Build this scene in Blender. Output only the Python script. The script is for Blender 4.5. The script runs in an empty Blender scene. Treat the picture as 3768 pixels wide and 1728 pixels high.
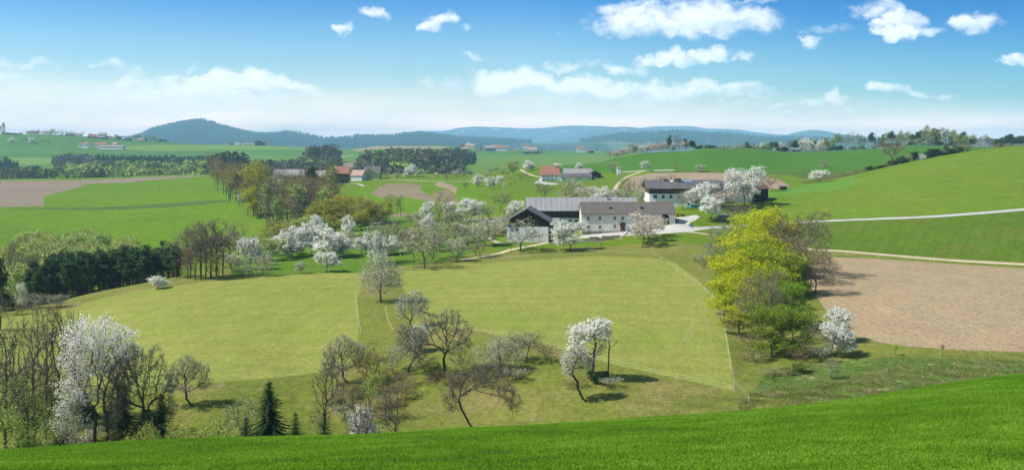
import bpy, bmesh, math, random
import numpy as np
from mathutils import Vector, Matrix
from mathutils.geometry import delaunay_2d_cdt

sc = bpy.context.scene
COL = sc.collection
F, CX, HY, CZ = 3400.0, 1884.0, 520.0, 50.0       # focal length in photo pixels, centre column, eye-level row, eye height

# ------------------------------------------------------------------ camera
cd = bpy.data.cameras.new("camera")
cam = bpy.data.objects.new("camera", cd)
COL.objects.link(cam)
cam.location = (0, 0, CZ)
cam.rotation_euler = (math.radians(90), 0, 0)
cd.sensor_fit = 'HORIZONTAL'
cd.sensor_width = 36.0
cd.lens = 36.0 * F / 3768.0
cd.shift_y = -(864.0 - HY) / 3768.0
cd.clip_start = 0.5
cd.clip_end = 90000.0
sc.camera = cam

# ------------------------------------------------------------------ light
SUN_EL = math.radians(50)
SUN_DIR = Vector((-1.0, -0.20, 0)).normalized() * math.cos(SUN_EL) + Vector((0, 0, math.sin(SUN_EL)))   # towards the sun
sd = bpy.data.lights.new("sun", 'SUN')
sd.energy = 4.6
sd.angle = math.radians(0.5)
sd.color = (1.0, 0.955, 0.88)
so = bpy.data.objects.new("sun", sd)
COL.objects.link(so)
so.rotation_euler = (-SUN_DIR).to_track_quat('-Z', 'Y').to_euler()
so.location = (-200, -50, 400)
sc.view_settings.view_transform = 'Standard'
sc.view_settings.look = 'None'
sc.view_settings.exposure = 0.45
sc.view_settings.gamma = 1.0
sc.view_settings.use_curve_mapping = False
sc.cycles.max_bounces = 6
sc.cycles.diffuse_bounces = 2
sc.cycles.transparent_max_bounces = 8
sc.cycles.transmission_bounces = 3
sc.cycles.volume_bounces = 3
sc.cycles.use_denoising = True
sc.cycles.sample_clamp_indirect = 4

# ------------------------------------------------------------------ node helper
class NT:
    def __init__(s, tree):
        s.t = tree; s.n = tree.nodes; s.l = tree.links
    def new(s, typ, **kw):
        n = s.n.new(typ)
        for k, v in kw.items(): setattr(n, k, v)
        return n
    def put(s, sock, v):
        if hasattr(v, 'is_output') or isinstance(v, bpy.types.NodeSocket): s.l.new(v, sock)
        elif v is not None:
            if isinstance(v, (tuple, list)) and sock.type == 'RGBA' and len(v) == 3: v = (*v, 1)
            sock.default_value = v
    def math(s, op, a, b=None, c=None, clamp=False):
        n = s.new('ShaderNodeMath', operation=op, use_clamp=clamp)
        s.put(n.inputs[0], a)
        if b is not None: s.put(n.inputs[1], b)
        if c is not None: s.put(n.inputs[2], c)
        return n.outputs[0]
    def mix(s, f, a, b, blend='MIX'):
        n = s.new('ShaderNodeMix', data_type='RGBA', blend_type=blend)
        s.put(n.inputs[0], f); s.put(n.inputs[6], a); s.put(n.inputs[7], b)
        return n.outputs[2]
    def rng(s, v, a, b, c=0.0, d=1.0, smooth=False):
        n = s.new('ShaderNodeMapRange')
        if smooth: n.interpolation_type = 'SMOOTHSTEP'
        s.put(n.inputs[0], v); s.put(n.inputs[1], a); s.put(n.inputs[2], b); s.put(n.inputs[3], c); s.put(n.inputs[4], d)
        return n.outputs[0]
    def noise(s, vec, scale, detail=4, rough=0.55, dist=0.0):
        n = s.new('ShaderNodeTexNoise')
        if vec is not None: s.l.new(vec, n.inputs['Vector'])
        n.inputs['Scale'].default_value = scale; n.inputs['Detail'].default_value = detail
        n.inputs['Roughness'].default_value = rough; n.inputs['Distortion'].default_value = dist
        return n.outputs['Fac']
    def mapping(s, vec, scale=(1, 1, 1), rot=(0, 0, 0), loc=(0, 0, 0)):
        n = s.new('ShaderNodeMapping')
        s.l.new(vec, n.inputs[0]); n.inputs['Scale'].default_value = scale; n.inputs['Rotation'].default_value = rot; n.inputs['Location'].default_value = loc
        return n.outputs[0]
    def ramp(s, f, stops):
        n = s.new('ShaderNodeValToRGB'); s.l.new(f, n.inputs[0])
        e = n.color_ramp.elements
        while len(e) < len(stops): e.new(0.5)
        for i, (p, c) in enumerate(stops):
            e[i].position = p; e[i].color = (*c, 1)
        return n.outputs[0]

# ------------------------------------------------------------------ world: sky with fair-weather clouds
world = bpy.data.worlds.new("World"); sc.world = world; world.use_nodes = True
world.cycles.sampling_method = 'MANUAL'; world.cycles.sample_map_resolution = 256
w = NT(world.node_tree); w.n.clear()
sky = w.new('ShaderNodeTexSky', sky_type='NISHITA')
sky.sun_disc = False
sky.sun_elevation = SUN_EL
sky.sun_rotation = math.atan2(SUN_DIR.x, SUN_DIR.y)
sky.altitude = 400; sky.air_density = 1.0; sky.dust_density = 0.6; sky.ozone_density = 1.5
tc = w.new('ShaderNodeTexCoord')
sep = w.new('ShaderNodeSeparateXYZ'); w.l.new(tc.outputs['Generated'], sep.inputs[0])
az = w.math('ARCTAN2', sep.outputs[0], sep.outputs[1])
el = w.math('ARCSINE', sep.outputs[2])
# the air clears toward the east: the blue is deeper there
sidew = w.rng(az, 0.0, 0.5, -0.012, 0.035)
side = w.ramp(w.rng(w.math('ADD', el, sidew), 0.0, 0.20), [(0.0, (1.1, 1.12, 1.12)), (0.2, (.95, 1.08, 1.12)), (0.45, (.58, .91, 1.10)), (0.75, (.13, .56, 1.03)), (1.0, (.0, .34, .88))])
side = w.mix(w.rng(el, 0.17, 0.32, 0, 1, smooth=True), side, (.86, .98, 1.0))     # only the low sky is that deep
skyc = w.mix(1.0, sky.outputs[0], side, 'MULTIPLY')
skyc = w.mix(w.rng(az, 0.05, 0.5, 0, 1), skyc, w.mix(1.0, skyc, (.62, .76, .80), 'MULTIPLY'))
# clouds: (px, py, half width, half height, strength) in photo pixels -> angles
CL = [(2520,75,340,62,1.25),(2310,98,150,40,1.0),(2730,62,170,40,1.0),(2300,22,90,22,.55),(2640,10,330,14,.45),(3235,40,75,28,.8),(3290,75,60,45,1.0),(3320,115,90,26,1.1),
      (3180,30,80,28,.6),(3550,88,105,36,1.2),(3000,160,45,26,.75),(3050,112,100,14,.45),(3768,235,50,26,.9),(2480,215,120,28,1.0),(2600,198,80,28,.95),(2560,200,120,22,.7),
      (2720,215,50,25,.55),(2120,240,110,22,.65),(2330,250,110,26,.7),(1880,305,230,48,1.3),(2050,325,340,44,1.25),(2420,328,300,40,1.25),(2640,332,150,26,.9),(1600,310,70,24,.65),
      (3250,320,60,26,1.0),(3330,338,90,14,.7),(3460,338,50,12,.6),(3070,352,60,32,.7),(2960,375,70,18,.65),(2820,398,60,16,.6),(2700,355,130,16,.5),(3150,395,50,14,.4),(3050,425,60,12,.6),
      (2850,432,130,12,.6),(2700,385,60,12,.5),(2250,400,260,34,.65),(1950,380,200,34,.6),(1395,48,75,24,.85),(1250,112,40,30,.9),(1290,120,30,40,.55),(1630,82,65,26,.95),(1740,98,40,14,.55),
      (800,318,330,46,1.05),(870,288,120,44,1.3),(1010,322,200,36,1.2),(440,300,60,34,.75),(380,240,60,28,.65),(480,258,50,22,.5),(120,240,110,20,.6),(60,280,80,24,.55),(690,250,36,14,.5),
      (250,390,330,34,.55),(700,370,420,40,.6),(1300,430,500,34,.35),(600,430,700,30,.35),(1800,215,40,14,.35),(15,235,20,18,.45)]
n1 = w.noise(w.mapping(tc.outputs['Generated'], scale=(1, 1, 1.7)), 22, 8, 0.60)
n2 = w.noise(w.mapping(tc.outputs['Generated'], scale=(1, 1, 1.5)), 75, 6, 0.60)
n2b = w.noise(w.mapping(tc.outputs['Generated'], scale=(1, 1, 1.6)), 9, 3, 0.5)
wob = w.math('MULTIPLY_ADD', w.math('SUBTRACT', n1, 0.5), 0.085, w.math('MULTIPLY', w.math('SUBTRACT', n2b, 0.5), 0.10))
wob2 = w.math('MULTIPLY', w.math('SUBTRACT', w.noise(w.mapping(tc.outputs['Generated'], loc=(3, 7, 1)), 30, 6, 0.6), 0.5), 0.040)
az2 = w.math('ADD', az, wob); el2 = w.math('ADD', el, wob2)
field = None; top = None
for (px, py, hw, hh, s) in CL:
    a = math.atan2(px - CX, F); d = math.hypot(px - CX, F); e = math.atan2(HY - py, d)
    ra, re = hw / F * 1.12 * math.cos(a) ** 2, hh / d * 1.18
    dx = w.math('MULTIPLY', w.math('SUBTRACT', az2, a), 1 / ra)
    dy = w.math('MULTIPLY', w.math('SUBTRACT', el2, e), 1 / re)
    r2 = w.math('ADD', w.math('MULTIPLY', dx, dx), w.math('MULTIPLY', dy, dy))
    v = w.math('MULTIPLY_ADD', r2, -s, s)
    v = w.math('MAXIMUM', v, 0.0)
    lit = w.math('MULTIPLY', v, dy)
    field = v if field is None else w.math('MAXIMUM', field, v)
    top = lit if top is None else w.math('ADD', top, lit)
body = w.math('ADD', w.math('MULTIPLY', field, 1.15), w.math('MULTIPLY', w.math('SUBTRACT', n1, 0.5), w.rng(field, 0, .45, 0.0, 2.1)))
body = w.math('ADD', body, w.math('MULTIPLY', w.math('SUBTRACT', n2, 0.5), w.rng(field, 0, .45, 0.0, 1.2)))
alpha = w.rng(body, -0.02, 1.35, 0.0, 0.90, smooth=True)
shade = w.rng(w.math('ADD', top, w.math('MULTIPLY', w.math('SUBTRACT', n1, 0.5), 2.6)), -1.1, 0.15, 0.0, 1.0, smooth=True)
cc = w.mix(shade, (5.0, 6.6, 7.6), (8.4, 8.9, 9.2))
# thin veil low over the horizon
vn = w.noise(w.mapping(tc.outputs['Generated'], scale=(1, 1, 7)), 5, 6, 0.6)
reach = w.rng(az, -0.55, 0.5, 0.085, 0.050)                      # the milky band stands higher in the west
veil = w.math('MULTIPLY', w.rng(w.math('DIVIDE', el, reach), 0.0, 1.0, 0.95, 0.0, smooth=True), w.rng(vn, 0.28, 0.62, 0.45, 1.0))
base = w.mix(veil, skyc, w.mix(w.rng(el, 0.004, 0.035, 1, 0, smooth=True), (13.5, 11.6, 11.0), (26.0, 18.0, 15.0)))
allc = w.mix(alpha, base, cc)
bg = w.new('ShaderNodeBackground'); w.l.new(allc, bg.inputs[0]); bg.inputs[1].default_value = 0.10
wo = w.new('ShaderNodeOutputWorld'); w.l.new(bg.outputs[0], wo.inputs[0])

# ------------------------------------------------------------------ tags
def tag(o, label=None, cat=None, group=None, kind=None):
    if label: o['label'] = label
    if cat: o['category'] = cat
    if group: o['group'] = group
    if kind: o['kind'] = kind
    return o
def empty(name, loc, rz=0.0, label=None, cat=None, group=None):
    o = bpy.data.objects.new(name, None); COL.objects.link(o)
    o.location = loc; o.rotation_euler = (0, 0, rz); o.empty_display_size = 0.5
    return tag(o, label, cat, group)
def link(name, me, mats=None, parent=None):
    o = bpy.data.objects.new(name, me); COL.objects.link(o)
    if mats is not None:
        for m in (mats if isinstance(mats, (list, tuple)) else [mats]): me.materials.append(m)
    if parent is not None: o.parent = parent
    return o
def np_mesh(name, V, faces, smooth=False, mat_idx=None):
    """V (n,3); faces: (m,3) or (m,4) array or list of arrays"""
    me = bpy.data.meshes.new(name)
    if not isinstance(faces, (list, tuple)): faces = [faces]
    faces = [np.asarray(f, dtype=np.int32) for f in faces if len(f)]
    tot = np.concatenate([np.full(len(f), f.shape[1], dtype=np.int32) for f in faces])
    idx = np.concatenate([f.ravel() for f in faces])
    me.vertices.add(len(V)); me.vertices.foreach_set('co', np.asarray(V, dtype=np.float32).ravel())
    me.loops.add(len(idx)); me.loops.foreach_set('vertex_index', idx)
    me.polygons.add(len(tot)); st = np.zeros(len(tot), dtype=np.int32); st[1:] = np.cumsum(tot)[:-1]
    me.polygons.foreach_set('loop_start', st)
    if mat_idx is not None: me.polygons.foreach_set('material_index', np.asarray(mat_idx, dtype=np.int32))
    me.polygons.foreach_set('use_smooth', np.full(len(tot), bool(smooth)))
    me.update(calc_edges=True)
    return me
# ------------------------------------------------------------------ terrain: lofted ground lines.
# every line: (column, distance, row) knots; rows are turned into heights with the eye at CZ
def Z(*k): return ('z', k)
def R(*k): return ('r', k)
ST = [
 Z((0,-25,-1.2),(3768,-25,-1.2)),
 Z((0,0,-2.4),(3768,0,-1.9)),
 R((0,22,1772),(1884,22,1756),(3768,23,1725)),
 R((0,36,1688),(1300,36,1648),(2100,37,1616),(2700,38,1584),(3100,40,1548),(3768,42,1470)),
 R((0,52,1658),(380,52,1630),(700,52,1614),(1300,52,1602),(1500,53,1592),(1700,54,1577),(1900,55,1570),(2100,56,1558),(2500,58,1530),(2700,58,1516),(3100,60,1468),(3768,62,1371)),
 Z((0,74,-27.5),(1300,74,-27),(2100,76,-26.5),(2700,80,-26),(3100,84,-25.5),(3768,88,-24.2)),
 Z((0,100,-38),(700,100,-38),(1300,100,-37),(2100,102,-37),(2700,106,-34.7),(3100,112,-34.2),(3768,118,-32)),
 R((0,122,1618),(700,120,1588),(1300,119,1594),(1700,120,1585),(2100,121,1545),(2400,122,1500),(2700,124,1478),(3100,128,1436),(3768,136,1374)),
 R((0,145,1415),(300,145,1416),(700,137,1410),(1100,143,1385),(1350,150,1320),(1500,158,1270),(1650,163,1222),(1950,152,1272),(2250,140,1358),(2500,134,1410),(2700,129,1446),(2900,134,1410),(3100,139,1370),(3300,147,1310),(3768,152,1292)),
 R((0,192,1166),(280,208,1123),(500,203,1120),(700,200,1118),(1100,200,1110),(1500,200,1104),(2000,195,1112),(2300,190,1128),(2600,190,1132),(2780,186,1172),(2900,188,1150),(3100,200,1096),(3768,200,1082)),
 R((0,236,1186),(280,228,1095),(450,236,1062),(700,241,1026),(1100,250,1002),(1500,262,976),(1900,272,948),(2300,272,940),(2700,262,950),(3100,262,950),(3768,246,991)),
 R((0,300,1180),(300,300,1130),(700,292,1012),(850,295,958),(1100,300,935),(1500,318,896),(1865,302,896),(2100,316,870),(2142,316,866),(2220,316.5,859),(2300,317,851),(2400,317,838),(2480,317,824),(2700,318,842),(2900,310,838),(3100,300,828),(3768,288,800)),
 R((0,420,1020),(300,420,1020),(700,400,985),(900,380,915),(1100,380,880),(1500,400,806),(1900,372,822),(2100,370,800),(2300,370,783),(2500,362,756),(2620,368,742),(2700,385,722),(2800,400,706),(2900,418,690),(3100,438,655),(3300,455,607),(3500,470,569),(3768,480,532)),
 R((0,450,882),(300,452,900),(700,462,884),(850,470,850),(1100,480,800),(1300,480,775),(1500,480,745),(1700,480,728),(1900,480,716),(2100,480,712),(2300,478,712),(2500,470,712),(2700,470,704),(2900,500,682),(3100,530,660),(3300,540,642),(3500,560,622),(3768,560,618)),
 R((0,560,764),(300,560,765),(700,560,746),(850,560,738),(1100,600,712),(1300,600,694),(1500,600,686),(1700,600,678),(1900,600,668),(2100,620,664),(2300,600,655),(2700,560,640),(2900,570,640),(3100,570,632),(3300,585,628),(3768,600,622)),
 R((0,850,662),(300,850,657),(560,850,648),(760,850,644),(900,810,645),(1100,800,645),(1400,760,641),(1700,740,640),(1850,730,630),(2000,740,612),(2200,760,600),(2260,800,582),(2400,820,563),(2530,830,556),(2600,850,546),(2750,900,547),(2900,900,559),(3000,900,557),(3230,900,546),(3325,900,535),(3540,900,539),(3768,900,543)),
 Z((0,1080,-52),(900,1040,-50),(1200,1020,-60),(1300,1000,-62),(1700,960,-62),(2300,1080,-55),(2700,1180,-48),(3768,1180,-42)),
 R((0,1400,650),(300,1380,644),(600,1400,640),(900,1300,636),(1100,1300,640),(1300,1250,628),(1700,1250,630),(2000,1300,626),(2300,1400,612),(2600,1400,606),(3768,1400,596)),
 R((0,1900,590),(230,1900,596),(400,1900,600),(700,1900,600),(900,1900,585),(1100,1900,578),(1300,1900,576),(1600,1900,582),(2000,1900,585),(2300,1900,580),(3000,1900,590),(3768,1900,590)),
 R((0,2500,493),(150,2500,494),(300,2500,501),(420,2500,512),(620,2500,523),(700,2500,530),(998,2500,536),(1197,2500,547),(1310,2500,549),(1400,2500,537),(1630,2500,536),(1757,2500,549),(2021,2500,556),(2200,2500,558),(2400,2500,562),(3768,2500,570)),
 Z((0,3200,-80),(3768,3200,-80)),
 R((0,5600,566),(700,5600,562),(1500,5600,562),(2200,5600,560),(3768,5600,558)),
 R((0,8000,528),(420,8000,522),(500,8000,512),(560,8000,486),(600,8000,475),(650,8000,464),(700,8000,457),(730,8000,452),(765,8000,457),(800,8000,468),(850,8000,482),(900,8000,495),(950,8000,503),(1000,8000,503),(1060,8000,496),(1100,8000,499),(1150,8000,508),(1200,8000,516),(1260,8000,514),(1340,8000,507),(1440,8000,507),(1500,8000,498),(1540,8000,497),(1600,8000,504),(1700,8000,513),(1800,8000,519),(2000,8000,526),(2150,8000,522),(2200,8000,513),(2300,8000,500),(2400,8000,496),(2480,8000,491),(2560,8000,496),(2700,8000,502),(2800,8000,513),(3000,8000,516),(3200,8000,524),(3768,8000,526)),
 Z((0,9500,-70),(3768,9500,-70)),
 R((0,11000,534),(1900,11000,532),(2000,11000,520),(2100,11000,502),(2200,11000,480),(2290,11000,466),(2350,11000,471),(2450,11000,490),(2560,11000,512),(2800,11000,520),(2880,11000,500),(2940,11000,485),(3000,11000,478),(3060,11000,487),(3110,11000,500),(3200,11000,514),(3768,11000,530)),
 Z((0,12200,-40),(3768,12200,-40)),
 R((0,14000,522),(1400,14000,520),(1450,14000,506),(1500,14000,490),(1540,14000,481),(1620,14000,482),(1690,14000,470),(1750,14000,466),(1850,14000,469),(1950,14000,473),(2000,14000,471),(2050,14000,465),(2110,14000,462),(2240,14000,466),(2330,14000,476),(2360,14000,471),(2430,14000,464),(2540,14000,464),(2600,14000,473),(2700,14000,476),(2780,14000,486),(2880,14000,496),(3000,14000,499),(3110,14000,495),(3200,14000,505),(3768,14000,510)),
 Z((0,16000,-60),(3768,16000,-60)),
]
K = len(ST)
def slopes(x, y):                      # monotone cubic slopes along the last axis
    h = np.diff(x, axis=-1); d = np.diff(y, axis=-1) / h
    m = np.zeros_like(y)
    d0, d1 = d[..., :-1], d[..., 1:]
    same = (d0 * d1) > 0
    with np.errstate(divide='ignore', invalid='ignore'):
        hm = 2 * d0 * d1 / (d0 + d1)
    m[..., 1:-1] = np.where(same, np.nan_to_num(hm), 0.0)
    m[..., 0] = d[..., 0]; m[..., -1] = d[..., -1]
    return m
def herm(x0, x1, y0, y1, m0, m1, x):
    h = x1 - x0; t = (x - x0) / h
    return (2*t**3-3*t**2+1)*y0 + (t**3-2*t**2+t)*h*m0 + (-2*t**3+3*t**2)*y1 + (t**3-t**2)*h*m1
def interp1(xs, ys, x):
    xs = np.array(xs, float); ys = np.array(ys, float)
    x = np.clip(x, xs[0], xs[-1])
    if len(xs) == 2: return ys[0] + (ys[1]-ys[0])*(x-xs[0])/(xs[1]-xs[0])
    m = slopes(xs, ys); m[0] *= .5; m[-1] *= .5
    i = np.clip(np.searchsorted(xs, x) - 1, 0, len(xs) - 2)
    return herm(xs[i], xs[i+1], ys[i], ys[i+1], m[i], m[i+1], x)
UG = np.arange(-1700.0, 5500.0, 8.0)
LY = np.zeros((len(UG), K)); ZZ = np.zeros((len(UG), K))
LOGK = 45.0
for k, (mode, kn) in enumerate(ST):
    xs = [a[0] for a in kn]; Y = interp1(xs, [a[1] for a in kn], UG)
    v = interp1(xs, [a[2] for a in kn], UG)
    if mode == 'r': v = (HY - v) * Y / F
    LY[:, k] = np.log(Y + LOGK); ZZ[:, k] = v
VK = np.broadcast_to(np.arange(K, dtype=float), LY.shape)
MY = slopes(VK, LY); MZ = slopes(VK, ZZ)
# low ripples that keep far fields from looking ruled
def ripple(X, Y):
    r = np.clip((Y - 90) / 200, 0, 1)
    return r * (0.25*np.sin(X/23.0 + Y/41.0) + 0.18*np.sin(X/11.0 - Y/17.0 + 1.3))
def surf(u, v):
    """world X, Y, Z (eye height removed) of the ground at column u and line parameter v"""
    u = np.asarray(u, float); v = np.asarray(v, float)
    ui = np.clip((u - UG[0]) / 8.0, 0, len(UG) - 1.001); i = ui.astype(int); f = ui - i
    k = np.clip(v.astype(int), 0, K - 2); t = v - k
    def ev(A, M):
        def at(ii): return herm(0.0, 1.0, A[ii, k], A[ii, k+1], M[ii, k], M[ii, k+1], t)
        return at(i) * (1 - f) + at(i + 1) * f
    Y = np.exp(ev(LY, MY)) - LOGK; z = ev(ZZ, MZ)
    W = np.where(Y > 20, Y, 20 + (Y - 20) * 0.25)
    X = (u - CX) / F * W
    return X, Y, z + CZ + ripple(X, Y)
VS = np.arange(4.7, K - 1.001, 0.01)
def row_of(u, v):
    X, Y, z = surf(u, v); return HY + F * (CZ - z) / Y
def find_v(px, py, k0=4.7, k1=None):
    k1 = K - 1.01 if k1 is None else k1
    vs = np.arange(k0, k1, 0.01)
    r = row_of(np.full(len(vs), float(px)), vs)
    best = np.minimum.accumulate(np.concatenate([[1e9], r]))[:-1] if k0 > 4 else None
    hit = np.nonzero((r[:-1] >= py) & (r[1:] < py))[0]
    if len(hit): j = hit[0]; return vs[j] + 0.01 * (r[j] - py) / max(r[j] - r[j+1], 1e-9)
    return vs[np.argmin(np.abs(r - py))]
def ground_px(px, py, k0=4.7, k1=None):
    v = find_v(px, py, k0, k1); X, Y, z = surf(px, v); return Vector((float(X), float(Y), float(z)))
def ground_Y(px, Yd):
    lo, hi = 1.0, K - 1.01
    for _ in range(40):
        m = (lo + hi) / 2
        if float(surf(px, m)[1]) < Yd: lo = m
        else: hi = m
    X, Y, z = surf(px, lo); return Vector((float(X), float(Y), float(z)))
def ground_xy(x, y):
    return ground_Y(CX + F * x / y, y)
# ------------------------------------------------------------------ ground materials
def new_mat(name, rough=0.9, spec=0.2):
    m = bpy.data.materials.new(name); m.use_nodes = True
    t = NT(m.node_tree); b = t.n['Principled BSDF']
    b.inputs['Roughness'].default_value = rough
    b.inputs['Specular IOR Level'].default_value = spec
    return m, t, b
def ground_mat(name, A, B, C=None, big=70, mid=9, fine=1.1, fine_amt=.35, streak=None, spots=None, bump=.5, bscale=1.6, rows=None, mid_amt=1.0, cells=None):
    """A/B: the two main colours, C: third colour in blotches; streak=(angle, spacing, colour, amount); spots=(colour, scale, threshold)"""
    m, t, b = new_mat(name, 0.95, 0.05)
    g = t.new('ShaderNodeNewGeometry').outputs['Position']
    nb = t.noise(g, 1.0/big, 4, .5); nm = t.noise(g, 1.0/mid, 5, .62); nf = t.noise(g, 1.0/fine, 5, .7)
    f = t.rng(t.math('ADD', t.math('MULTIPLY', nb, 1.2), t.math('MULTIPLY', nm, .8*mid_amt)), .68, 1.32)
    col = t.mix(f, A, B)
    if C is not None:
        n3 = t.noise(t.mapping(g, loc=(31, 17, 5)), 1.0/(big*.45), 5, .6)
        col = t.mix(t.rng(n3, .50, .68, 0, .8), col, C)
    if cells is not None:
        vo = t.new('ShaderNodeTexVoronoi'); t.l.new(t.mapping(g, scale=(1, .6, 0)), vo.inputs['Vector']); vo.inputs['Scale'].default_value = 1.0/cells[0]
        r = t.new('ShaderNodeSeparateColor'); t.l.new(vo.outputs['Color'], r.inputs[0])
        col = t.mix(t.rng(r.outputs[0], .30, .36), col, cells[1]); col = t.mix(t.rng(r.outputs[1], .74, .78), col, cells[2])
        if len(cells) > 3: col = t.mix(t.rng(r.outputs[2], .62, .66), col, cells[3])
    if streak is not None:
        for (ang, spc, scol, amt) in streak:
            mp = t.mapping(g, rot=(0, 0, ang))
            wv = t.new('ShaderNodeTexWave'); t.l.new(mp, wv.inputs[0]); wv.inputs['Scale'].default_value = 1.0/spc; wv.inputs['Distortion'].default_value = 5.5
            wv.inputs['Detail'].default_value = 3; wv.inputs['Detail Scale'].default_value = .35
            col = t.mix(t.math('MULTIPLY', t.rng(wv.outputs['Fac'], .55, .95), t.rng(nm, .3, .7, amt*.3, amt)), col, scol)
    if rows is not None:
        ang, spc, scol, amt, wd = rows
        mp = t.mapping(g, rot=(0, 0, ang)); sx = t.new('ShaderNodeSeparateXYZ'); t.l.new(mp, sx.inputs[0])
        ph = t.math('FRACT', t.math('ADD', t.math('MULTIPLY', sx.outputs[1], 1.0/spc), t.math('MULTIPLY', nm, .12)))
        ln = t.math('LESS_THAN', t.math('ABSOLUTE', t.math('SUBTRACT', ph, .5)), wd)
        col = t.mix(t.math('MULTIPLY', ln, amt), col, scol)
    if spots is not None:
        for (scol, ss, th, amt) in spots:
            ns = t.noise(t.mapping(g, loc=(7*ss, 3, 1), scale=(1, 1.2, 1)), 1.0/ss, 5, .62)
            col = t.mix(t.rng(ns, th, th+.06, 0, amt), col, scol)
    hs = t.new('ShaderNodeHueSaturation'); t.l.new(col, hs.inputs['Color'])
    t.l.new(t.math('MULTIPLY', t.rng(nf, .28, .72, 1-fine_amt, 1+fine_amt), t.rng(t.noise(t.mapping(g, scale=(1, .55, 1), loc=(5, 9, 2)), 1.0/(mid*.55), 6, .68), .32, .68, .91, 1.09)), hs.inputs['Value'])
    t.l.new(hs.outputs[0], b.inputs['Base Color'])
    if bump:
        bn = t.new('ShaderNodeBump'); bn.inputs['Strength'].default_value = bump; bn.inputs['Distance'].default_value = bscale
        t.l.new(t.math('ADD', t.math('MULTIPLY', nf, .25), t.math('MULTIPLY', nm, .6)), bn.inputs['Height']); t.l.new(bn.outputs[0], b.inputs['Normal'])
    return m
GM = {}
GM['grass'] = ground_mat('meadow_grass', (0.118, 0.152, 0.022), (0.179, 0.191, 0.037), (0.224, 0.186, 0.068), big=26, mid=5, fine=.9, fine_amt=.32, spots=[((0.370, 0.265, 0.187), 1.7, .63, .55)], bump=.6)
GM['mid'] = ground_mat('slope_grass', (0.093, 0.165, 0.009), (0.122, 0.184, 0.012), (0.138, 0.175, 0.018), big=34, mid=6, fine=1.1, fine_amt=.26, bump=.5)
GM['wheat'] = ground_mat('young_wheat', (0.063, 0.149, 0.006), (0.081, 0.171, 0.008), None, big=30, mid=6, fine=.22, fine_amt=.30, streak=[(.42, 9.0, (0.048, 0.122, 0.005), .5)], bump=.5, bscale=.5)
GM['hay'] = ground_mat('hay_meadow', (0.206, 0.231, 0.045), (0.254, 0.252, 0.062), (0.179, 0.242, 0.035), big=42, mid=8, fine=.7, fine_amt=.34, streak=[(.15, 15.0, (0.244, 0.272, 0.050), .55), (1.62, 26.0, (0.162, 0.211, 0.036), .45)], bump=.3)
GM['orchard'] = ground_mat('orchard_grass', (0.071, 0.150, 0.010), (0.095, 0.175, 0.012), (0.125, 0.161, 0.018), big=22, mid=5, fine=.8, fine_amt=.28, bump=.4)
GM['plough'] = ground_mat('harrowed_soil', (0.315, 0.244, 0.139), (0.344, 0.265, 0.155), (0.328, 0.231, 0.139), big=50, mid=10, fine=1.0, fine_amt=.22, spots=[((0.150, 0.105, 0.065), .6, .565, .9), ((0.20, 0.14, 0.09), 1.6, .62, .6)], streak=[(-.12, 2.6, (0.270, 0.205, 0.118), .5), (-.12, 7.0, (0.390, 0.305, 0.190), .5)], bump=.5, bscale=.6)
GM['plough_far'] = ground_mat('ploughed_soil', (0.194, 0.152, 0.109), (0.227, 0.181, 0.132), None, big=60, mid=14, fine=2.2, fine_amt=.10, rows=(.05, 5.0, (0.238, 0.192, 0.139), .5, .2), bump=.3)
GM['plough_brown'] = ground_mat('brown_soil', (0.257, 0.196, 0.124), (0.296, 0.228, 0.152), None, big=40, mid=10, fine=2, fine_amt=.12, bump=.3)
GM['patch'] = ground_mat('bare_soil_patch', (0.190, 0.147, 0.095), (0.247, 0.190, 0.122), (0.142, 0.190, 0.054), big=30, mid=9, fine=1.6, fine_amt=.2, spots=[((0.114, 0.190, 0.032), 6, .60, .7)], bump=.3)
GM['slope'] = ground_mat('valley_pasture', (0.101, 0.183, 0.008), (0.119, 0.205, 0.009), (0.091, 0.169, 0.008), big=75, mid=12, fine=1.6, fine_amt=.32, streak=[(.05, 8.0, (0.091, 0.173, 0.007), .45)], bump=.5, bscale=1.5)
GM['hillside'] = ground_mat('hill_meadow', (0.106, 0.179, 0.013), (0.127, 0.192, 0.017), (0.141, 0.182, 0.020), big=60, mid=8, fine=1.0, fine_amt=.30, streak=[(.35, 5.0, (0.106, 0.164, 0.013), .4)], bump=.45)
GM['hillstrip'] = ground_mat('pale_meadow_strip', (0.094, 0.205, 0.025), (0.111, 0.223, 0.028), None, big=40, mid=8, fine=1.2, fine_amt=.14, bump=.3)
GM['lowerslope'] = ground_mat('lower_hill_meadow', (0.073, 0.138, 0.010), (0.095, 0.147, 0.013), (0.112, 0.135, 0.018), big=45, mid=8, fine=1.0, fine_amt=.34, streak=[(.6, 12.0, (0.062, 0.119, 0.010), .5)], bump=.5)
GM['crop'] = ground_mat('crop_field', (0.057, 0.147, 0.013), (0.063, 0.156, 0.013), None, big=90, mid=20, fine=2.5, fine_amt=.12, rows=(.06, 11.0, (0.048, 0.123, 0.011), .55, .10), bump=.3)
GM['haytrack'] = ground_mat('wheel_track_hay', (0.238, 0.240, 0.068), (0.264, 0.259, 0.080), None, big=20, mid=4, fine=.6, fine_amt=.2, bump=.2)
GM['haygreen'] = ground_mat('wheel_track_green', (.19, .235, .05), (.21, .25, .055), None, big=20, mid=4, fine=.6, fine_amt=.2, bump=.2)
GM['bank'] = ground_mat('rough_bank', (.055, .115, .020), (.085, .145, .03), (.12, .14, .05), big=14, mid=3.5, fine=.8, fine_amt=.4, bump=.8)
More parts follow.
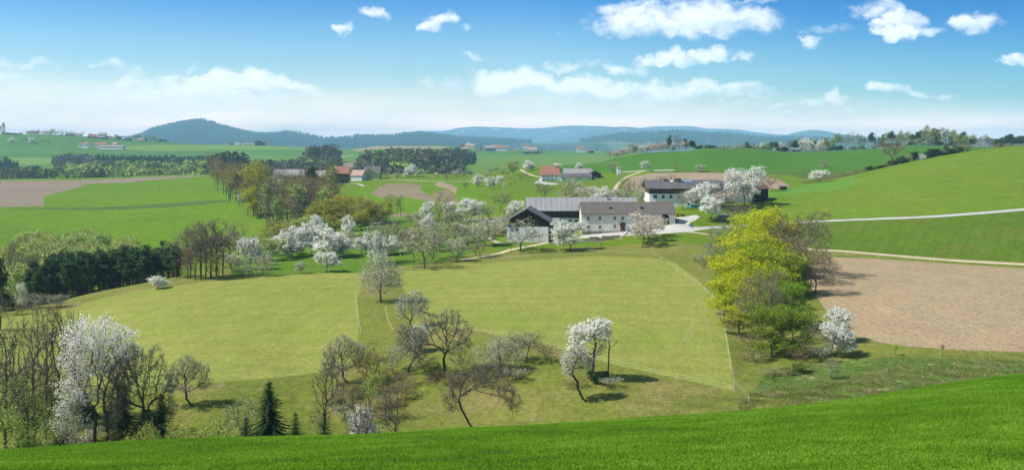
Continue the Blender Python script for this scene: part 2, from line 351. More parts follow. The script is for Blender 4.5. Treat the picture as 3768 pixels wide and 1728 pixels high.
GM['rough'] = ground_mat('rough_grass', (0.086, 0.154, 0.025), (0.138, 0.193, 0.038), (0.184, 0.176, 0.070), big=16, mid=3.2, fine=.8, fine_amt=.42, spots=[((0.414, 0.319, 0.190), 2.6, .60, .75), ((0.040, 0.099, 0.020), 3.6, .58, .45), ((0.057, 0.209, 0.020), 6.0, .60, .35)], bump=.9, bscale=2.0)
GM['gravel'] = ground_mat('pale_gravel', (0.423, 0.405, 0.369), (0.495, 0.477, 0.441), None, big=12, mid=3, fine=.5, fine_amt=.08, bump=.2, bscale=.3)
GM['dirt'] = ground_mat('dirt_track', (.48, .39, .26), (.56, .46, .32), None, big=9, mid=2.5, fine=.7, fine_amt=.15, bump=.3, bscale=.4)
GM['road'] = ground_mat('asphalt_lane', (0.361, 0.361, 0.353), (0.413, 0.413, 0.404), None, big=12, mid=3, fine=.5, fine_amt=.06, bump=.1, bscale=.2)
GM['far'] = ground_mat('far_fields', (0.075, 0.171, 0.019), (0.095, 0.194, 0.022), (0.109, 0.180, 0.029), big=160, mid=40, fine=8, fine_amt=.10, bump=.3, cells=(420, (0.109, 0.189, 0.022), (0.065, 0.149, 0.019)))
GM['farlight'] = ground_mat('far_light_field', (0.127, 0.215, 0.025), (0.143, 0.235, 0.031), None, big=120, mid=30, fine=8, fine_amt=.1, bump=.2)
GM['fardark'] = ground_mat('far_dark_field', (.065, .165, .028), (.075, .18, .03), None, big=120, mid=30, fine=8, fine_amt=.1, bump=.2, rows=(.1, 24, (.055, .14, .025), .5, .12))
GM['farther'] = ground_mat('distant_country', (0.042, 0.084, 0.024), (0.054, 0.102, 0.027), None, big=600, mid=120, fine=20, fine_amt=.15, bump=.2, cells=(420, (0.078, 0.120, 0.036), (0.156, 0.132, 0.090), (0.018, 0.042, 0.018)))
GM['mount'] = ground_mat('mountain_slopes', (.05, .10, .13), (.07, .12, .15), None, big=1500, mid=400, fine=80, fine_amt=.2, bump=0, spots=[((.08, .11, .08), 900, .60, .8)])  # bluish base colour: distance haze painted into the slopes besides the air volume
def snow(m):
    t = NT(m.node_tree); b = t.n['Principled BSDF']; old = b.inputs['Base Color'].links[0].from_socket
    g = t.new('ShaderNodeNewGeometry').outputs['Position']; s = t.new('ShaderNodeSeparateXYZ'); t.l.new(g, s.inputs[0])
    k = t.math('MULTIPLY', t.rng(s.outputs[2], 160, 200), t.rng(t.noise(t.mapping(g, scale=(1, .35, 2)), 1/160, 6, .7), .58, .66))
    t.l.new(t.mix(k, old, (.85, .87, .9)), b.inputs['Base Color'])
snow(GM['mount'])

# ------------------------------------------------------------------ regions of the ground
def P(pts, k0=4.7, k1=None, step=14, jit=0.0, seed=1):
    """outline through pixel points -> densified param points"""
    rnd = random.Random(seed); out = []
    n = len(pts)
    for i in range(n):
        a, b = pts[i], pts[(i + 1) % n]
        L = math.hypot(b[0]-a[0], (b[1]-a[1])*3); m = max(1, int(L / step))
        for j in range(m):
            f = j / m; x = a[0]+(b[0]-a[0])*f; y = a[1]+(b[1]-a[1])*f
            if 0 < j: x += rnd.uniform(-jit, jit)*3; y += rnd.uniform(-jit, jit)
            out.append((x, find_v(x, y, k0, k1)))
    return out
def spl(pts, m=6):
    """smooth an open centre line"""
    p = np.array(pts, float); d = np.concatenate([[0], np.cumsum(np.hypot(*np.diff(p, axis=0).T))])
    t = np.linspace(0, d[-1], (len(p)-1)*m+1)
    return np.stack([interp1(d, p[:, 0], t), interp1(d, p[:, 1], t)], 1)
def lane(pts, half, k0=4.7, k1=None, smooth=True):
    """strip of half-width `half` (metres) along a pixel centre line -> param outline"""
    p = spl(pts) if smooth else np.array(pts, float)
    uv = [(x, find_v(x, y, k0, k1)) for x, y in p]
    W = np.array([surf(u, v)[:2] for u, v in uv], float)
    d = np.gradient(W, axis=0); d /= np.linalg.norm(d, axis=1)[:, None] + 1e-9
    nrm = np.stack([-d[:, 1], d[:, 0]], 1)
    hw = np.broadcast_to(np.array(half, float), (len(p),)) if not isinstance(half, (list,)) else np.interp(np.linspace(0, 1, len(p)), np.linspace(0, 1, len(half)), half)
    A = W + nrm * hw[:, None]; B = W - nrm * hw[:, None]
    return xy_uv(np.concatenate([A, B[::-1]]))
def xy_uv(XY):
    out = []
    for x, y in XY:
        u = CX + F * x / y; lo, hi = 4.0, K - 1.01
        for _ in range(34):
            m = (lo + hi) / 2
            if float(surf(u, m)[1]) < y: lo = m
            else: hi = m
        out.append((u, lo))
    return out
REG = [
 ('field', 'hay', P([(-300,1172),(-300,1416),(300,1414),(480,1419),(700,1412),(1000,1390),(1150,1372),(1290,1325),(1315,1265),(1320,1180),(1318,1100),(1332,1040),(1336,1010),(1300,999),(1150,1007),(1000,1014),(850,1026),(700,1043),(560,1060),(450,1078),(330,1108),(260,1132),(150,1150),(0,1171)], 7.6, 10.6, jit=1)),
 ('field', 'hay', P([(1470,1000),(1475,1050),(1520,1110),(1545,1150),(1600,1190),(1720,1212),(1950,1248),(2060,1282),(2250,1340),(2400,1372),(2550,1404),(2695,1437),(2690,1330),(2672,1200),(2632,1095),(2560,1020),(2480,965),(2400,948),(2200,941),(2000,953),(1800,968),(1600,976)], 7.6, 10.6, jit=1)),
 ('wheel_track', 'haytrack', lane([(2378, 1318), (2440, 1303), (2500, 1270), (2532, 1220), (2545, 1160), (2546, 1110)], .17, 7.6, 10.6)),
 ('wheel_track', 'haytrack', lane([(2390, 1328), (2450, 1313), (2512, 1278), (2546, 1224), (2558, 1160)], .17, 7.6, 10.6)),
 ('wheel_track', 'haygreen', lane([(1610, 985), (1640, 1020), (1655, 1060), (1700, 1110), (1790, 1150), (1900, 1175), (2060, 1190), (2200, 1185)], .17, 7.6, 10.6)),
 ('wheel_track', 'haygreen', lane([(1760, 1060), (1900, 1092), (2100, 1108), (2300, 1100), (2430, 1085)], .17, 7.6, 10.6)),
 ('wheel_track', 'haygreen', lane([(1530, 1020), (1560, 1075), (1620, 1130), (1720, 1180), (1900, 1220), (2100, 1262), (2300, 1310)], .17, 7.6, 10.6)),
 ('wheel_track', 'haytrack', lane([(2560, 1090), (2600, 1180), (2622, 1280), (2640, 1390)], .17, 7.6, 10.6)),
 ('wheel_track', 'haygreen', lane([(300, 1150), (500, 1135), (700, 1128), (900, 1110), (1100, 1090), (1250, 1080)], .17, 7.6, 10.6)),
 ('wheel_track', 'haygreen', lane([(250, 1215), (500, 1200), (800, 1190), (1050, 1170), (1270, 1160)], .17, 7.6, 10.6)),
 ('wheel_track', 'haygreen', lane([(250, 1290), (600, 1280), (900, 1262), (1150, 1240), (1290, 1225)], .17, 7.6, 10.6)),
 ('wheel_track', 'haytrack', lane([(420, 1380), (700, 1372), (950, 1350), (1150, 1330), (1285, 1290)], .17, 7.6, 10.6)),
 ('wheel_track', 'haygreen', lane([(480, 1075), (620, 1062), (800, 1050), (1000, 1040), (1200, 1030), (1300, 1025)], .17, 7.6, 10.6)),
 ('field', 'plough', P([(2985,955),(3060,946),(3200,950),(3300,957),(3500,970),(3768,988),(4400,1020),(4400,1330),(3768,1294),(3500,1285),(3300,1270),(3190,1247),(3120,1222),(3070,1185),(3010,1100),(2975,1040)], 7.6, 11, jit=1)),
 ('field', 'slope', P([(-900,600),(-900,900),(0,930),(300,930),(640,925),(760,880),(880,800),(905,740),(900,690),(890,640),(760,635),(560,640),(0,650)], 12.2, 15.3)),
 ('field', 'plough_far', P([(-700,664),(0,664),(289,664),(560,651),(755,645),(755,648),(600,660),(466,672),(304,676),(307,684),(250,700),(186,715),(160,722),(165,757),(0,762),(-700,764)], 13, 15.6, jit=.4)),
 ('bank', 'bank', P([(10,764),(330,763),(600,750),(700,740),(850,735),(850,742),(700,756),(600,763),(480,770),(330,773),(200,772),(90,769)], 13, 14.5)),
 ('field', 'plough_brown', P([(2290,686),(2302,668),(2322,650),(2398,638),(2560,634),(2678,637),(2800,646),(2870,660),(2905,684),(2905,700),(2800,712),(2600,716),(2400,708),(2320,700)], 12.2, 14.6, jit=.5)),
 ('field', 'crop', P([(1990,668),(1985,640),(2000,618),(2200,590),(2260,570),(2400,540),(2800,530),(3400,520),(4400,520),(4400,640),(3400,640),(3150,632),(2900,630),(2700,629),(2500,627),(2380,625),(2310,632),(2150,640),(2080,652)], 13.6, 15.4)),
 ('bank', 'bank', P([(2398,630),(2500,628),(2700,630),(2900,631),(3150,633),(3300,636),(3400,650),(2950,656),(2900,642),(2700,636),(2560,634),(2398,636)], 12.6, 14.6)),
 ('field', 'slope', P([(1160,770),(1240,700),(1300,690),(1360,678),(1760,672),(1780,700),(1740,760),(1600,800),(1400,800),(1250,790)], 12.1, 14.6)),
 ('bare_soil', 'patch', P([(1366,712),(1390,690),(1420,678),(1500,672),(1560,683),(1545,697),(1570,712),(1590,725),(1600,706),(1640,697),(1660,705),(1670,722),(1690,748),(1640,756),(1590,742),(1520,730),(1450,720),(1400,728)], 12.1, 14.6, jit=1.5)),
 ('bare_soil', 'plough_brown', P([(1598,677),(1620,668),(1660,680),(1684,690),(1676,712),(1655,698),(1610,687)], 12.1, 14.6, jit=1)),
 ('bare_soil', 'patch', P([(1436,790),(1480,783),(1540,796),(1535,812),(1460,810),(1430,812)], 10.6, 14, jit=1)),
 ('field', 'orchard', P([(840,1016),(870,960),(1000,930),(1150,870),(1280,820),(1400,800),(1560,800),(1700,800),(1810,830),(1790,880),(1740,930),(1640,958),(1500,975),(1340,1004),(1200,1004),(1000,1012)], 9.4, 12.4, jit=1)),
 ('field', 'hillside', P([(2735,830),(2745,760),(2760,735),(2900,715),(3060,700),(3140,690),(3146,660),(3320,612),(3500,575),(3768,540),(4700,430),(4700,720),(3768,764),(3400,793),(3050,806),(2900,815),(2760,826)], 9.6, 12.3)),
 ('field', 'hillstrip', P([(2765,738),(2790,715),(2900,692),(3000,676),(3150,648),(3144,686),(3060,700),(2900,716)], 11.1, 12.2)),
 ('field', 'lowerslope', P([(2720,860),(2735,835),(2900,824),(3050,815),(3400,802),(3768,774),(4700,730),(4700,1010),(3768,964),(3500,949),(3300,936),(3100,920),(3000,910),(2850,894)], 9.6, 12.0)),
 ('bank', 'rough', P([(2760,1460),(2800,1390),(2860,1360),(3000,1340),(3150,1320),(3300,1310),(3500,1316),(3768,1330),(4300,1340),(4300,1400),(3768,1378),(3100,1480)], 6.2, 9.0, jit=2)),
 ('yard', 'gravel', P([(2128,876),(2140,866),(2220,858),(2300,849.5),(2400,836),(2484,823),(2490,818),(2500,812),(2486,806),(2484,800),(2520,797),(2560,790),(2576,797),(2562,808),(2540,818),(2536,828),(2560,834),(2610,836),(2640,838),(2560,848),(2540,853),(2480,856),(2400,862),(2300,867),(2200,874)], 9.6, 12.3)),
 ('road', 'road', lane([(2590,837),(2680,834),(2760,829),(2900,820),(3050,812),(3220,805),(3400,798),(3600,784),(3768,770),(4200,735)], 1.35, 9.6, 12.0)),
 ('track', 'dirt', lane([(2530,852),(2600,861),(2660,874),(2760,890),(2900,908),(3000,918),(3110,924),(3200,932),(3350,945),(3500,957),(3768,972),(4200,995)], .85, 9.6, 12.0)),
 ('track', 'dirt', lane([(1700,955),(1830,933),(1880,918),(1960,903),(2010,893),(2070,884),(2135,872)], .9, 9.6, 11.6)),
 ('track', 'dirt', lane([(1790,866),(1806,880),(1825,890),(1866,896)], .8, 9.6, 11.6)),
 ('track', 'dirt', lane([(2256,712),(2266,690),(2282,668),(2305,652),(2330,642),(2358,632),(2388,627)], 1.1, 12.2, 14.8)),
 ('road', 'gravel', lane([(2270,632),(2320,631),(2352,629),(2400,627),(2480,626)], 1.5, 13.4, 14.9)),
 ('track', 'gravel', lane([(1340,661),(1450,661),(1600,667),(1745,668)], .9, 13.4, 14.9)),
 ('track', 'gravel', lane([(1175,690),(1200,684),(1225,678),(1280,676),(1310,675),(1338,684)], .9, 12.8, 14.7)),
 ('track', 'dirt', lane([(1912,622),(1930,632),(1950,642),(1985,652)], 1.3, 14.0, 14.95)),
 ('yard', 'gravel', P([(1965,674),(1978,664),(1990,656),(1996,668),(2055,676),(2050,679),(2000,679)], 13.0, 14.6)),
 ('field', 'fardark', P([(-600,548),(60,540),(180,543),(225,556),(235,566),(120,560),(0,562),(-600,570)], 17.2, 19)),
 ('field', 'farlight', P([(-600,582),(0,582),(120,578),(205,584),(212,600),(150,606),(0,604),(-600,604)], 16.9, 18.9)),
 ('field', 'farlight', P([(440,538),(600,532),(760,534),(1000,540),(1190,549),(1160,553),(1000,549),(800,550),(700,556),(560,556),(450,548)], 18.0, 19)),
 ('field', 'fardark', P([(900,552),(1000,549),(1190,553),(1240,556),(1180,566),(1050,572),(930,570)], 17.6, 19)),
 ('field', 'fardark', P([(1740,556),(1900,560),(2100,562),(2280,562),(2280,570),(2000,572),(1760,570)], 17.6, 19)),
 ('track', 'gravel', lane([(1150,608),(1180,596),(1230,583),(1300,571)], 2.5, 17.0, 18.6)),
 ('field', 'plough_far', P([(1146,618),(1175,603),(1250,598),(1310,597),(1306,612),(1270,622),(1150,626)], 17.0, 18.4)),
 ('field', 'plough_brown', P([(1300,552),(1330,541),(1400,538),(1520,538),(1655,540),(1640,546),(1500,549),(1400,548),(1310,556)], 18.4, 19.2)),
 ('footpath', 'haytrack', lane([(1418,1122),(1422,1150),(1428,1175),(1446,1212)], .16, 7.6, 9.8)),
 ('wheel_track', 'haygreen', lane([(2790, 770), (2950, 745), (3150, 715), (3400, 690), (3600, 675), (3900, 655)], 0.22, 9.7, 12.0)),
 ('wheel_track', 'haygreen', lane([(2840, 790), (3000, 775), (3250, 745), (3500, 728), (3800, 712)], 0.22, 9.7, 12.0)),
 ('wheel_track', 'haygreen', lane([(40, 805), (250, 812), (450, 806), (650, 792), (790, 770)], 0.3, 12.3, 14)),
]
def build_ground():
    us = np.concatenate([np.arange(-1650, -60, 90), np.arange(-60, 3840, 15), np.arange(3840, 5450, 90)])
    sub = {0: 2, 1: 6, 2: 10, 3: 12, 4: 10, 5: 5, 6: 5, 7: 14, 8: 16, 9: 16, 10: 14, 11: 14, 12: 10, 13: 12, 14: 14, 15: 6, 16: 5, 17: 7, 18: 10, 19: 4, 20: 4, 21: 8}
    vs = []
    for k in range(K - 1):
        n = sub.get(k, 6); vs += [k + j / n for j in range(n)]
    vs = np.array(vs + [K - 1.02])
    rnd = np.random.RandomState(3)
    UU, VV = np.meshgrid(us, vs, indexing='ij')
    UU = UU.astype(float); VV = VV.astype(float)
    du = np.gradient(us)[:, None]; dv = np.gradient(vs)[None, :]
    jm = np.zeros(UU.shape); jm[1:-1, 1:-1] = 1
    UU += (rnd.rand(*UU.shape) - .5) * du * .35 * jm; VV += (rnd.rand(*VV.shape) - .5) * dv * .35 * jm
    pts = [Vector((a, b * 100)) for a, b in zip(UU.ravel(), VV.ravel())]
    faces = []
    def add(poly):
        n = len(pts)
        for a, b in poly: pts.append(Vector((a, b * 100)))
        faces.append(list(range(n, n + len(poly))))
    for r in REG: add(r[2])
    # whole bands by ground line
    n0 = len(REG)
    def band(v0, v1):
        xs = list(np.arange(-1640, 5360, 30))
        add([(x, v0) for x in xs] + [(x, v1) for x in reversed(xs)])
    band(0.02, 4.62); band(10.4, 15.98); band(16.0, 19.98); band(20.02, 23.0); band(23.02, K - 1.04)
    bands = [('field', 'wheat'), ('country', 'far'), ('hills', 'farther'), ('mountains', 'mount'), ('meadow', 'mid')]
    verts, edges, fs, ov, oe, of = delaunay_2d_cdt(pts, [], faces, 0, 1e-7, True)
    uv = np.array([(a.x, a.y / 100) for a in verts])
    X, Y, z = surf(uv[:, 0], uv[:, 1])
    V = np.stack([X, Y, z], 1)
    # analytic normals
    e = 0.004
    def P3(u, v): return np.stack(surf(u, v), 1)
    du_ = P3(uv[:, 0] + 1.5, uv[:, 1]) - P3(uv[:, 0] - 1.5, uv[:, 1])
    dv_ = P3(uv[:, 0], np.minimum(uv[:, 1] + e, K - 1.005)) - P3(uv[:, 0], np.maximum(uv[:, 1] - e, 0.0))
    N = np.cross(du_, dv_); N /= np.linalg.norm(N, axis=1)[:, None] + 1e-12
    N[N[:, 2] < 0] *= -1
    fs = np.array([f for f in fs if len(f) == 3], dtype=np.int64) if all(len(f) == 3 for f in fs) else None
    cen = (uv[fs[:, 0]] + uv[fs[:, 1]] + uv[fs[:, 2]]) / 3
    own = np.full(len(fs), -1)
    def inside(poly):
        p = np.array(poly); x, y = cen[:, 0], cen[:, 1]
        box = (x > p[:, 0].min()) & (x < p[:, 0].max()) & (y > p[:, 1].min()) & (y < p[:, 1].max())
        ii = np.nonzero(box)[0]; xx, yy = x[ii], y[ii]; c = np.zeros(len(ii), bool)
        q = np.roll(p, -1, 0)
        for (x0, y0), (x1, y1) in zip(p, q):
            if y0 == y1: continue
            s_ = ((y0 > yy) != (y1 > yy)); c ^= s_ & (xx < (x1 - x0) * (yy - y0) / (y1 - y0) + x0)
        return ii[c]
    vc = cen[:, 1]
    for (v0, v1), j in zip([(0.02, 4.62), (16.0, 20.0), (20.0, 23.0), (23.0, K), (10.4, 16.0)], range(5)): own[(vc > v0) & (vc < v1)] = n0 + j
    for i, r in enumerate(REG): own[inside(r[2])] = i
    a, b, c = uv[fs[:, 0]], uv[fs[:, 1]], uv[fs[:, 2]]
    cr = (b[:, 0]-a[:, 0])*(c[:, 1]-a[:, 1]) - (b[:, 1]-a[:, 1])*(c[:, 0]-a[:, 0])
    fs[cr < 0] = fs[cr < 0][:, ::-1]
    keep = np.abs(cr) > 1e-9
    fs, own = fs[keep], own[keep]
    def emit(name, key, sel):
        f = fs[sel]
        if not len(f): print('EMPTY REGION', name, key); return
        ids, inv = np.unique(f, return_inverse=True); f2 = inv.reshape(f.shape)
        me = np_mesh(name, V[ids], f2, smooth=True)
        me.normals_split_custom_set_from_vertices([tuple(n) for n in N[ids]])
        o = link(name, me, GM[key]); o['kind'] = 'structure'; return o
    emit('ground', 'grass', own == -1)
    for i, (nm, key, _) in enumerate(REG): emit(nm, key, own == i)
    for i, (nm, key) in enumerate(bands): emit(nm, key, own == n0 + i)
build_ground()
# ------------------------------------------------------------------ air
def build_haze():
    me = bpy.data.meshes.new('haze'); bm = bmesh.new(); bmesh.ops.create_cube(bm, size=1); bm.to_mesh(me); bm.free()
    m = bpy.data.materials.new('air'); m.use_nodes = True; t = m.node_tree; t.nodes.clear()
    o = t.nodes.new('ShaderNodeOutputMaterial'); v = t.nodes.new('ShaderNodeVolumePrincipled')
    v.inputs['Color'].default_value = (.42, .76, 1.0, 1); v.inputs['Density'].default_value = 1.02e-4; v.inputs['Anisotropy'].default_value = 0.0
    t.links.new(v.outputs[0], o.inputs['Volume'])
    h = link('haze', me, m); h.scale = (39600, 18800, 380); h.location = (0, 8900, 85)
    h['kind'] = 'stuff'
build_haze()
# ------------------------------------------------------------------ plant material
def leaf_mat(name, cols, rough=.7, trans=.35, var=.25, spec=.15, nscale=.8, hue=0.02):
    """cols: weighted colours mixed by noise through the crown and per tree"""
    m = bpy.data.materials.new(name); m.use_nodes = True; t = NT(m.node_tree); t.n.clear()
    g = t.new('ShaderNodeTexCoord').outputs['Object']; oi = t.new('ShaderNodeObjectInfo')
    n = t.noise(g, nscale, 3, .6); n2 = t.noise(g, nscale*5, 2, .5)
    f = t.rng(t.math('ADD', t.math('MULTIPLY', n, .6), t.math('MULTIPLY', n2, .6)), .42, .78)
    col = t.ramp(f, [(i/(len(cols)-1), c) for i, c in enumerate(cols)]) if len(cols) > 1 else None
    if col is None:
        r = t.new('ShaderNodeRGB'); r.outputs[0].default_value = (*cols[0], 1); col = r.outputs[0]
    hs = t.new('ShaderNodeHueSaturation'); t.l.new(col, hs.inputs['Color'])
    t.l.new(t.rng(oi.outputs['Random'], 0, 1, 1-var, 1+var), hs.inputs['Value'])
    t.l.new(t.rng(t.math('FRACT', t.math('MULTIPLY', oi.outputs['Random'], 7.3)), 0, 1, .5-hue, .5+hue), hs.inputs['Hue'])
    d = t.new('ShaderNodeBsdfDiffuse'); t.l.new(hs.outputs[0], d.inputs[0])
    tr = t.new('ShaderNodeBsdfTranslucent'); t.l.new(hs.outputs[0], tr.inputs[0])
    mx = t.new('ShaderNodeMixShader'); mx.inputs[0].default_value = trans
    t.l.new(d.outputs[0], mx.inputs[1]); t.l.new(tr.outputs[0], mx.inputs[2])
    o = t.new('ShaderNodeOutputMaterial'); t.l.new(mx.outputs[0], o.inputs[0])
    return m
def bark_mat(name, A, B):
    m, t, b = new_mat(name, .95, .05)
    g = t.new('ShaderNodeTexCoord').outputs['Object']
    n = t.noise(t.mapping(g, scale=(1, 1, .35)), 6, 4, .6)
    t.l.new(t.mix(t.rng(n, .35, .65), A, B), b.inputs['Base Color'])
    return m
LM = {
 'white': leaf_mat('white_blossom', [(.66,.67,.56), (.84,.83,.76), (.90,.89,.85)], trans=.45, var=.05, hue=.004),
 'cream': leaf_mat('cream_blossom', [(.46,.48,.30), (.64,.62,.47), (.78,.75,.62)], trans=.42, var=.06, hue=.005),
 'pink': leaf_mat('pinkish_blossom', [(.55,.45,.36), (.70,.60,.50), (.80,.72,.64)], trans=.30, var=.05, hue=.004),
 'grow': leaf_mat('young_leaf', [(.16,.24,.06), (.26,.36,.10), (.36,.44,.15)], trans=.4, var=.15),
 'grey': leaf_mat('greygreen_bud', [(.20,.22,.12), (.33,.35,.20), (.50,.51,.36)], trans=.3, var=.12),
 'yellow': leaf_mat('maple_flower', [(.36,.40,.010), (.58,.60,.014), (.74,.72,.025)], trans=.5, var=.05, hue=.006),
 'ygreen': leaf_mat('yellowgreen_leaf', [(.15,.24,.014), (.26,.38,.02), (.38,.48,.035)], trans=.5, var=.10, hue=.01),
 'green': leaf_mat('spring_leaf', [(.10,.18,.025), (.17,.29,.04), (.27,.40,.06)], trans=.45, var=.16),
 'beech': leaf_mat('beech_leaf', [(.27,.35,.09), (.44,.52,.15), (.56,.62,.23)], trans=.4, var=.18),
 'bronze': leaf_mat('bronze_bud', [(.17,.14,.05), (.28,.24,.07), (.38,.36,.10)], trans=.35, var=.15),
 'olive': leaf_mat('oak_bud', [(.22,.23,.025), (.38,.38,.04), (.50,.48,.07)], trans=.4, var=.12),
 'twig': leaf_mat('twig_bark', [(.13,.105,.085), (.20,.165,.13), (.26,.22,.18)], trans=0, var=.18, hue=.01),
 'twigred': leaf_mat('warm_twig', [(.22,.15,.10), (.32,.23,.16), (.40,.30,.22)], trans=0, var=.12, hue=.01),
 'pine': leaf_mat('pine_needle', [(.028,.060,.022), (.055,.100,.034), (.095,.145,.050)], trans=.12, var=.22, hue=.012),
 'spruce': leaf_mat('spruce_needle', [(.012,.030,.012), (.025,.052,.018), (.042,.078,.026)], trans=.10, var=.2, hue=.01),
 'larch': leaf_mat('larch_needle', [(.12,.18,.04), (.20,.28,.06), (.28,.36,.09)], trans=.35, var=.15),
 'gold': leaf_mat('forsythia', [(.60,.38,.02), (.80,.52,.03), (.85,.60,.05)], trans=.35, var=.05),
}
BM = {'dark': bark_mat('dark_bark', (.060,.050,.040), (.105,.090,.075)), 'brown': bark_mat('brown_bark', (.10,.078,.058), (.165,.135,.105)),
      'pinebark': bark_mat('pine_bark', (.10,.065,.045), (.17,.115,.08))}

# ------------------------------------------------------------------ skeletons by space colonisation
def rvec(rs, n):
    v = rs.normal(size=(n, 3)); return v / np.linalg.norm(v, axis=1)[:, None]
def grow(rs, blobs, trunk, n_att=420, step=.32, infl=2.6, kill=.55, iters=110, up=.08):
    """blobs: [(cx,cy,cz,rx,ry,rz,weight)]; trunk: list of points. returns nodes, parent"""
    pts = []; w = np.array([b[6] for b in blobs]); w = w / w.sum()
    for b, q in zip(blobs, w):
        n = max(4, int(n_att*q)); v = rvec(rs, n) * (rs.rand(n, 1)**.40)
        pts.append(np.array(b[:3]) + v*np.array(b[3:6]))
    att = np.concatenate(pts)
    nodes = [np.array(trunk[0], float)]; par = [-1]
    for a, b in zip(trunk[:-1], trunk[1:]):
        a = np.array(a, float); b = np.array(b, float); L = np.linalg.norm(b-a); m = max(1, int(L/step))
        for j in range(1, m+1): nodes.append(a+(b-a)*j/m + (rs.normal(size=3)*.02 if j < m else 0)); par.append(len(nodes)-2)
    N = np.array(nodes); par = list(par)
    near = np.full(len(att), 1e9); who = np.zeros(len(att), int)
    def upd(start):
        nonlocal near, who
        d = np.linalg.norm(att[:, None, :]-N[None, start:, :], axis=2); j = d.argmin(1); dm = d[np.arange(len(att)), j]
        b = dm < near; near[b] = dm[b]; who[b] = j[b]+start
    upd(int(len(N)*.35)) if len(N) > 6 else upd(0)
    first = True
    for it in range(iters):
        if not len(att): break
        act = near < (infl if not first or near.min() < infl else near.min()*1.2)
        if near.min() >= infl: act = near <= near.min()*1.1
        if not act.any(): break
        dirs = att[act]-N[who[act]]; dirs /= np.linalg.norm(dirs, axis=1)[:, None]+1e-9
        ids = np.unique(who[act]); new = []
        for i in ids:
            d = dirs[who[act] == i].mean(0) + rs.normal(size=3)*.12; d[2] += up
            d /= np.linalg.norm(d)+1e-9; new.append(N[i]+d*step); par.append(i)
        s = len(N); N = np.concatenate([N, np.array(new)]); upd(s)
        k = near > kill; att, near, who = att[k], near[k], who[k]
        if len(N) > 2600: break
    return N, np.array(par)
def radii(N, par, tip=.018, expo=2.3):
    r = np.full(len(N), 0.0); 
    for i in range(len(N)-1, 0, -1):
        if r[i] == 0: r[i] = tip**expo
        r[par[i]] += r[i]
    if r[0] == 0: r[0] = tip**expo
    return r**(1/expo)
def tubes(N, par, rad, sides=4, thin=3, thr=.05):
    """one prism per edge, shared direction frame; returns V, F"""
    idx = np.arange(1, len(N)); p = par[1:]
    A, B = N[p], N[idx]; ra, rb = rad[p], rad[idx]; ra = np.minimum(ra, rb*1.7+.01)
    d = B-A; L = np.linalg.norm(d, axis=1)[:, None]+1e-9; d = d/L
    A = A - d*np.minimum(ra[:, None]*.6, L*.3)
    h = np.where(np.abs(d[:, 2:3]) < .9, np.array([[0, 0, 1.0]]), np.array([[1.0, 0, 0]]))
    s = np.cross(d, h); s /= np.linalg.norm(s, axis=1)[:, None]+1e-9; u = np.cross(d, s)
    Vs, Fs, off = [], [], 0
    for k, sel in ((sides, rb >= thr), (thin, rb < thr)):
        n = sel.sum()
        if not n: continue
        ang = np.arange(k)*2*np.pi/k
        c, sn = np.cos(ang)[None, :, None], np.sin(ang)[None, :, None]
        ring = s[sel][:, None, :]*c + u[sel][:, None, :]*sn
        V = np.concatenate([A[sel][:, None, :]+ring*ra[sel][:, None, None], B[sel][:, None, :]+ring*rb[sel][:, None, None]], 1)
        j = np.arange(k); q = np.stack([j, (j+1) % k, k+(j+1) % k, k+j], 1)
        Fc = (np.arange(n)[:, None, None]*2*k + q[None]) + off
        Vs.append(V.reshape(-1, 3)); Fs.append(Fc.reshape(-1, 4)); off += n*2*k
    return np.concatenate(Vs), np.concatenate(Fs)
def sticks(rs, A, D, L, r, bend=.25, k=2):
    """thin two-piece flat twigs from points A along D"""
    n = len(A); D = D/(np.linalg.norm(D, axis=1)[:, None]+1e-9)
    s = np.cross(D, rvec(rs, n)); s /= np.linalg.norm(s, axis=1)[:, None]+1e-9
    M = A + D*(L*.5)[:, None]; D2 = D+rvec(rs, n)*bend; D2 /= np.linalg.norm(D2, axis=1)[:, None]; E = M + D2*(L*.5)[:, None]
    r = np.broadcast_to(r, (n,))[:, None]; u = np.cross(D, s)
    # triangular section first half, tapering to the tip
    a = [A+s*r, A-s*r*.5+u*r*.87, A-s*r*.5-u*r*.87]; m = [M+s*r*.6, M-s*r*.3+u*r*.52, M-s*r*.3-u*r*.52]
    V = np.stack(a+m+[E], 1).reshape(-1, 3); b = (np.arange(n)*7)[:, None, None]
    q = np.array([[0,1,4,3],[1,2,5,4],[2,0,3,5]])[None]+b; t = np.array([[3,4,6],[4,5,6],[5,3,6]])[None]+b
    return V, q.reshape(-1, 4), t.reshape(-1, 3), E, M
def cards(rs, C, size, asp=1.0, up=0.0, jit=.35):
    """leaf clusters: bent quads (two triangles folded) with random facing"""
    n = len(C); nn = rvec(rs, n); nn[:, 2] = np.abs(nn[:, 2])+.35; nn /= np.linalg.norm(nn, axis=1)[:, None]      # clusters look outward and up to the light
    a = np.cross(nn, rvec(rs, n)); a /= np.linalg.norm(a, axis=1)[:, None]+1e-9; b = np.cross(nn, a)
    s = (size*(1+(rs.rand(n)-.5)*2*jit))[:, None]*.5; c = np.cross(a, b)
    V = np.stack([C-a*s*asp, C+b*s+c*s*.3, C+a*s*asp, C-b*s-c*s*.1], 1).reshape(-1, 3)
    return V, (np.arange(n)*4)[:, None]+np.arange(4)[None]
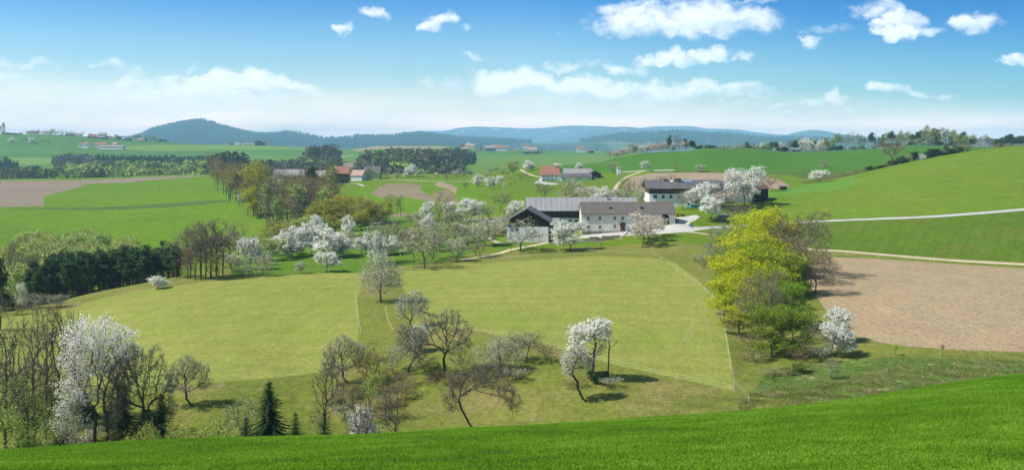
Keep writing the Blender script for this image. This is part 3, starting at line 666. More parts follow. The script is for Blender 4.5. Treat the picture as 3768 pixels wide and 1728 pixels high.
class Acc:
    def __init__(s): s.V = []; s.Q = []; s.T = []; s.mq = []; s.mt = []; s.n = 0
    def add(s, V, Q=None, T=None, m=0):
        s.V.append(V)
        if Q is not None and len(Q): s.Q.append(Q+s.n); s.mq.append(np.full(len(Q), m))
        if T is not None and len(T): s.T.append(T+s.n); s.mt.append(np.full(len(T), m))
        s.n += len(V)
    def mesh(s, name, scale=1.0):
        fs, ms = [], []
        if s.Q: fs.append(np.concatenate(s.Q)); ms.append(np.concatenate(s.mq))
        if s.T: fs.append(np.concatenate(s.T)); ms.append(np.concatenate(s.mt))
        return np_mesh(name, np.concatenate(s.V)*scale, fs, mat_idx=np.concatenate(ms))
PROTO = {}
def broadleaf(key, seed, blobs, trunk, leaf=(('white', 1.0),), n_att=420, step=.32, kill=.6, infl=2.6, twigs=3, twig_len=.55, twig_r=.012,
              per=5, size=.2, spread=.22, tip=.018, bark='dark', twigmat='twig', droop=0.0, dens=None, up=.08, trunk_r=1.0, expo=2.3, inner=.25):
    """a tree about 10 units tall. leaf: [(material, share)], empty for bare trees"""
    rs = np.random.RandomState(seed)
    N, par = grow(rs, blobs, trunk, n_att, step, infl, kill, up=up)
    if droop:
        h0 = trunk[-1][2]; rr = np.hypot(N[:, 0]-trunk[-1][0], N[:, 1]-trunk[-1][1]); N[:, 2] -= droop*np.clip(rr-.6, 0, 9)**1.5*(N[:, 2] > h0*.5)
    rad = radii(N, par, tip, expo)*trunk_r
    V, Q = tubes(N, par, rad)
    tr = Acc(); tr.add(V, Q)
    cr = Acc()
    thin = np.nonzero(rad < tip*2.6)[0]; thin = thin[thin > 2]
    reps = np.repeat(thin, twigs); D0 = N[reps]-N[par[reps]]; D0 /= np.linalg.norm(D0, axis=1)[:, None]+1e-9
    D = D0*.55 + rvec(rs, len(reps)); D[:, 2] += .18 - droop*2.2
    L = twig_len*(.45+rs.rand(len(reps))*.9)
    TV, TQ, TT, E, M = sticks(rs, N[reps], D, L, twig_r)
    cr.add(TV, TQ, TT, 0)
    mats = [LM[twigmat]]
    if leaf:
        src = np.concatenate([E, M, N[thin]]); k = int(per)
        C = np.repeat(src, k, axis=0)
        if per < 1: C = src[rs.rand(len(src)) < per]
        C = C + rs.normal(size=C.shape)*spread
        pick = rs.rand(len(C)); acc = 0
        # clumps: some boughs carry one kind, others the next
        cl = np.sin(C[:, 0]*1.9+seed)+np.sin(C[:, 1]*2.3+seed*2)+np.sin(C[:, 2]*2.1+seed*3); pick = np.clip(.65*pick+.35*(cl/6+.5), 0, .9999)
        tot = sum(w for _, w in leaf)
        srt = np.sort(pick)
        lo = 0.0
        for i, (mk, wt) in enumerate(leaf):
            hi = lo + wt/tot; a_, b_ = srt[min(int(lo*len(srt)), len(srt)-1)], srt[min(int(hi*len(srt)), len(srt)-1)]
            sel = (pick >= a_) & (pick < b_ if i < len(leaf)-1 else pick <= b_); lo = hi
            if not sel.any(): continue
            V, Q = cards(rs, C[sel], size); cr.add(V, Q, m=len(mats)); mats.append(LM[mk])
    zt = max(v[:, 2].max() for v in cr.V)
    H = np.percentile(np.concatenate(cr.V)[:, 2], 99.7)
    s = 10.0/H
    a = tr.mesh(key+'_trunk', s); a.materials.append(BM[bark])
    c = cr.mesh(key+'_crown', s)
    for mm in mats: c.materials.append(mm)
    allv = np.concatenate(cr.V)*s
    x0, x1 = np.percentile(allv[:, 0], [1.5, 98.5]); y0, y1 = np.percentile(allv[:, 1], [1.5, 98.5])
    PROTO[key] = dict(trunk=a, crown=c, w=float(x1-x0), cx=float(x0+x1)/2, nf=len(c.polygons)+len(a.polygons))
def conifer(key, seed, h=10, w=2.1, base=.4, mat='spruce', whorl=.42, per=9, droop=.28, bare=0.0, dens=1.0, bark='dark', rag=.25, top=1.0):
    rs = np.random.RandomState(seed)
    n = 14; t = np.linspace(0, 1, n); N = np.stack([.08*np.sin(t*3+seed), .08*np.cos(t*2+seed)-.08, t*h], 1); par = np.arange(n)-1
    rad = .02+.16*(1-t)
    V, Q = tubes(N, par, rad, 6, 4); tr = Acc(); tr.add(V, Q)
    cr = Acc(); z = max(base, bare*h); Cs, Ds, Ls = [], [], []
    while z < h*.985:
        f = (z-base)/(h-base); R = w*(1-f)**.85*(1+rs.uniform(-rag, rag)) + .12
        if bare: R = w*(.45+.55*math.sin(math.pi*min(1, max(0, (z-bare*h)/(h-bare*h)))*.85+.35))*(1+rs.uniform(-rag, rag))
        k = max(4, int(per*(.5+.5*(1-f)))); a0 = rs.rand()*6.28
        for j in range(k):
            a = a0+6.283*j/k+rs.uniform(-.25, .25); r = R*(1+rs.uniform(-rag, rag)); m = max(3, int(r/.16*dens))
            q = np.linspace(.05, 1, m); d = np.array([math.cos(a), math.sin(a), 0]); sd = np.array([-d[1], d[0], 0])
            P_ = np.array([.0, 0, z])+d*(r*q)[:, None]; P_[:, 2] += -droop*r*q**1.2+.10*r*q**3
            half = .34*(1-q*.75)*(.5+r*.35)+.05
            for sg in (-1, 1):
                T0 = P_; T1 = P_+sd*(sg*half*(.8+rs.rand(m)*.5))[:, None]+d*(half*.55)[:, None]; T1[:, 2] -= half*.35+rs.rand(m)*.05
                T2 = P_+d*(.20+half*.25)[:, None] if False else P_+d*.17; T2[:, 2] -= rs.rand(m)*.10
                V = np.stack([T0, T1, T2], 1).reshape(-1, 3); cr.add(V, None, np.arange(len(V)).reshape(-1, 3))
        z += whorl*(.6+.5*(1-f))*(1+rs.uniform(-.3, .3))
    V = np.array([[.06,0,h*.97],[-.06,.02,h*.97],[0,0,h*1.02]]); cr.add(V, None, np.array([[0,1,2]]))
    a = tr.mesh(key+'_trunk', 10/h); a.materials.append(BM[bark]); c = cr.mesh(key+'_crown', 10/h); c.materials.append(LM[mat])
    av = np.concatenate(cr.V)*10/h; PROTO[key] = dict(trunk=a, crown=c, w=float(np.percentile(av[:, 0], 98.5)-np.percentile(av[:, 0], 1.5)), cx=0, nf=len(c.polygons))
def pine(key, seed, w=1.7, bare=.45, mat='pine', n_att=90, per=7, size=.30, tall=1.0):
    rs = np.random.RandomState(seed); zb = 10*bare; zc = (10+zb)/2
    broadleaf(key, seed, [(rs.uniform(-.3,.3), 0, zb+(10-zb)*.30, w*.9, w*.9, (10-zb)*.30, 1.0), (rs.uniform(-.3,.3), .2, zb+(10-zb)*.60, w*.72, w*.72, (10-zb)*.25, .7), (0, 0, 9.2, w*.38, w*.38, .9, .3)],
              [(0, 0, 0), (.1, 0, zb), (rs.uniform(-.15,.15), 0, 9.4)], leaf=((mat, 1.0),), n_att=n_att, step=.4, kill=.75, infl=2.5, twigs=2, twig_len=.4, per=per, size=size, spread=.24, tip=.03,
              bark='pinebark', up=-.02, twigmat='twig')
# ------------------------------------------------------------------ tree kinds (each 10 units tall, scaled where planted)
def B(x, y, z, rx, ry, rz, w=1.0): return (x, y, z, rx, ry, rz, w)
rnd_blobs = lambda rs, n, R, z0, z1, r: [B(rs.uniform(-R, R), rs.uniform(-R, R), rs.uniform(z0, z1), r*rs.uniform(.8, 1.25), r*rs.uniform(.8, 1.25), r*rs.uniform(.6, 1.0), rs.uniform(.6, 1.3)) for _ in range(n)]
def make_protos():
    R_ = np.random.RandomState
    W = (('white', .9), ('grow', .1)); WG = (('white', .62), ('grey', .38)); CG = (('cream', .55), ('grey', .45)); PK = (('pink', .8), ('grey', .2)); GG = (('grey', .85), ('cream', .15))
    # mid-distance fruit trees
    for i, sd in enumerate((11, 12, 13)):
        rs = R_(sd)
        broadleaf('white%d' % i, sd, rnd_blobs(rs, 9, 2.3, 2.4, 7.8, 1.8)+[B(0, 0, 5.4, 3.2, 3.2, 4.3, 2)], [(0, 0, 0), (.1, 0, .9), (.2, .1, 1.6)], W, n_att=330, step=.42, kill=.70, twigs=2, twig_len=.7, per=4, size=.32, spread=.22)
        broadleaf('cream%d' % i, sd+20, rnd_blobs(rs, 8, 2.1, 2.6, 7.8, 1.7)+[B(0, 0, 5.4, 3.0, 3.0, 4.2, 2)], [(0, 0, 0), (.15, 0, 1.0), (.1, .1, 1.6)], CG, n_att=300, step=.42, kill=.70, twigs=2, twig_len=.7, per=3.0, size=.26, spread=.25)
        broadleaf('grey%d' % i, sd+40, rnd_blobs(rs, 9, 2.6, 2.6, 7.8, 1.6)+[B(0, 0, 5.5, 3.4, 3.4, 4.1, 2)], [(0, 0, 0), (-.25, 0, 1.4), (.1, .1, 2.3)], GG, n_att=330, step=.42, kill=.68, twigs=3, twig_len=.75, per=1.8, size=.22, spread=.2, inner=.3)
        broadleaf('bare%d' % i, sd+60, rnd_blobs(rs, 8, 2.3, 4.4, 8.0, 1.7)+[B(0, 0, 6.2, 3.6, 3.6, 3.2, 2)], [(0, 0, 0), (.1, 0, 1.8), (.3, .1, 2.8)], (), n_att=320, step=.42, kill=.68, twigs=7, twig_len=.85, twig_r=.015)
        broadleaf('rare%d' % i, sd+70, rnd_blobs(rs, 8, 2.3, 4.0, 8.0, 1.7)+[B(0, 0, 6.0, 3.4, 3.4, 3.2, 2)], [(0, 0, 0), (.1, 0, 1.4), (.3, .1, 2.2)], (('bronze', 1),), n_att=280, step=.42, kill=.70, twigs=4, twig_len=.8, twig_r=.016, per=.35, size=.2, twigmat='twigred', bark='brown')
    broadleaf('pinkw0', 91, rnd_blobs(R_(5), 11, 2.8, 3.4, 7.8, 1.7), [(0, 0, 0), (.2, 0, 1.4), (.5, .1, 2.2)], PK, n_att=330, step=.42, kill=.68, twigs=3, twig_len=.8, per=2.2, size=.27, spread=.2, expo=2.1)
    broadleaf('widewhite', 92, rnd_blobs(R_(6), 14, 3.6, 3.0, 8.2, 2.0), [(0, 0, 0), (.1, 0, 2.0), (.3, .1, 3.4)], (('white', .93), ('grow', .07)), n_att=460, step=.42, kill=.68, twigs=3, twig_len=.7, per=3.4, size=.28, spread=.22)
    # tall woodland trees
    for i, sd in enumerate((31, 32, 33)):
        rs = R_(sd)
        tb = [(0, 0, 0), (.05, 0, 2.0), (.1*(i-1), .1, 4.4)]
        sh = [B(0, 0, 6.0, 1.7, 1.7, 4.0, 2)]+rnd_blobs(rs, 7, 1.2, 3.4, 8.8, 1.0)
        broadleaf('tallbare%d' % i, sd, sh, tb, (), n_att=280, step=.42, kill=.58, twigs=5, twig_len=.9, twig_r=.017, up=.22)
        broadleaf('tallbronze%d' % i, sd+5, sh, tb, (('bronze', .8), ('olive', .2)), n_att=220, step=.42, kill=.68, twigs=3, twig_len=.8, per=1.2, size=.24, spread=.25, up=.2)
        broadleaf('tallgreen%d' % i, sd+9, sh, tb, (('green', .4), ('beech', .6)), n_att=200, step=.45, kill=.75, twigs=2, twig_len=.7, per=3.0, size=.34, spread=.3, up=.2)
        broadleaf('oak%d' % i, sd+14, [B(0, 0, 5.4, 3.4, 3.2, 4.2, 2)]+rnd_blobs(rs, 11, 2.5, 2.4, 8.4, 1.5), [(0, 0, 0), (.1, 0, 1.2), (0, .1, 2.4)], (('olive', .82), ('bronze', .18)), n_att=460, step=.42, kill=.64, twigs=3, twig_len=.6, per=2.4, size=.24, spread=.25)
        broadleaf('beech%d' % i, sd+18, [B(0, 0, 5.8, 2.6, 2.6, 3.9, 2)]+rnd_blobs(rs, 7, 1.7, 3.4, 8.6, 1.4), [(0, 0, 0), (.1, 0, 1.2), (0, .1, 2.4)], (('beech', .8), ('grow', .2)), n_att=220, step=.45, kill=.75, twigs=2, twig_len=.6, per=3.4, size=.34, spread=.3)
        pine('pine%d' % i, sd+50, w=1.75+.2*i, bare=.30+.06*i, n_att=120)
        conifer('spruce%d' % i, sd+60, w=1.9+.25*i, per=9)
        broadleaf('larch%d' % i, sd+70, [B(0, 0, 6.0, 1.1, 1.1, 4.0, 2)], [(0, 0, 0), (0, 0, 5), (.05, 0, 9.4)], (('larch', .8), ('green', .2)), n_att=160, step=.42, kill=.6, twigs=3, twig_len=.6, per=2.5, size=.24, spread=.2, up=-.05)
    # near, detailed ones
    broadleaf('nearwhite', 201, [B(-.2,0,8.0,1.9,2.0,1.7,1.6), B(1.1,0,7.6,1.5,1.6,1.5,1.2), B(-1.1,.2,6.6,1.3,1.6,1.3,1), B(2.0,.2,6.9,1.0,1.2,.9,.6), B(-1.3,-.2,4.9,1.1,1.4,1.2,1), B(-1.7,.1,3.6,.9,1.1,.9,.6), B(-2.2,0,2.3,.8,1.0,.8,.45), B(.5,0,6.1,1.2,1.4,.8,.4), B(-.4,.3,4.1,.8,1.0,.8,.4)],
              [(0, 0, 0), (-.02, 0, 1.6), (.05, .05, 3.0)], (('white', .94), ('grow', .06)), n_att=1100, step=.22, kill=.33, infl=1.8, twigs=3, twig_len=.38, twig_r=.007, per=3.6, size=.088, spread=.10, tip=.012, trunk_r=1.0)
    broadleaf('pear', 202, [B(0,0,8.9,1.2,1.2,1.0,.8), B(-.5,.3,7.4,2.2,2.2,1.6,1.5), B(.8,-.2,6.3,2.8,2.6,1.7,1.6), B(-1.0,.1,5.2,2.6,2.6,1.8,1.5), B(.9,.1,4.0,2.7,2.6,1.6,1.4), B(-.6,0,2.6,2.2,2.3,1.2,.8)],
              [(0, 0, 0), (-.2, 0, 2.2), (.1, .05, 5.0), (.05, 0, 7.8)], (('grey', .5), ('cream', .35), ('white', .15)), n_att=760, step=.26, kill=.45, infl=2.0, twigs=4, twig_len=.6, twig_r=.009, per=1.5, size=.13, spread=.13, tip=.014, droop=.10, up=-.05)
    broadleaf('nearfruit', 203, [B(-1.4,0,7.9,1.7,1.7,1.6,1), B(.9,.3,8.3,1.8,1.7,1.5,1.1), B(-2.6,.2,5.9,1.7,1.8,1.7,1), B(2.5,-.2,6.2,1.8,1.8,1.7,1), B(0,.3,6.0,2.1,2.0,1.7,.8), B(-2.6,0,4.0,1.4,1.5,1.3,.7), B(2.9,.1,4.1,1.3,1.4,1.3,.6), B(.2,-1.5,4.4,1.5,1.4,1.3,.6)],
              [(0, 0, 0), (-.35, 0, .9), (-.5, .1, 1.8), (-.2, 0, 2.4)], (('grey', .55), ('white', .45)), n_att=860, step=.26, kill=.43, infl=2.0, twigs=5, twig_len=.5, twig_r=.010, per=1.8, size=.14, spread=.14, tip=.015, trunk_r=1.25)
    broadleaf('nearbare', 204, [B(-1.4,0,7.9,1.8,1.8,1.6,1), B(1.2,.3,8.2,1.9,1.8,1.5,1.1), B(-2.9,.2,5.8,1.7,1.8,1.8,1), B(2.8,-.2,6.2,1.8,1.8,1.8,1), B(0,.3,6.3,2.1,2.0,1.8,.8), B(3.2,0,4.1,1.4,1.5,1.3,.7), B(-3.3,.1,3.9,1.3,1.4,1.2,.6), B(.3,-1.6,4.3,1.6,1.5,1.4,.6)],
              [(0, 0, 0), (.3, 0, .8), (.15, .1, 1.6)], (('grey', 1),), n_att=900, step=.26, kill=.42, infl=2.0, twigs=8, twig_len=.6, twig_r=.011, per=.3, size=.11, spread=.10, tip=.016, trunk_r=1.25)
    broadleaf('lean', 205, [B(-1.2,0,8.1,1.9,1.8,1.6,1), B(-3.0,.2,6.1,1.7,1.7,1.8,1), B(.8,.3,6.6,1.9,1.8,1.7,1), B(-1.4,.3,5.4,2.1,2.0,1.6,.8), B(-3.6,.1,3.8,1.2,1.4,1.4,.7), B(1.7,0,4.2,1.3,1.4,1.3,.7), B(-1,-1.6,4.0,1.3,1.3,1.2,.5)],
              [(0, 0, 0), (-.6, 0, .7), (-1.1, .1, 1.5), (-1.1, 0, 2.3)], (('grey', .75), ('cream', .25)), n_att=820, step=.26, kill=.42, infl=2.2, twigs=6, twig_len=.55, twig_r=.010, per=1.2, size=.13, spread=.13, tip=.016, trunk_r=1.25)
    broadleaf('leanwhite', 206, [B(-1.0,0,8.2,1.6,1.5,1.4,1.2), B(-2.0,.2,6.8,1.4,1.5,1.4,1), B(-.2,.3,6.6,1.3,1.4,1.3,.9), B(-2.3,.1,5.2,.9,1.2,1.0,.7)],
              [(0, 0, 0), (-.6, 0, .9), (-1.1, .1, 2.3), (-1.2, 0, 3.6)], (('cream', .55), ('white', .25), ('grey', .2)), n_att=560, step=.26, kill=.42, infl=2.2, twigs=4, twig_len=.5, twig_r=.010, per=2.0, size=.15, spread=.12, tip=.017, trunk_r=1.5)
    broadleaf('tallwhite', 207, [B(.8,0,8.9,1.1,1.1,1.0,1), B(-.7,0,7.9,1.5,1.4,1.2,1.2), B(.7,.1,7.0,1.4,1.4,1.2,1.1), B(-1.3,.1,6.6,1.2,1.3,1.1,.9), B(-1.5,0,4.9,1.0,1.2,1.2,.7), B(.9,0,5.0,.8,.9,.9,.4)],
              [(0, 0, 0), (.1, 0, 2.0), (.2, .1, 4.0)], (('white', .92), ('grow', .08)), n_att=640, step=.24, kill=.40, infl=2.0, twigs=3, twig_len=.4, twig_r=.009, per=3.0, size=.15, spread=.14, tip=.014, trunk_r=1.4)
    broadleaf('dead', 208, [B(.3,0,8.6,.8,.8,1.2,1), B(-1.1,0,7.0,.8,.8,1.5,.7), B(1.1,0,7.0,.8,.8,1.2,.7)], [(0, 0, 0), (.1, 0, 2.0), (.2, .1, 4.5)], (), n_att=60, step=.35, kill=.5, infl=2.2, twigs=1, twig_len=.5, twig_r=.02, tip=.035, up=.1)
    broadleaf('multistem', 209, [B(-2.2,0,7.6,1.7,1.6,1.9,1), B(0,.2,8.1,1.7,1.6,1.8,1), B(2.4,0,7.5,1.8,1.7,2.0,1), B(-3.4,.1,5.6,1.1,1.2,1.4,.5), B(3.7,0,5.6,1.1,1.2,1.5,.5)],
              [(0, 0, 0), (.05, 0, .6), (.1, .1, 1.2)], (), n_att=900, step=.28, kill=.40, infl=3.0, twigs=9, twig_len=.8, twig_r=.011, tip=.014, up=.12)
    for i, sd in enumerate((301, 302, 303)):
        rs = R_(sd)
        broadleaf('neartall%d' % i, sd, [B(0,0,6.6,1.4,1.4,3.4,2)]+rnd_blobs(rs, 7, 1.1, 3.8, 9.0, .9), [(0, 0, 0), (.08*(i-1), 0, 2.5), (.15*(1-i), .1, 4.8)], (), n_att=460, step=.26, kill=.36, infl=1.8, twigs=4, twig_len=.6, twig_r=.009, tip=.013, up=.22, trunk_r=1.4)
        broadleaf('nearleaf%d' % i, sd+10, [B(0,0,5.6,1.9,1.9,3.6,2)]+rnd_blobs(rs, 8, 1.6, 2.4, 8.6, 1.0), [(0, 0, 0), (.08*(i-1), 0, 1.5), (.15*(1-i), .1, 3.8)], ((('beech', .5), ('green', .5)), (('ygreen', .6), ('beech', .4)), (('grow', .5), ('grey', .5)))[i], n_att=420, step=.28, kill=.45, infl=1.8, twigs=3, twig_len=.5, twig_r=.009, per=1.8, size=.15, spread=.17, tip=.014, up=.12)
    broadleaf('maple0', 401, [B(0,0,5.6,3.0,3.0,4.0,2)]+rnd_blobs(R_(41), 14, 2.6, 2.4, 8.8, 1.3), [(0, 0, 0), (.1, 0, 1.5), (0, .1, 3.2)], (('yellow', .82), ('ygreen', .18)), n_att=900, step=.28, kill=.44, infl=2, twigs=3, twig_len=.5, twig_r=.009, per=2.5, size=.17, spread=.17, tip=.014)
    broadleaf('maple1', 402, [B(0,0,5.4,2.7,2.7,4.2,2)]+rnd_blobs(R_(42), 14, 2.4, 2.0, 8.8, 1.2), [(0, 0, 0), (.1, 0, 1.5), (0, .1, 3.2)], (('ygreen', .62), ('yellow', .28), ('green', .10)), n_att=860, step=.28, kill=.44, infl=2, twigs=3, twig_len=.5, twig_r=.009, per=2.2, size=.17, spread=.18, tip=.014)
    broadleaf('maple2', 404, [B(0,0,5.2,2.9,2.9,4.3,2)]+rnd_blobs(R_(44), 14, 2.5, 1.6, 8.8, 1.2), [(0, 0, 0), (.1, 0, 1.2), (0, .1, 2.6)], (('ygreen', .55), ('green', .45)), n_att=800, step=.28, kill=.46, infl=2, twigs=3, twig_len=.5, twig_r=.009, per=2.6, size=.17, spread=.18, tip=.014)
    broadleaf('bigbare', 403, [B(0,0,6.6,3.2,3.0,3.0,2), B(2.6,0,5.2,1.8,1.8,2.2,.8)]+rnd_blobs(R_(43), 8, 2.6, 4.6, 8.9, 1.3), [(0, 0, 0), (.1, 0, 1.5), (.1, .1, 2.6)], (('bronze', 1),), n_att=860, step=.30, kill=.42, infl=2, twigs=7, twig_len=.66, twig_r=.009, per=.2, size=.13, spread=.1, tip=.013, up=.12)
    conifer('nearspruce', 501, w=2.9, base=.3, per=13, whorl=.36, droop=.42, rag=.22, dens=1.5)
    conifer('smallspruce', 502, w=3.3, base=.2, per=12, whorl=.42, droop=.30, rag=.25)
    # shrubs
    def shrub(key, sd, leaf, per, size=.34, twigmat='twig', wide=4.2, n=260, twigs=3):
        rs = R_(sd)
        broadleaf(key, sd, rnd_blobs(rs, 7, wide*.62, 3.0, 7.6, 2.4), [(0, 0, 0), (.1, 0, .5)], leaf, n_att=n, step=.55, kill=.85, infl=4.5, twigs=twigs, twig_len=1.0, twig_r=.02, per=per, size=size, spread=.32, tip=.03, up=.1, twigmat=twigmat)
    shrub('shrubgreen', 601, (('grow', .5), ('green', .5)), 3.0); shrub('shrubolive', 602, (('bronze', .5), ('olive', .5)), 1.6, .26)
    shrub('shrubbare', 603, (('bronze', 1),), .3, .24, 'twigred', twigs=5); shrub('shrubgrey', 604, (('grey', .8), ('cream', .2)), 1.4, .3)
    shrub('shrubwhite', 605, (('white', .9), ('grow', .1)), 3.4, .34); shrub('shrubyellow', 606, (('ygreen', .5), ('beech', .5)), 2.6, .26); shrub('shrubgold', 607, (('gold', 1),), 5, .4)
    shrub('shrubdark', 608, (('pine', 1),), 4, .45); shrub('shrubpink', 609, (('pink', .6), ('grey', .4)), 1.8, .3, 'twigred')
make_protos()
print('PROTO faces', sum(p['nf'] for p in PROTO.values()), {k: (p['nf'], round(p['w'], 1)) for k, p in PROTO.items()})
# ------------------------------------------------------------------ planting
KD = {}
for ks, nm, ds in [
    ('white0 white1 white2', 'blossoming_tree', 'white blossoming fruit tree'), ('cream0 cream1 cream2', 'blossoming_tree', 'creamy half open fruit tree'),
    ('grey0 grey1 grey2', 'fruit_tree', 'grey green budding fruit tree'), ('bare0 bare1 bare2 nearbare bigbare', 'bare_tree', 'bare round crowned tree'),
    ('rare0 rare1 rare2', 'bare_tree', 'reddish brown twiggy tree'), ('pinkw0', 'cherry_tree', 'pinkish white wide cherry'), ('widewhite', 'cherry_tree', 'big white wide cherry'),
    ('tallbare0 tallbare1 tallbare2 neartall0 neartall1 neartall2', 'bare_tree', 'tall slender bare tree'), ('tallbronze0 tallbronze1 tallbronze2', 'budding_tree', 'tall bronze budding tree'),
    ('tallgreen0 tallgreen1 tallgreen2', 'leafy_tree', 'tall fresh green tree'), ('oak0 oak1 oak2', 'oak_tree', 'broad olive green oak'), ('beech0 beech1 beech2', 'beech_tree', 'pale green leafing beech'),
    ('pine0 pine1 pine2', 'pine_tree', 'dark pine with bare stem'), ('spruce0 spruce1 spruce2 nearspruce smallspruce', 'spruce_tree', 'dark green spruce'), ('larch0 larch1 larch2', 'larch_tree', 'slim light green larch'),
    ('nearwhite', 'blossoming_tree', 'tall white blossoming cherry'), ('pear', 'pear_tree', 'drooping grey white pear tree'), ('nearfruit', 'fruit_tree', 'old white budding fruit tree'),
    ('lean lean2', 'fruit_tree', 'leaning old fruit tree'), ('leanwhite', 'fruit_tree', 'bent white fruit tree'), ('tallwhite', 'blossoming_tree', 'upright white fruit tree'), ('dead', 'dead_tree', 'gnarled dead leafless tree'),
    ('multistem', 'bare_tree', 'bare tree forking low'), ('nearleaf0 nearleaf1 nearleaf2', 'leafy_tree', 'light green leafing tree'), ('maple0', 'maple_tree', 'bright yellow flowering maple'), ('maple1', 'maple_tree', 'yellow green leafing maple'), ('maple2', 'maple_tree', 'fresh green leafing maple'),
    ('shrubgreen', 'green_shrub', 'fresh green shrub'), ('shrubolive', 'olive_shrub', 'olive brown budding shrub'), ('shrubbare', 'bare_shrub', 'reddish bare shrub'), ('shrubgrey', 'grey_shrub', 'grey green shrub'),
    ('shrubwhite', 'blossoming_shrub', 'white blossoming shrub'), ('shrubyellow', 'yellow_shrub', 'yellow green shrub'), ('shrubgold', 'forsythia_shrub', 'golden forsythia shrub'), ('shrubdark', 'juniper_shrub', 'dark evergreen shrub'), ('shrubpink', 'pink_shrub', 'pinkish blossoming shrub')]:
    for k in ks.split(): KD[k] = (nm, ds)
prnd = random.Random(77); AUTO = []
def plant_at(kind, loc, H, Wd, label, group=None, rz=None, name=None, cat=None, lean=0):
    p = PROTO[kind]; nm, ds = KD[kind]
    o = empty(name or nm, loc, 0, label, cat or ('shrub' if 'shrub' in nm else 'tree'), group)
    sxy = Wd / p['w']; o.scale = (sxy, sxy, H / 10.0)
    o.rotation_euler = (0, lean, prnd.uniform(0, 6.28) if rz is None else rz)
    for nm2, me in (('trunk', p['trunk']), ('crown', p['crown'])):
        c = bpy.data.objects.new(nm2, me); COL.objects.link(c); c.parent = o
    return o
def T(kind, px, base, top, wide, where=None, group=None, Y=None, rz=None, k0=4.7, k1=None, **kw):
    """plant by where the foot stands and how high and wide it reads"""
    if Y is None:
        g = ground_px(px, base, k0, k1); Y = g.y
    else:
        g = ground_Y(px, Y); base = HY + F * (CZ - g.z) / g.y
    H = (base - top) / F * g.y; Wd = wide / F * g.y
    g.z -= .08
    ds = KD[kind][1]
    lab = f"{ds} {where}" if where else None
    o = plant_at(kind, g, H, Wd, lab, group, rz, **kw)
    if not where: AUTO.append((group, ds, px, o))
    return o
# ---- by the near slope, bottom of the hollow
NL = 'trees in the hollow behind the young wheat'
T('nearwhite', 350, 0, 1163, 275, 'towering above the hollow by the young wheat', NL, Y=112, rz=0)
for i, (k, px, top, w, Y) in enumerate([('neartall0',20,1150,120,118),('neartall1',62,1165,110,124),('neartall2',128,1078,120,112),('neartall0',168,1120,110,121),('neartall1',218,1085,110,113),('neartall2',262,1120,110,125),('neartall1',100,1260,90,106),
     ('neartall0',300,1200,80,126),('neartall2',392,1240,150,111),('neartall1',432,1255,140,118),('nearbare',520,1262,240,113),('neartall2',-30,1190,120,112),('neartall0',462,1300,110,126)]):
    T(k, px, 0, top, w, ['at the very edge of the hollow','beside the edge of the hollow','with a bushy mistletoe head above the hollow','second in the dark hollow row','tallest of the dark hollow row','just before the big white cherry','with forked stem low in the hollow','squeezed behind the big white cherry','close behind the big white cherry','next to the dark hollow spruces','with wide round head over the hollow spruces','cut by the edge of the view','thin between the hollow spruces'][i], NL, Y=Y)
for i, (k, px, top, w, Y) in enumerate([('smallspruce',455,1398,120,120),('smallspruce',592,1440,130,112),('nearspruce',300,1440,110,128),('smallspruce',180,1390,110,130),('smallspruce',235,1480,100,118),('smallspruce',60,1400,120,128),('smallspruce',405,1470,90,124),('smallspruce',545,1500,90,124)]):
    T(k, px, 0, top, w, ['in the hollow under the round bare tree','at the outer rim of the hollow wood','behind the big white cherry stem','low in the shade of the hollow row','beside the white cherry foot','at the dark corner of the hollow','between the two hollow stems','half hidden below the bare tree'][i], NL, Y=Y)
for i, (k, px, top, w, Y) in enumerate([('nearleaf0',15,1385,130,112),('nearleaf0',90,1440,110,107),('nearleaf1',150,1460,110,116),('nearleaf0',205,1360,90,124),('nearleaf2',255,1500,90,110),('nearleaf1',40,1500,110,104),('nearleaf2',0,1320,110,126),('nearleaf1',110,1350,100,128),('nearleaf0',150,1530,90,105)]):
    T(k, px, 0, top, w, ['at the shaded edge of the hollow','by the first hollow stem','between the first two hollow stems','lit behind the hollow row','left of the big white cherry foot','low beside the wheat edge','behind the first hollow stems','against the meadow behind the hollow','lowest in front of the hollow stems'][i].replace('left of','just beside'), NL, Y=Y)
for i, (k, px, top, w, Y) in enumerate([('shrubpink',285,1555,90,106),('shrubyellow',500,1555,110,106),('shrubyellow',625,1575,100,108),('shrubgreen',560,1590,80,104),('shrubyellow',762,1532,120,106),('shrubgrey',345,1570,80,118),('shrubolive',430,1580,80,112),('shrubyellow',690,1585,70,104),('shrubgreen',100,1590,120,102)]):
    T(k, px, 0, top, w, ['at the foot of the tall white cherry','under the round bare hollow tree','on the open rim of the hollow','between two yellow shrubs of the hollow','alone beside the light willow','behind the white cherry foot','in the shade under the hollow trees','small by the alone yellow shrub','along the hollow edge under leafy trees'][i], NL, Y=Y)
T('lean', 712, 1492, 1305, 155, 'over its own dark shadow at the meadow corner', NL, rz=0.2, k0=7)
BT = 'trees along the foot of the pasture'
T('nearspruce', 990, 0, 1388, 185, 'standing tall behind the wheat edge', BT, Y=104)
T('smallspruce', 905, 0, 1526, 120, 'small to the side of the tall spruce by the willow', BT, Y=103)
T('smallspruce', 1087, 0, 1510, 115, 'small and alone near the tall spruce', BT, Y=103)
T('smallspruce', 1193, 0, 1506, 125, 'small below the slender bare tree', BT, Y=101)
T('nearleaf2', 885, 0, 1450, 110, 'like a pale willow behind the small spruce', BT, Y=107)
T('shrubyellow', 850, 0, 1560, 80, 'under the pale willow', BT, Y=102)
T('neartall0', 1194, 0, 1308, 115, 'behind the small spruce below the meadow', BT, Y=106)
T('neartall1', 1318, 0, 1400, 75, 'in front of the small white shrub', BT, Y=103)
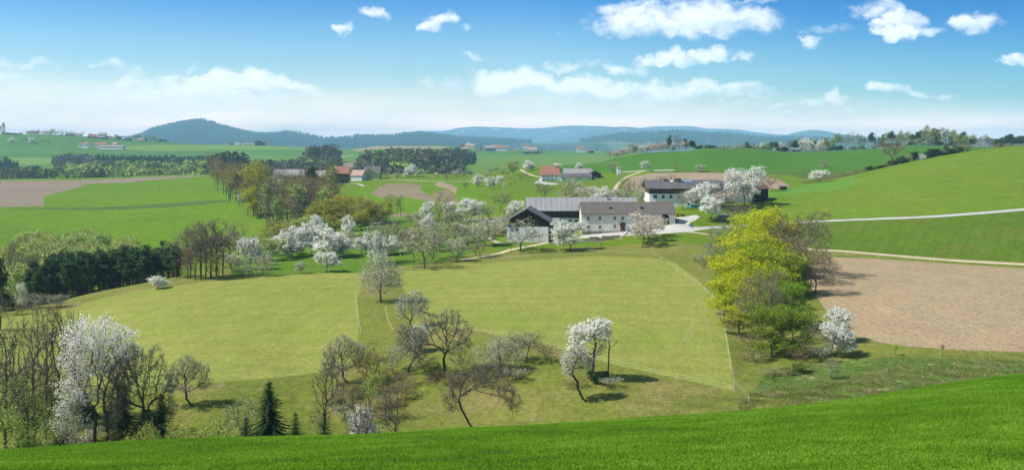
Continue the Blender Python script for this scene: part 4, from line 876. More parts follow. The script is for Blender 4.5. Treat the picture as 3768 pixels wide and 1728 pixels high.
T('neartall2', 1352, 0, 1430, 65, 'rising out of the small white shrub', BT, Y=104)
T('neartall1', 1452, 0, 1380, 85, 'with narrow brushy crown below the apple tree', BT, Y=104)
T('shrubwhite', 1338, 0, 1485, 115, 'bright at the wheat edge', BT, Y=106)
T('multistem', 1766, 0, 1332, 270, 'spreading wide behind the wheat edge', BT, Y=112, rz=0)
T('lean', 1287, 1412, 1230, 155, 'with whitish head on the pasture bank', BT, rz=0.1, k0=6.5)
T('shrubolive', 1372, 1440, 1268, 150, 'round and dense on the pasture bank', BT, k0=6.5)
T('shrubyellow', 1362, 1500, 1365, 75, 'glowing on the pasture bank', BT, k0=6.5, name='flowering_shrub')
T('shrubbare', 1410, 1440, 1350, 90, 'low beside the round olive shrub', BT, k0=6.5)
T('nearbare', 1507, 1380, 1190, 190, 'with crooked stem on the pasture bank', BT, rz=2.0, k0=6.5, cat='tree')
T('nearbare', 1630, 1374, 1138, 215, 'with pinkish top and leaning stem', BT, rz=0.4, k0=6.5)
T('shrubwhite', 1537, 1300, 1188, 60, 'between the two bare bank trees', BT, k0=6.5)
T('pear', 1838, 1372, 1236, 165, 'hanging to the ground above the forking bare tree', BT, k0=6.5)
T('grey1', 1905, 1330, 1215, 100, 'beside the drooping pear on the bank', BT, k0=6.5)
T('bare1', 1938, 1330, 1215, 118, 'last on the bank before the open pasture', BT, k0=6.5)
T('tallwhite', 2178, 1398, 1170, 150, 'shining in the middle of the pasture', BT, rz=0, k0=6.5)
T('leanwhite', 2160, 1478, 1268, 112, 'before the upright white one', BT, rz=0, k0=6.5)
T('dead', 2236, 1392, 1196, 70, 'beside the upright white fruit tree', BT, rz=0, k0=6.5)
T('shrubdark', 2205, 1400, 1360, 70, 'in the shade under the white fruit tree', BT, k0=6.5)
PC = 'fruit trees across the middle of the meadow'
T('pear', 1403, 1112, 925, 158, 'tall and shaggy where the meadows meet', PC, k0=7.5)
T('grey2', 1402, 965, 806, 112, 'with white blooms above the shaggy pear', PC, k0=7.5)
T('white1', 1372, 975, 850, 62, 'thin beside the shaggy pear', PC, k0=7.5)
T('nearfruit', 1518, 1208, 1068, 122, 'alone below the shaggy pear', PC, rz=.5, k0=7.5)
T('shrubwhite', 578, 1062, 1012, 66, 'alone on the field edge by the pine wood', k0=8.5)
# ---- orchard left part
OA = 'trees along the wood end of the orchard'
for k, px, base, top, w, wh in [
  ('tallbare0',738,1030,812,95,'first at the orchard end'),('tallbare1',757,1022,803,105,'second at the orchard end'),('tallbare2',795,1016,800,120,'with doubled stem at the orchard end'),('tallbare0',700,1024,818,110,'before the pine wood'),('tallbare1',720,1030,835,70,'thin before the pine wood'),('bare2',880,968,826,118,'behind the white conical tree'),
  ('tallbronze0',803,1029,925,75,'low in front of the tall bare stems'),('cream1',855,1000,930,75,'beside the tall bare stems'),('grey0',891,1020,952,72,'small on the lower orchard edge'),('white2',918,992,870,82,'tall and cone shaped in the orchard'),('grey1',966,1016,938,86,'flat and dark stemmed on the orchard edge'),
  ('beech1',1001,958,873,84,'between two white orchard trees'),('white0',1071,948,833,118,'dark stemmed and dense in the orchard'),('cream0',1108,1006,958,34,'tiny and alone in the orchard grass'),('white1',1146,938,820,95,'pressed against the biggest white tree'),('white2',1163,905,790,50,'spire like above the white orchard trees'),
  ('white0',1213,948,838,140,'biggest and roundest of the orchard'),('white2',1202,1000,924,84,'low in front of the biggest white tree'),('rare1',1310,912,858,60,'small and crooked in the orchard grass'),('shrubbare',1270,905,862,70,'beside the small crooked orchard tree'),('cream2',978,975,925,50,'small under the leafing beech'),
  ('shrubolive',985,905,845,80,'behind the orchard bank'),('shrubolive',1035,905,828,90,'between orchard and wood'),('tallbronze1',1010,900,812,80,'at the orchard back')]:
    T(k, px, base, top, w, wh, OA, k0=8.3)
OK_ = 'oaks and beeches behind the orchard'
for k, px, Y, top, w in [('oak0',1075,372,812,110),('beech0',1100,365,800,100),('beech1',1140,372,790,90),('oak1',1165,395,760,110),('oak2',1205,400,728,125),('oak0',1250,405,716,130),('oak1',1300,402,722,120),('tallbronze0',1330,395,715,90),('oak2',1345,390,735,110),('tallbare1',1368,385,728,85),('oak0',1395,385,742,105),
    ('beech2',1120,355,835,70),('beech0',1072,350,855,70),('tallbronze2',1282,385,745,80),('oak1',1225,372,790,100),('tallgreen1',1190,362,800,60),('tallbare0',1418,380,770,70),('oak2',1330,370,770,90),('shrubolive',1160,352,850,80),('white0',1283,350,792,48),('shrubyellow',1050,340,880,60)]:
    T(k, px, 0, top, w, None, OK_, Y=Y)
OC = 'trees in the middle of the orchard'
for k, px, base, top, w, wh in [
  ('white0',1440,936,868,92,'under the dark bare orchard tree'),('bare0',1452,930,808,95,'dark above its white neighbour'),('grey0',1562,987,808,140,'broadest and darkest of the orchard'),('rare0',1524,971,832,85,'beside the broadest orchard tree'),('grey2',1588,965,845,75,'behind the broadest orchard tree'),('grey1',1596,952,800,100,'tall behind the broadest orchard tree'),
  ('rare2',1658,978,938,32,'tiny beside the small cream tree'),('cream1',1681,961,874,72,'small and round on the meadow edge'),('shrubolive',1655,905,826,78,'round before the white orchard trees'),('grey2',1752,944,836,84,'straight stemmed near the barn track'),('rare1',1766,950,890,66,'low in front of the straight stemmed one'),
  ('cream2',1705,895,808,76,'pale and tall in the middle rows'),('cream0',1787,905,800,78,'slim next to the barn track'),('beech2',1712,915,868,44,'vivid among grey fruit trees'),('white2',1732,812,731,112,'brightest on the upper orchard edge'),('white1',1580,812,742,58,'half behind the brown twiggy tree'),
  ('white0',1578,850,786,56,'below the brown twiggy tree'),('rare0',1628,848,700,84,'tall among the white ones'),('grey0',1672,840,765,90,'wide in the upper orchard'),('cream1',1655,835,775,50,'narrow in the upper orchard'),('bare1',1843,781,708,72,'alone on the green slope by the barn'),
  ('grey1',1797,806,752,62,'before the lone bare tree'),('white1',1903,802,738,66,'behind the barn corner'),('cream0',1862,835,788,56,'by the manure heap'),('cream2',1820,850,800,60,'beside the manure heap track'),('shrubbare',1868,800,766,60,'between barn and white tree'),('shrubgrey',1810,840,812,46,'beside the orchard track'),('cream1',1838,868,820,55,'above the orchard track'),
  ('tallbare0',1437,777,703,34,'first on the ploughed slope edge'),('tallbare1',1475,797,712,42,'last on the ploughed slope edge'),('tallbare2',1463,800,722,26,'between two on the ploughed slope edge'),('bare2',1512,830,790,30,'small below the ploughed slope'),('shrubbare',1540,832,800,44,'low below the ploughed slope'),
  ('grey0',1915,923,802,145,'leaning before the dark barn gable')]:
    T(k, px, base, top, w, wh, OC, k0=8.3)
# ---- by the farmyard
FY = 'trees around the cream farmhouse'
T('white1', 2097, 923, 812, 112, 'round in front of the cream farmhouse', FY, k0=8.3)
T('pinkw0', 2390, 886, 778, 122, 'spreading before the farmhouse gate', FY, k0=8.3)
T('pinkw0', 2366, 909, 792, 88, 'sparse beside the spreading one', FY, k0=8.3, rz=1.0)
T('white2', 2618, 807, 722, 92, 'on the bank above the gravel yard', FY, k0=9.5)
T('grey1', 2512, 771, 703, 52, 'small by the white farm wall', FY, k0=9.6)
T('bare0', 2710, 842, 735, 110, 'grey and wide beside the concrete box', FY, k0=9.6)
T('shrubgrey', 2690, 870, 820, 80, 'under the wide grey tree', FY, k0=9.6)
T('widewhite', 2741, 0, 612, 128, 'tallest beside the white farm', FY, Y=356)
T('white0', 2592, 762, 670, 112, 'covering the white farm corner', FY, k0=9.6)
T('pinkw0', 2662, 765, 686, 100, 'between the two white farm cherries', FY, k0=9.6, rz=2)
T('rare0', 2842, 703, 641, 62, 'round by the little field hut', FY, k0=9.6)
T('white2', 2400, 762, 700, 62, 'small at the brown boarded farm corner', FY, k0=9.6)
HB = 'trees between the barn and the brown field'
for k, px, base, top, w, wh in [('bare0',2004,745,672,60,'behind the long grey barn'),('grey2',2096,748,655,88,'dark and wide behind the grey barn'),('pinkw0',2150,748,672,80,'right of the dark wide tree'.replace('right of','next to')),('white0',2222,752,686,76,'densest above the grey barn roof'),
    ('pinkw0',2262,752,692,40,'small beside the dense white one'),('cream1',2288,752,694,50,'above the grey barn roof'),('grey0',2312,752,690,44,'above the barn roof end'),('rare0',2298,728,650,55,'by the brown field'),('rare1',2340,740,655,60,'second by the brown field'),('rare2',2385,742,648,62,'third by the brown field'),
    ('rare0',2428,700,645,50,'behind the brown farm roof'),('rare1',2460,690,640,60,'beside the roof aerial'),('shrubyellow',2150,760,728,60,'low above the barn roof'),('cream2',2360,752,690,50,'by the brown boarded corner'),('shrubpink',2075,756,712,50,'low under the dark wide tree'),('shrubpink',2175,752,700,50,'low behind the barn ridge')]:
    T(k, px, base, top, w, wh, HB, k0=9.6)
# ---- the big grove
MG = 'maples and their neighbours in the gully'
for k, px, Y, top, w, wh in [('maple0',2785,252,762,200,'highest at the back of the gully grove'),('maple0',2748,225,862,185,'in the middle of the gully grove'),('maple0',2728,200,925,170,'reaching down to the meadow fence'),('maple0',2840,240,785,150,'behind the tall bare maple crown'),('maple1',2862,204,900,180,'dense above the gully stems'),('maple1',2790,214,880,190,'between yellow and green crowns'),
    ('bigbare',2935,228,775,215,'tall over the harrowed field'),('bigbare',2985,218,870,160,'leaning over the harrowed field'),('bigbare',2890,240,790,140,'behind the green maple crown'),('bigbare',2788,160,985,165,'dark among the yellow maples'),('maple1',2920,206,930,110,'over the shaded field corner'),
    ('maple0',2700,180,1000,150,'bulging over the gully rim'),('maple0',2860,232,850,170,'high above the hidden stems'),('maple1',2820,192,960,150,'middle of the leafy wall'),('maple0',2720,168,1110,110,'small over the fence bend'),('bigbare',3000,205,930,150,'low spreading over the harrowed soil'),('maple2',2838,152,1118,175,'lowest front of the grove'),('maple2',2912,151,1128,150,'low beside the shaded hollow'),('maple0',2690,186,1040,130,'low by the fence corner'),('maple2',2890,172,1030,160,'in the dark heart of the grove'),('nearleaf1',2660,215,900,80,'on the gully rim')]:
    T(k, px, 0, top, w, wh, MG, Y=Y)
for k, px, base, top, w, wh in [('shrubbare',2722,1235,1085,120,'under the yellow maple'),('shrubbare',2760,1290,1180,110,'at the grove foot'),('shrubgrey',2640,985,890,90,'on the gully rim'),('shrubgreen',2660,960,860,80,'highest on the gully rim'),('shrubgrey',2600,980,925,60,'first on the gully rim'),('shrubbare',2590,985,950,40,'purple on the gully rim'),
    ('shrubgrey',2985,1290,1180,90,'between grove and small white tree'),('shrubbare',2960,1330,1250,90,'low at the grove foot'),('shrubgreen',2640,1040,985,60,'above the meadow fence'),('cream0',2688,985,900,60,'before the yellow maples'),('grey1',2640,925,830,70,'over the gravel lane'),('shrubolive',2720,1190,1060,80,'brown under the maple')]:
    T(k, px, base, top, w, wh, MG, k0=7.5)
T('white1', 3072, 1312, 1185, 112, 'lower crown at the grove end', MG, k0=7.3)
T('white2', 3085, 1260, 1132, 105, 'rounder at the harrowed field edge', MG, k0=7.3)
T('grey2', 3060, 1392, 1312, 62, 'small below the white one', MG, k0=7.2)
T('shrubbare', 2880, 1506, 1466, 34, 'tiny at the wheat edge', Y=126)
# ---- gully wood in the centre
GW = 'trees of the gully wood'
for k, px, base, top, w in [('rare1',786,662,556,66),('tallbare0',800,672,568,50),('tallbare1',822,716,600,58),('tallbare2',848,700,586,60),('rare2',870,706,590,62),('tallbare0',895,700,600,54),('tallbronze0',845,742,620,58),('tallbronze1',912,792,640,70),('tallbare1',880,760,640,50),
    ('oak1',925,735,592,110),('oak2',965,750,606,90),('tallbronze2',990,760,640,70),('tallgreen0',870,735,630,54),('tallbare2',962,800,660,60),('tallbare0',974,806,670,56),('tallbare1',990,816,650,64),('tallbare2',1006,824,655,60),('tallbare0',1026,828,640,64),('tallbronze1',1040,820,650,62),('tallbare1',1056,812,628,66),
    ('tallbare2',1080,806,632,62),('tallbare0',1100,800,640,60),('tallbronze0',1120,795,650,60),('tallbare1',1140,788,655,62),('tallbare2',1160,782,690,52),('tallbare0',1180,775,700,50),('tallbronze2',1070,830,700,60),('tallgreen1',1110,826,720,54),('tallbare2',1090,838,715,56),('tallbare0',1135,822,715,50),
    ('tallbronze1',1160,812,720,50),('rare0',1185,800,722,50),('tallgreen2',1020,790,660,50),('oak0',1085,750,640,70),('tallbare1',1000,740,622,50),('tallbare2',1045,730,610,56),('tallbare0',1018,720,618,50),('tallbare1',1130,760,610,56),('pine2',1150,735,612,50),('tallbare2',1108,720,600,50),('tallbare0',950,700,600,50),('tallbronze0',1175,740,640,44),
    ('shrubolive',1010,845,800,60),('shrubolive',1060,850,805,70),('shrubbare',940,790,750,60),('shrubolive',1130,845,795,70),('shrubyellow',1090,860,815,50)]:
    T(k, px, base, top, w, None, GW, k0=9.0)
T('maple0', 922, 725, 634, 68, 'glowing in the gully wood', GW, k0=9)
T('maple0', 932, 800, 684, 64, 'at the foot of the gully wood', GW, k0=9)
T('white0', 890, 745, 700, 34, 'small at the gully wood edge', GW, k0=9)
# ---- pine wood and young beeches
PW = 'pines of the wood below the slope'
rs = random.Random(5)
for i in range(120):
    f = (i % 40)/39; row = i // 40
    px = 60 + f*585 + rs.uniform(-8, 8); Y = (260, 280, 302)[row] + rs.uniform(-8, 10) - 6*f
    tp = (985 - 78*f if px < 160 else 952 - 46*(px-160)/540) + rs.uniform(-14, 22) - row*6
    if px < 110: tp += 60
    T(('pine0', 'pine1', 'pine2', 'spruce1', 'pine1', 'pine0', 'tallgreen1', 'pine2')[(i*5) % 8] if row else ('pine0', 'pine1', 'pine2')[i % 3], px, 0, tp+rs.uniform(-8, 8), 50+rs.uniform(-8, 14), None, PW, Y=Y)
YB = 'young trees above the pine wood'
for i in range(140):
    px = rs.uniform(-10, 520); Y = rs.uniform(305, 418)
    tp = 842 + 92*(418-Y)/113 + rs.uniform(-8, 14) + (max(0, 120-px)*.35) + (max(0, px-380)*.33)
    k = rs.choice(['beech0', 'beech1', 'beech2', 'beech0', 'beech2', 'oak1', 'tallgreen2', 'beech1'] + (['rare0', 'tallbare1'] if px < 160 else []))
    T(k, px, 0, tp, rs.uniform(58, 84), None, YB, Y=Y)
for px, Y, tp, w, k in [(505,330,900,40,'tallbare0'),(540,340,895,44,'tallbare1'),(560,325,905,36,'tallbare2'),(522,300,925,34,'spruce0'),(600,310,918,34,'spruce1'),(640,330,900,50,'beech1'),(655,310,885,60,'rare1'),(690,300,900,60,'rare0'),(590,345,905,40,'tallbare1'),(635,290,935,50,'rare2'),(680,280,950,60,'rare1')]:
    T(k, px, 0, tp, w, None, YB, Y=Y)
LE = 'mixed trees at the dark wood corner'
for k, px, Y, tp, w in [('spruce0',12,300,925,44),('spruce1',35,290,935,40),('beech0',80,240,965,80),('pine1',20,250,1000,60),('beech2',18,265,980,50),('rare0',60,232,1060,60),('white1',75,212,1040,40),('nearleaf0',60,205,1030,50),('pine0',110,228,990,60),('pine2',15,215,1065,60),('pine1',140,222,1000,60),('grey0',130,206,1075,60),('grey1',180,205,1082,60),('grey2',225,207,1080,60),
    ('neartall0',0,180,1080,80),('pine0',-10,230,950,60),('shrubolive',60,196,1125,60),('tallbare1',50,300,880,40),('tallbare0',30,320,865,34),('grey0',100,204,1095,70)]:
    T(k, px, 0, tp, w, None, LE, Y=Y)
# ---- slope trees round the third farm and its orchard
SO = 'small trees of the far orchard'
for k, px, base, top, w in [('white0',1513,650,604,38),('cream0',1460,655,635,22),('white1',1491,655,636,18),('white1',1531,648,632,14),('grey0',1425,656,636,20),('cream1',1675,653,625,26),('grey1',1688,650,620,28),('cream2',1704,648,630,20),('bare0',1643,672,636,20),('grey2',1605,658,645,12),('grey0',1570,655,644,10),('cream1',1610,650,638,12),
    ('bare1',1712,704,664,26),('white0',1757,686,640,36),('white1',1802,694,650,38),('grey1',1788,660,628,34),('white2',1838,684,645,30),('bare2',1850,654,620,26),('bare0',1807,646,618,28),('bare1',1829,640,612,24),('rare0',1878,670,648,18),('bare2',1893,678,662,12),('bare0',1917,672,640,20),('bare1',1880,690,670,10),('oak0',1888,644,592,38),('white0',1943,628,590,44),
    ('grey0',1934,656,626,18),('white2',2052,626,600,34),('white0',2130,626,598,30),('grey1',2254,637,592,46),('white2',2373,631,592,32),('rare0',2485,634,604,28),('cream0',2575,633,604,30),('rare1',2602,633,612,14),('rare1',2966,640,611,34),('grey0',3034,628,588,40),('white2',3015,674,628,70),
    ('bare2',1985,700,662,26),('cream2',2112,680,652,16),('bare0',1762,668,640,16),('white1',1855,700,672,10),('bare1',1730,650,632,14),('bare2',1660,656,640,12),('cream0',1555,652,640,12),('bare0',1540,662,646,10),('bare1',1870,655,625,16)]:
    T(k, px, base, top, w, None if (px not in (3015, 1943, 1888, 2254)) else {3015: 'on the hill rim below the tall bare tree', 1943: 'above the red roofed farm', 1888: 'on the slope above the far orchard', 2254: 'beside the white transformer tower'}[px], SO, k0=12.0)
T('bigbare', 3281, 592, 507, 92, 'towering over the hill rim', k0=11.8, Y=475)
HR = 'shrubs along the hill rim'
rs = random.Random(9)
for i in range(60):
    px = 2960 + i*10.2 + rs.uniform(-4, 4); v = float(surf(px, 12.12)[1]) + 14
    k = 'shrubbare' if px < 3170 else rs.choice(['shrubolive', 'shrubdark', 'shrubdark', 'shrubolive', 'pine0', 'shrubgrey'])
    if 3170 < px < 3300: k = rs.choice(['shrubolive', 'shrubdark', 'shrubolive', 'shrubgreen'])
    rim = row_of(np.array([px]), np.array([12.0]))[0]
    T(k, px, 0, rim - rs.uniform(14, 28) - (8 if px > 3320 else 0), rs.uniform(24, 34), None, HR, Y=v)
T('white0', 3395, 0, 566, 26, 'on the hill rim among dark shrubs', Y=485); T('shrubgreen', 3300, 0, 575, 30, 'pale beside the tall bare tree foot', Y=480)
T('shrubolive', 3675, 0, 520, 60, 'on the hill crest by the far pines', Y=560)
# ---- ridge groves on the skyline
RG = 'trees of the skyline grove'
rs = random.Random(21)
for px, k, tp, w in [(2246,'bare0',556,26),(2262,'pinkw0',554,30),(2280,'pinkw0',546,34),(2296,'rare0',548,28),(2312,'pinkw0',540,34),(2330,'oak0',530,34),(2345,'tallbronze0',535,24),(2365,'white1',536,30),(2380,'pinkw0',530,30),(2398,'rare0',530,30),(2412,'pinkw0',526,34),(2428,'rare1',524,30),(2440,'pinkw0',520,34),(2455,'rare2',528,26),
    (2464,'pine1',498,20),(2470,'rare0',530,26),(2488,'tallbare0',490,26),(2498,'tallbare1',492,26),(2478,'white0',525,20),(2510,'pinkw0',512,24),(2522,'pine0',510,20),(2532,'rare1',520,26),(2544,'pine2',516,20),(2552,'pine1',520,20),(2270,'rare1',560,26),(2420,'rare2',540,24)]:
    u = surf(px, 15.0); T(k, px, 0, tp, w, None, RG, Y=float(u[1]) + rs.uniform(-14, 6))
SK = 'trees of the skyline row'
x = 2562
while x < 3780:
    Yr = float(surf(x, 15.0)[1]) + rs.uniform(2, 50)
    if x < 2900: tp = 530 + rs.uniform(-8, 8) + (6 if x < 2740 else -4); ks = ['larch0', 'spruce0', 'tallbronze1', 'spruce1', 'larch1', 'tallgreen1', 'pine0', 'white0', 'spruce2']; w = 20
    elif x < 3080: tp = 512 + rs.uniform(-8, 10); ks = ['spruce1', 'tallgreen0', 'pine1', 'tallbare0', 'white1', 'tallgreen2', 'tallbare2']; w = 24
    elif x < 3320: tp = 488 + rs.uniform(-10, 14); ks = ['pine0', 'tallbronze1', 'spruce1', 'larch0', 'tallbronze0', 'larch2', 'pine2', 'tallgreen0', 'tallbare1']; w = 24
    elif x < 3545: tp = 466 + rs.uniform(-6, 16) + (14 if x > 3500 else 0) + (18 if x < 3380 else 0); ks = ['pine0', 'pine1', 'pine2', 'spruce2', 'larch0', 'tallgreen1', 'tallbronze2', 'larch1']; w = 27
    else: tp = 500 + rs.uniform(-8, 12); ks = ['tallbare0', 'tallbronze1', 'pine0', 'tallgreen0', 'pine2'] if x < 3660 else ['pine0', 'pine1', 'pine2', 'shrubdark']; w = 26
    T(rs.choice(ks), x, 0, tp, w*rs.uniform(.8, 1.25), None, SK, Y=Yr)
    if x > 3330 and x < 3560 and rs.random() < .7: T(rs.choice(['white0', 'rare0', 'shrubolive', 'beech0']), x+4, 0, 512+rs.uniform(-6, 10), 26, None, SK, Y=Yr-8)
    x += rs.uniform(9, 16) if x < 3330 else rs.uniform(7, 12)
# ---- far single trees
FR = 'trees of the far field row'
for px, base, top, w, k in [(41,524,505,18,'white0'),(75,526,508,18,'grey0'),(94,527,503,22,'bare0'),(114,527,505,20,'white1'),(130,529,512,14,'grey1'),(147,530,513,10,'bare1'),(164,530,513,12,'bare2'),(179,530,514,14,'bare0')]:
    T(k, px, base, top, w, None, FR, k0=18.0, k1=19.0)

UG_ = 'low scrub and small trees between the larger ones'
for k, px, base, top, w, kk in [('shrubbare',1320,1440,1385,110,6.5),('shrubbare',1450,1400,1350,90,6.5),('shrubolive',1290,1470,1410,90,6.5),('shrubgreen',1262,1500,1455,70,6.5),('shrubbare',1500,1420,1380,90,6.5),('shrubgrey',1262,1540,1480,80,6.5),('shrubbare',1580,1400,1360,90,6.5),('shrubolive',1660,1410,1372,90,6.5),('shrubbare',1420,1500,1452,80,6.5),
   ('shrubbare',2780,1330,1275,110,7.2),('shrubolive',2700,1150,1090,80,7.5),('shrubgreen',2920,1370,1330,90,7.2),('shrubbare',2850,1385,1345,120,7.2),('shrubgrey',3020,1330,1270,80,7.2),('shrubolive',2660,1010,950,70,8.5),('shrubgreen',2620,960,920,50,8.5),('shrubgrey',2560,960,935,40,8.5),
   ('shrubbare',700,1000,960,60,8.4),('shrubbare',760,1000,955,70,8.4),('shrubolive',850,975,930,60,8.4),('shrubolive',940,950,905,60,8.4),('shrubbare',820,960,915,60,8.4),('shrubbare',640,1020,985,50,8.4),('shrubgreen',1100,935,905,50,9),('shrubgrey',1400,905,870,60,9),('shrubgrey',1560,880,845,60,9),('shrubolive',1620,890,850,60,9),('shrubolive',1490,900,862,60,9),
   ('cream0',1520,900,838,66,9),('cream1',1618,925,862,60,9),('grey1',1478,905,838,70,9),('cream2',1730,880,822,60,9),('white2',1652,800,742,60,9),('cream0',1770,850,790,56,9),('grey2',1700,845,785,60,9),('cream1',1545,830,778,52,9),('white1',1330,935,872,60,9),('cream2',1010,940,880,60,9),('grey0',1395,885,830,60,9),('white0',1112,905,838,70,9),('beech0',1045,925,865,60,9),('cream0',1280,900,845,56,9)]:
    T(k, px, base, top, w, None, UG_, k0=kk)

rs = random.Random(51); x = 2570
while x < 3780:
    Yr = float(surf(x, 15.0)[1]) + rs.uniform(-2, 14); rim = HY+F*(CZ-float(surf(x, 15.0)[2]))/float(surf(x, 15.0)[1])
    T(rs.choice(['shrubolive', 'shrubgrey', 'shrubbare', 'shrubgreen', 'shrubdark', 'shrubpink']), x, 0, rim-rs.uniform(8, 20), rs.uniform(22, 34), None, 'undergrowth of the skyline row', Y=Yr); x += rs.uniform(14, 24)

rs = random.Random(61)
for i in range(46):
    f = rs.random(); px = 975+f*260; base = 848-f*62+rs.uniform(-40, 12)
    T(rs.choice(['tallbare0', 'tallbare1', 'tallbare2', 'tallbronze0', 'tallbronze1', 'tallbare1', 'tallgreen1', 'rare1']), px, base, base-rs.uniform(110, 165), rs.uniform(46, 66), None, GW, k0=9.0)
for i in range(16):
    px = 790+rs.random()*170; base = 690+(px-790)*.62+rs.uniform(-6, 10)
    T(rs.choice(['tallbare0', 'tallbare1', 'tallbronze1', 'tallbronze2', 'rare0']), px, base, base-rs.uniform(95, 140), rs.uniform(44, 60), None, GW, k0=9.0)
for k, px, base, top, w in [('tallbare1',775,1020,812,110),('tallbare2',740,1024,820,100),('tallbare0',820,1012,830,110),('tallbare1',850,990,836,90),('tallbare2',690,1026,845,90),('rare1',715,1028,900,80),('rare2',780,1024,905,80)]:
    T(k, px, base, top, w, None, 'tall bare trees at the orchard end', k0=8.3)

for k, px, base, top, w, kk in [('bare1',1240,1440,1310,110,6.5),('bare2',1350,1400,1270,110,6.5),('grey1',1445,1370,1270,90,6.5),('rare0',1570,1380,1300,90,6.5),('shrubbare',1240,1480,1425,110,6.5),('shrubbare',1390,1540,1480,110,6.5),('shrubolive',1470,1470,1415,100,6.5),('bare0',1700,1385,1290,90,6.5),('shrubbare',1775,1400,1350,100,6.5),('shrubgrey',1895,1400,1350,90,6.5),
   ('shrubbare',1630,1400,1362,100,6.5),('tallbare1',1255,1520,1380,80,6.5),('tallbare2',1420,1540,1410,80,6.5),('bare1',2010,1335,1262,80,6.5),('shrubbare',2120,1420,1378,90,6.5),('shrubgrey',2245,1425,1385,80,6.5)]:
    T(k, px, base, top, w, None, UG_, k0=kk)
# ------------------------------------------------------------------ far woods that read as one mass
def low_tree(kind, rs):
    """tiny tree of a wood seen from far: cone tiers, tufted ball, or brushy bare crown; unit height 1; returns V, T"""
    V, Tt = [], []
    def tri(a, b, c): n = len(V); V.extend([a, b, c]); Tt.append((n, n+1, n+2))
    if kind == 'cone':
        for z0, z1, r in ((.12, .55, .20), (.35, .78, .145), (.6, 1.0, .085)):
            k = 5; a0 = rs.rand()*6
            for j in range(k):
                a, b = a0+6.283*j/k, a0+6.283*(j+1)/k; r1 = r*(.8+.4*rs.rand())
                tri((r1*math.cos(a), r1*math.sin(a), z0+rs.rand()*.08), (r*math.cos(b), r*math.sin(b), z0+rs.rand()*.08), (0, 0, z1))
    else:
        n, s, zc, rx, rz = (34, .17, .60, .24, .36) if kind == 'ball' else (26, .15, .66, .20, .32)
        v = rvec(rs, n)
        for p in v:
            c = np.array([p[0]*rx, p[1]*rx, zc+p[2]*rz]); d = rvec(rs, 3)*s
            d[:, :] += p*.03
            tri(tuple(c+d[0]), tuple(c+d[1]), tuple(c+d[2]))
        tri((-.015, 0, 0), (.015, 0, 0), (0, 0, .6))
    return np.array(V), np.array(Tt)
def wood(name, label, spots, mats, seed=1):
    """spots: (x, y, z, height, kind, material index)"""
    rs = np.random.RandomState(seed); lib = {k: [low_tree(k, rs) for _ in range(6)] for k in ('cone', 'ball', 'bare')}
    Vs, Ts, Ms, off = [], [], [], 0
    for (x, y, z, h, kind, mi) in spots:
        V, Tt = lib[kind][rs.randint(6)]; a = rs.rand()*6.28; c, s = math.cos(a), math.sin(a); wd = h*(1.0+.35*rs.rand())
        P_ = np.stack([(V[:, 0]*c-V[:, 1]*s)*wd+x, (V[:, 0]*s+V[:, 1]*c)*wd+y, V[:, 2]*h+z-h*.05], 1)
        Vs.append(P_); Ts.append(Tt+off); off += len(V); Ms.append(np.full(len(Tt), mi))
    me = np_mesh(name, np.concatenate(Vs), [np.concatenate(Ts)], mat_idx=np.concatenate(Ms))
    o = link(name, me, [FM[m] for m in mats]); o['kind'] = 'stuff'; o['label'] = label; o['category'] = 'forest'
    return o
def wmat(name, cols, trans=.2): return leaf_mat(name, cols, trans=trans, var=0.0, nscale=.02, hue=0)
FM = {'spruce': wmat('far_spruce', [(.022,.046,.022), (.036,.066,.030), (.055,.090,.038)]), 'beech': wmat('far_beech', [(.20,.28,.06), (.30,.40,.09), (.40,.48,.13)]),
      'bare': wmat('far_bare', [(.075,.070,.055), (.11,.10,.075), (.15,.13,.10)]), 'olive': wmat('far_olive', [(.08,.10,.03), (.12,.14,.045), (.17,.19,.06)]), 'hill': wmat('hill_spruce', [(.006,.026,.030), (.012,.040,.040), (.030,.070,.050)]),  # hill spruce needles carry a painted blue cast of distance haze
      'white': wmat('far_white', [(.40,.40,.33), (.55,.53,.46)])}
def scatter(region, n, mix, h, seed, vmin, vmax, mats):
    """region: polygon in (px, distance); mix: [(weight, kind, material)]"""
    rs = random.Random(seed); out = []
    xs = [p[0] for p in region]; ys = [p[1] for p in region]; tries = 0
    def ins(x, y):
        c = False; m = len(region)
        for i in range(m):
            (x0, y0), (x1, y1) = region[i], region[(i+1) % m]
            if (y0 > y) != (y1 > y) and x < (x1-x0)*(y-y0)/(y1-y0)+x0: c = not c
        return c
    tot = sum(m[0] for m in mix)
    while len(out) < n and tries < n*30:
        tries += 1; x = rs.uniform(min(xs), max(xs)); y = rs.uniform(min(ys), max(ys))
        if not ins(x, y): continue
        g = fast_ground(x, y)
        cl = math.sin(x/37.0+seed)+math.sin(y/53.0+x/71.0+seed*2)          # patches of one kind
        r = min(.999, max(0, rs.random()*.55+(cl/4+.5)*.45))*tot; k = 0
        while r > mix[k][0] and k < len(mix)-1: r -= mix[k][0]; k += 1
        out.append((g[0], g[1], g[2], h*rs.uniform(.72, 1.2), mix[k][1], mats.index(mix[k][2])))
    return out
_fg = {}
def fast_ground(px, Y):
    u = round(px/6)*6
    if u not in _fg:
        vs = np.linspace(4, K-1.02, 1400); _fg[u] = surf(np.full(1400, float(u)), vs)
    X_, Y_, Z_ = _fg[u]
    return ((px-CX)/F*Y, Y, float(np.interp(Y, Y_, Z_)))
MA = ['spruce', 'beech', 'bare', 'olive', 'white']
def mass(name, label, region, n, mix, h, seed): wood(name, label, scatter(region, n, mix, h, seed, 0, 0, MA), MA, seed)
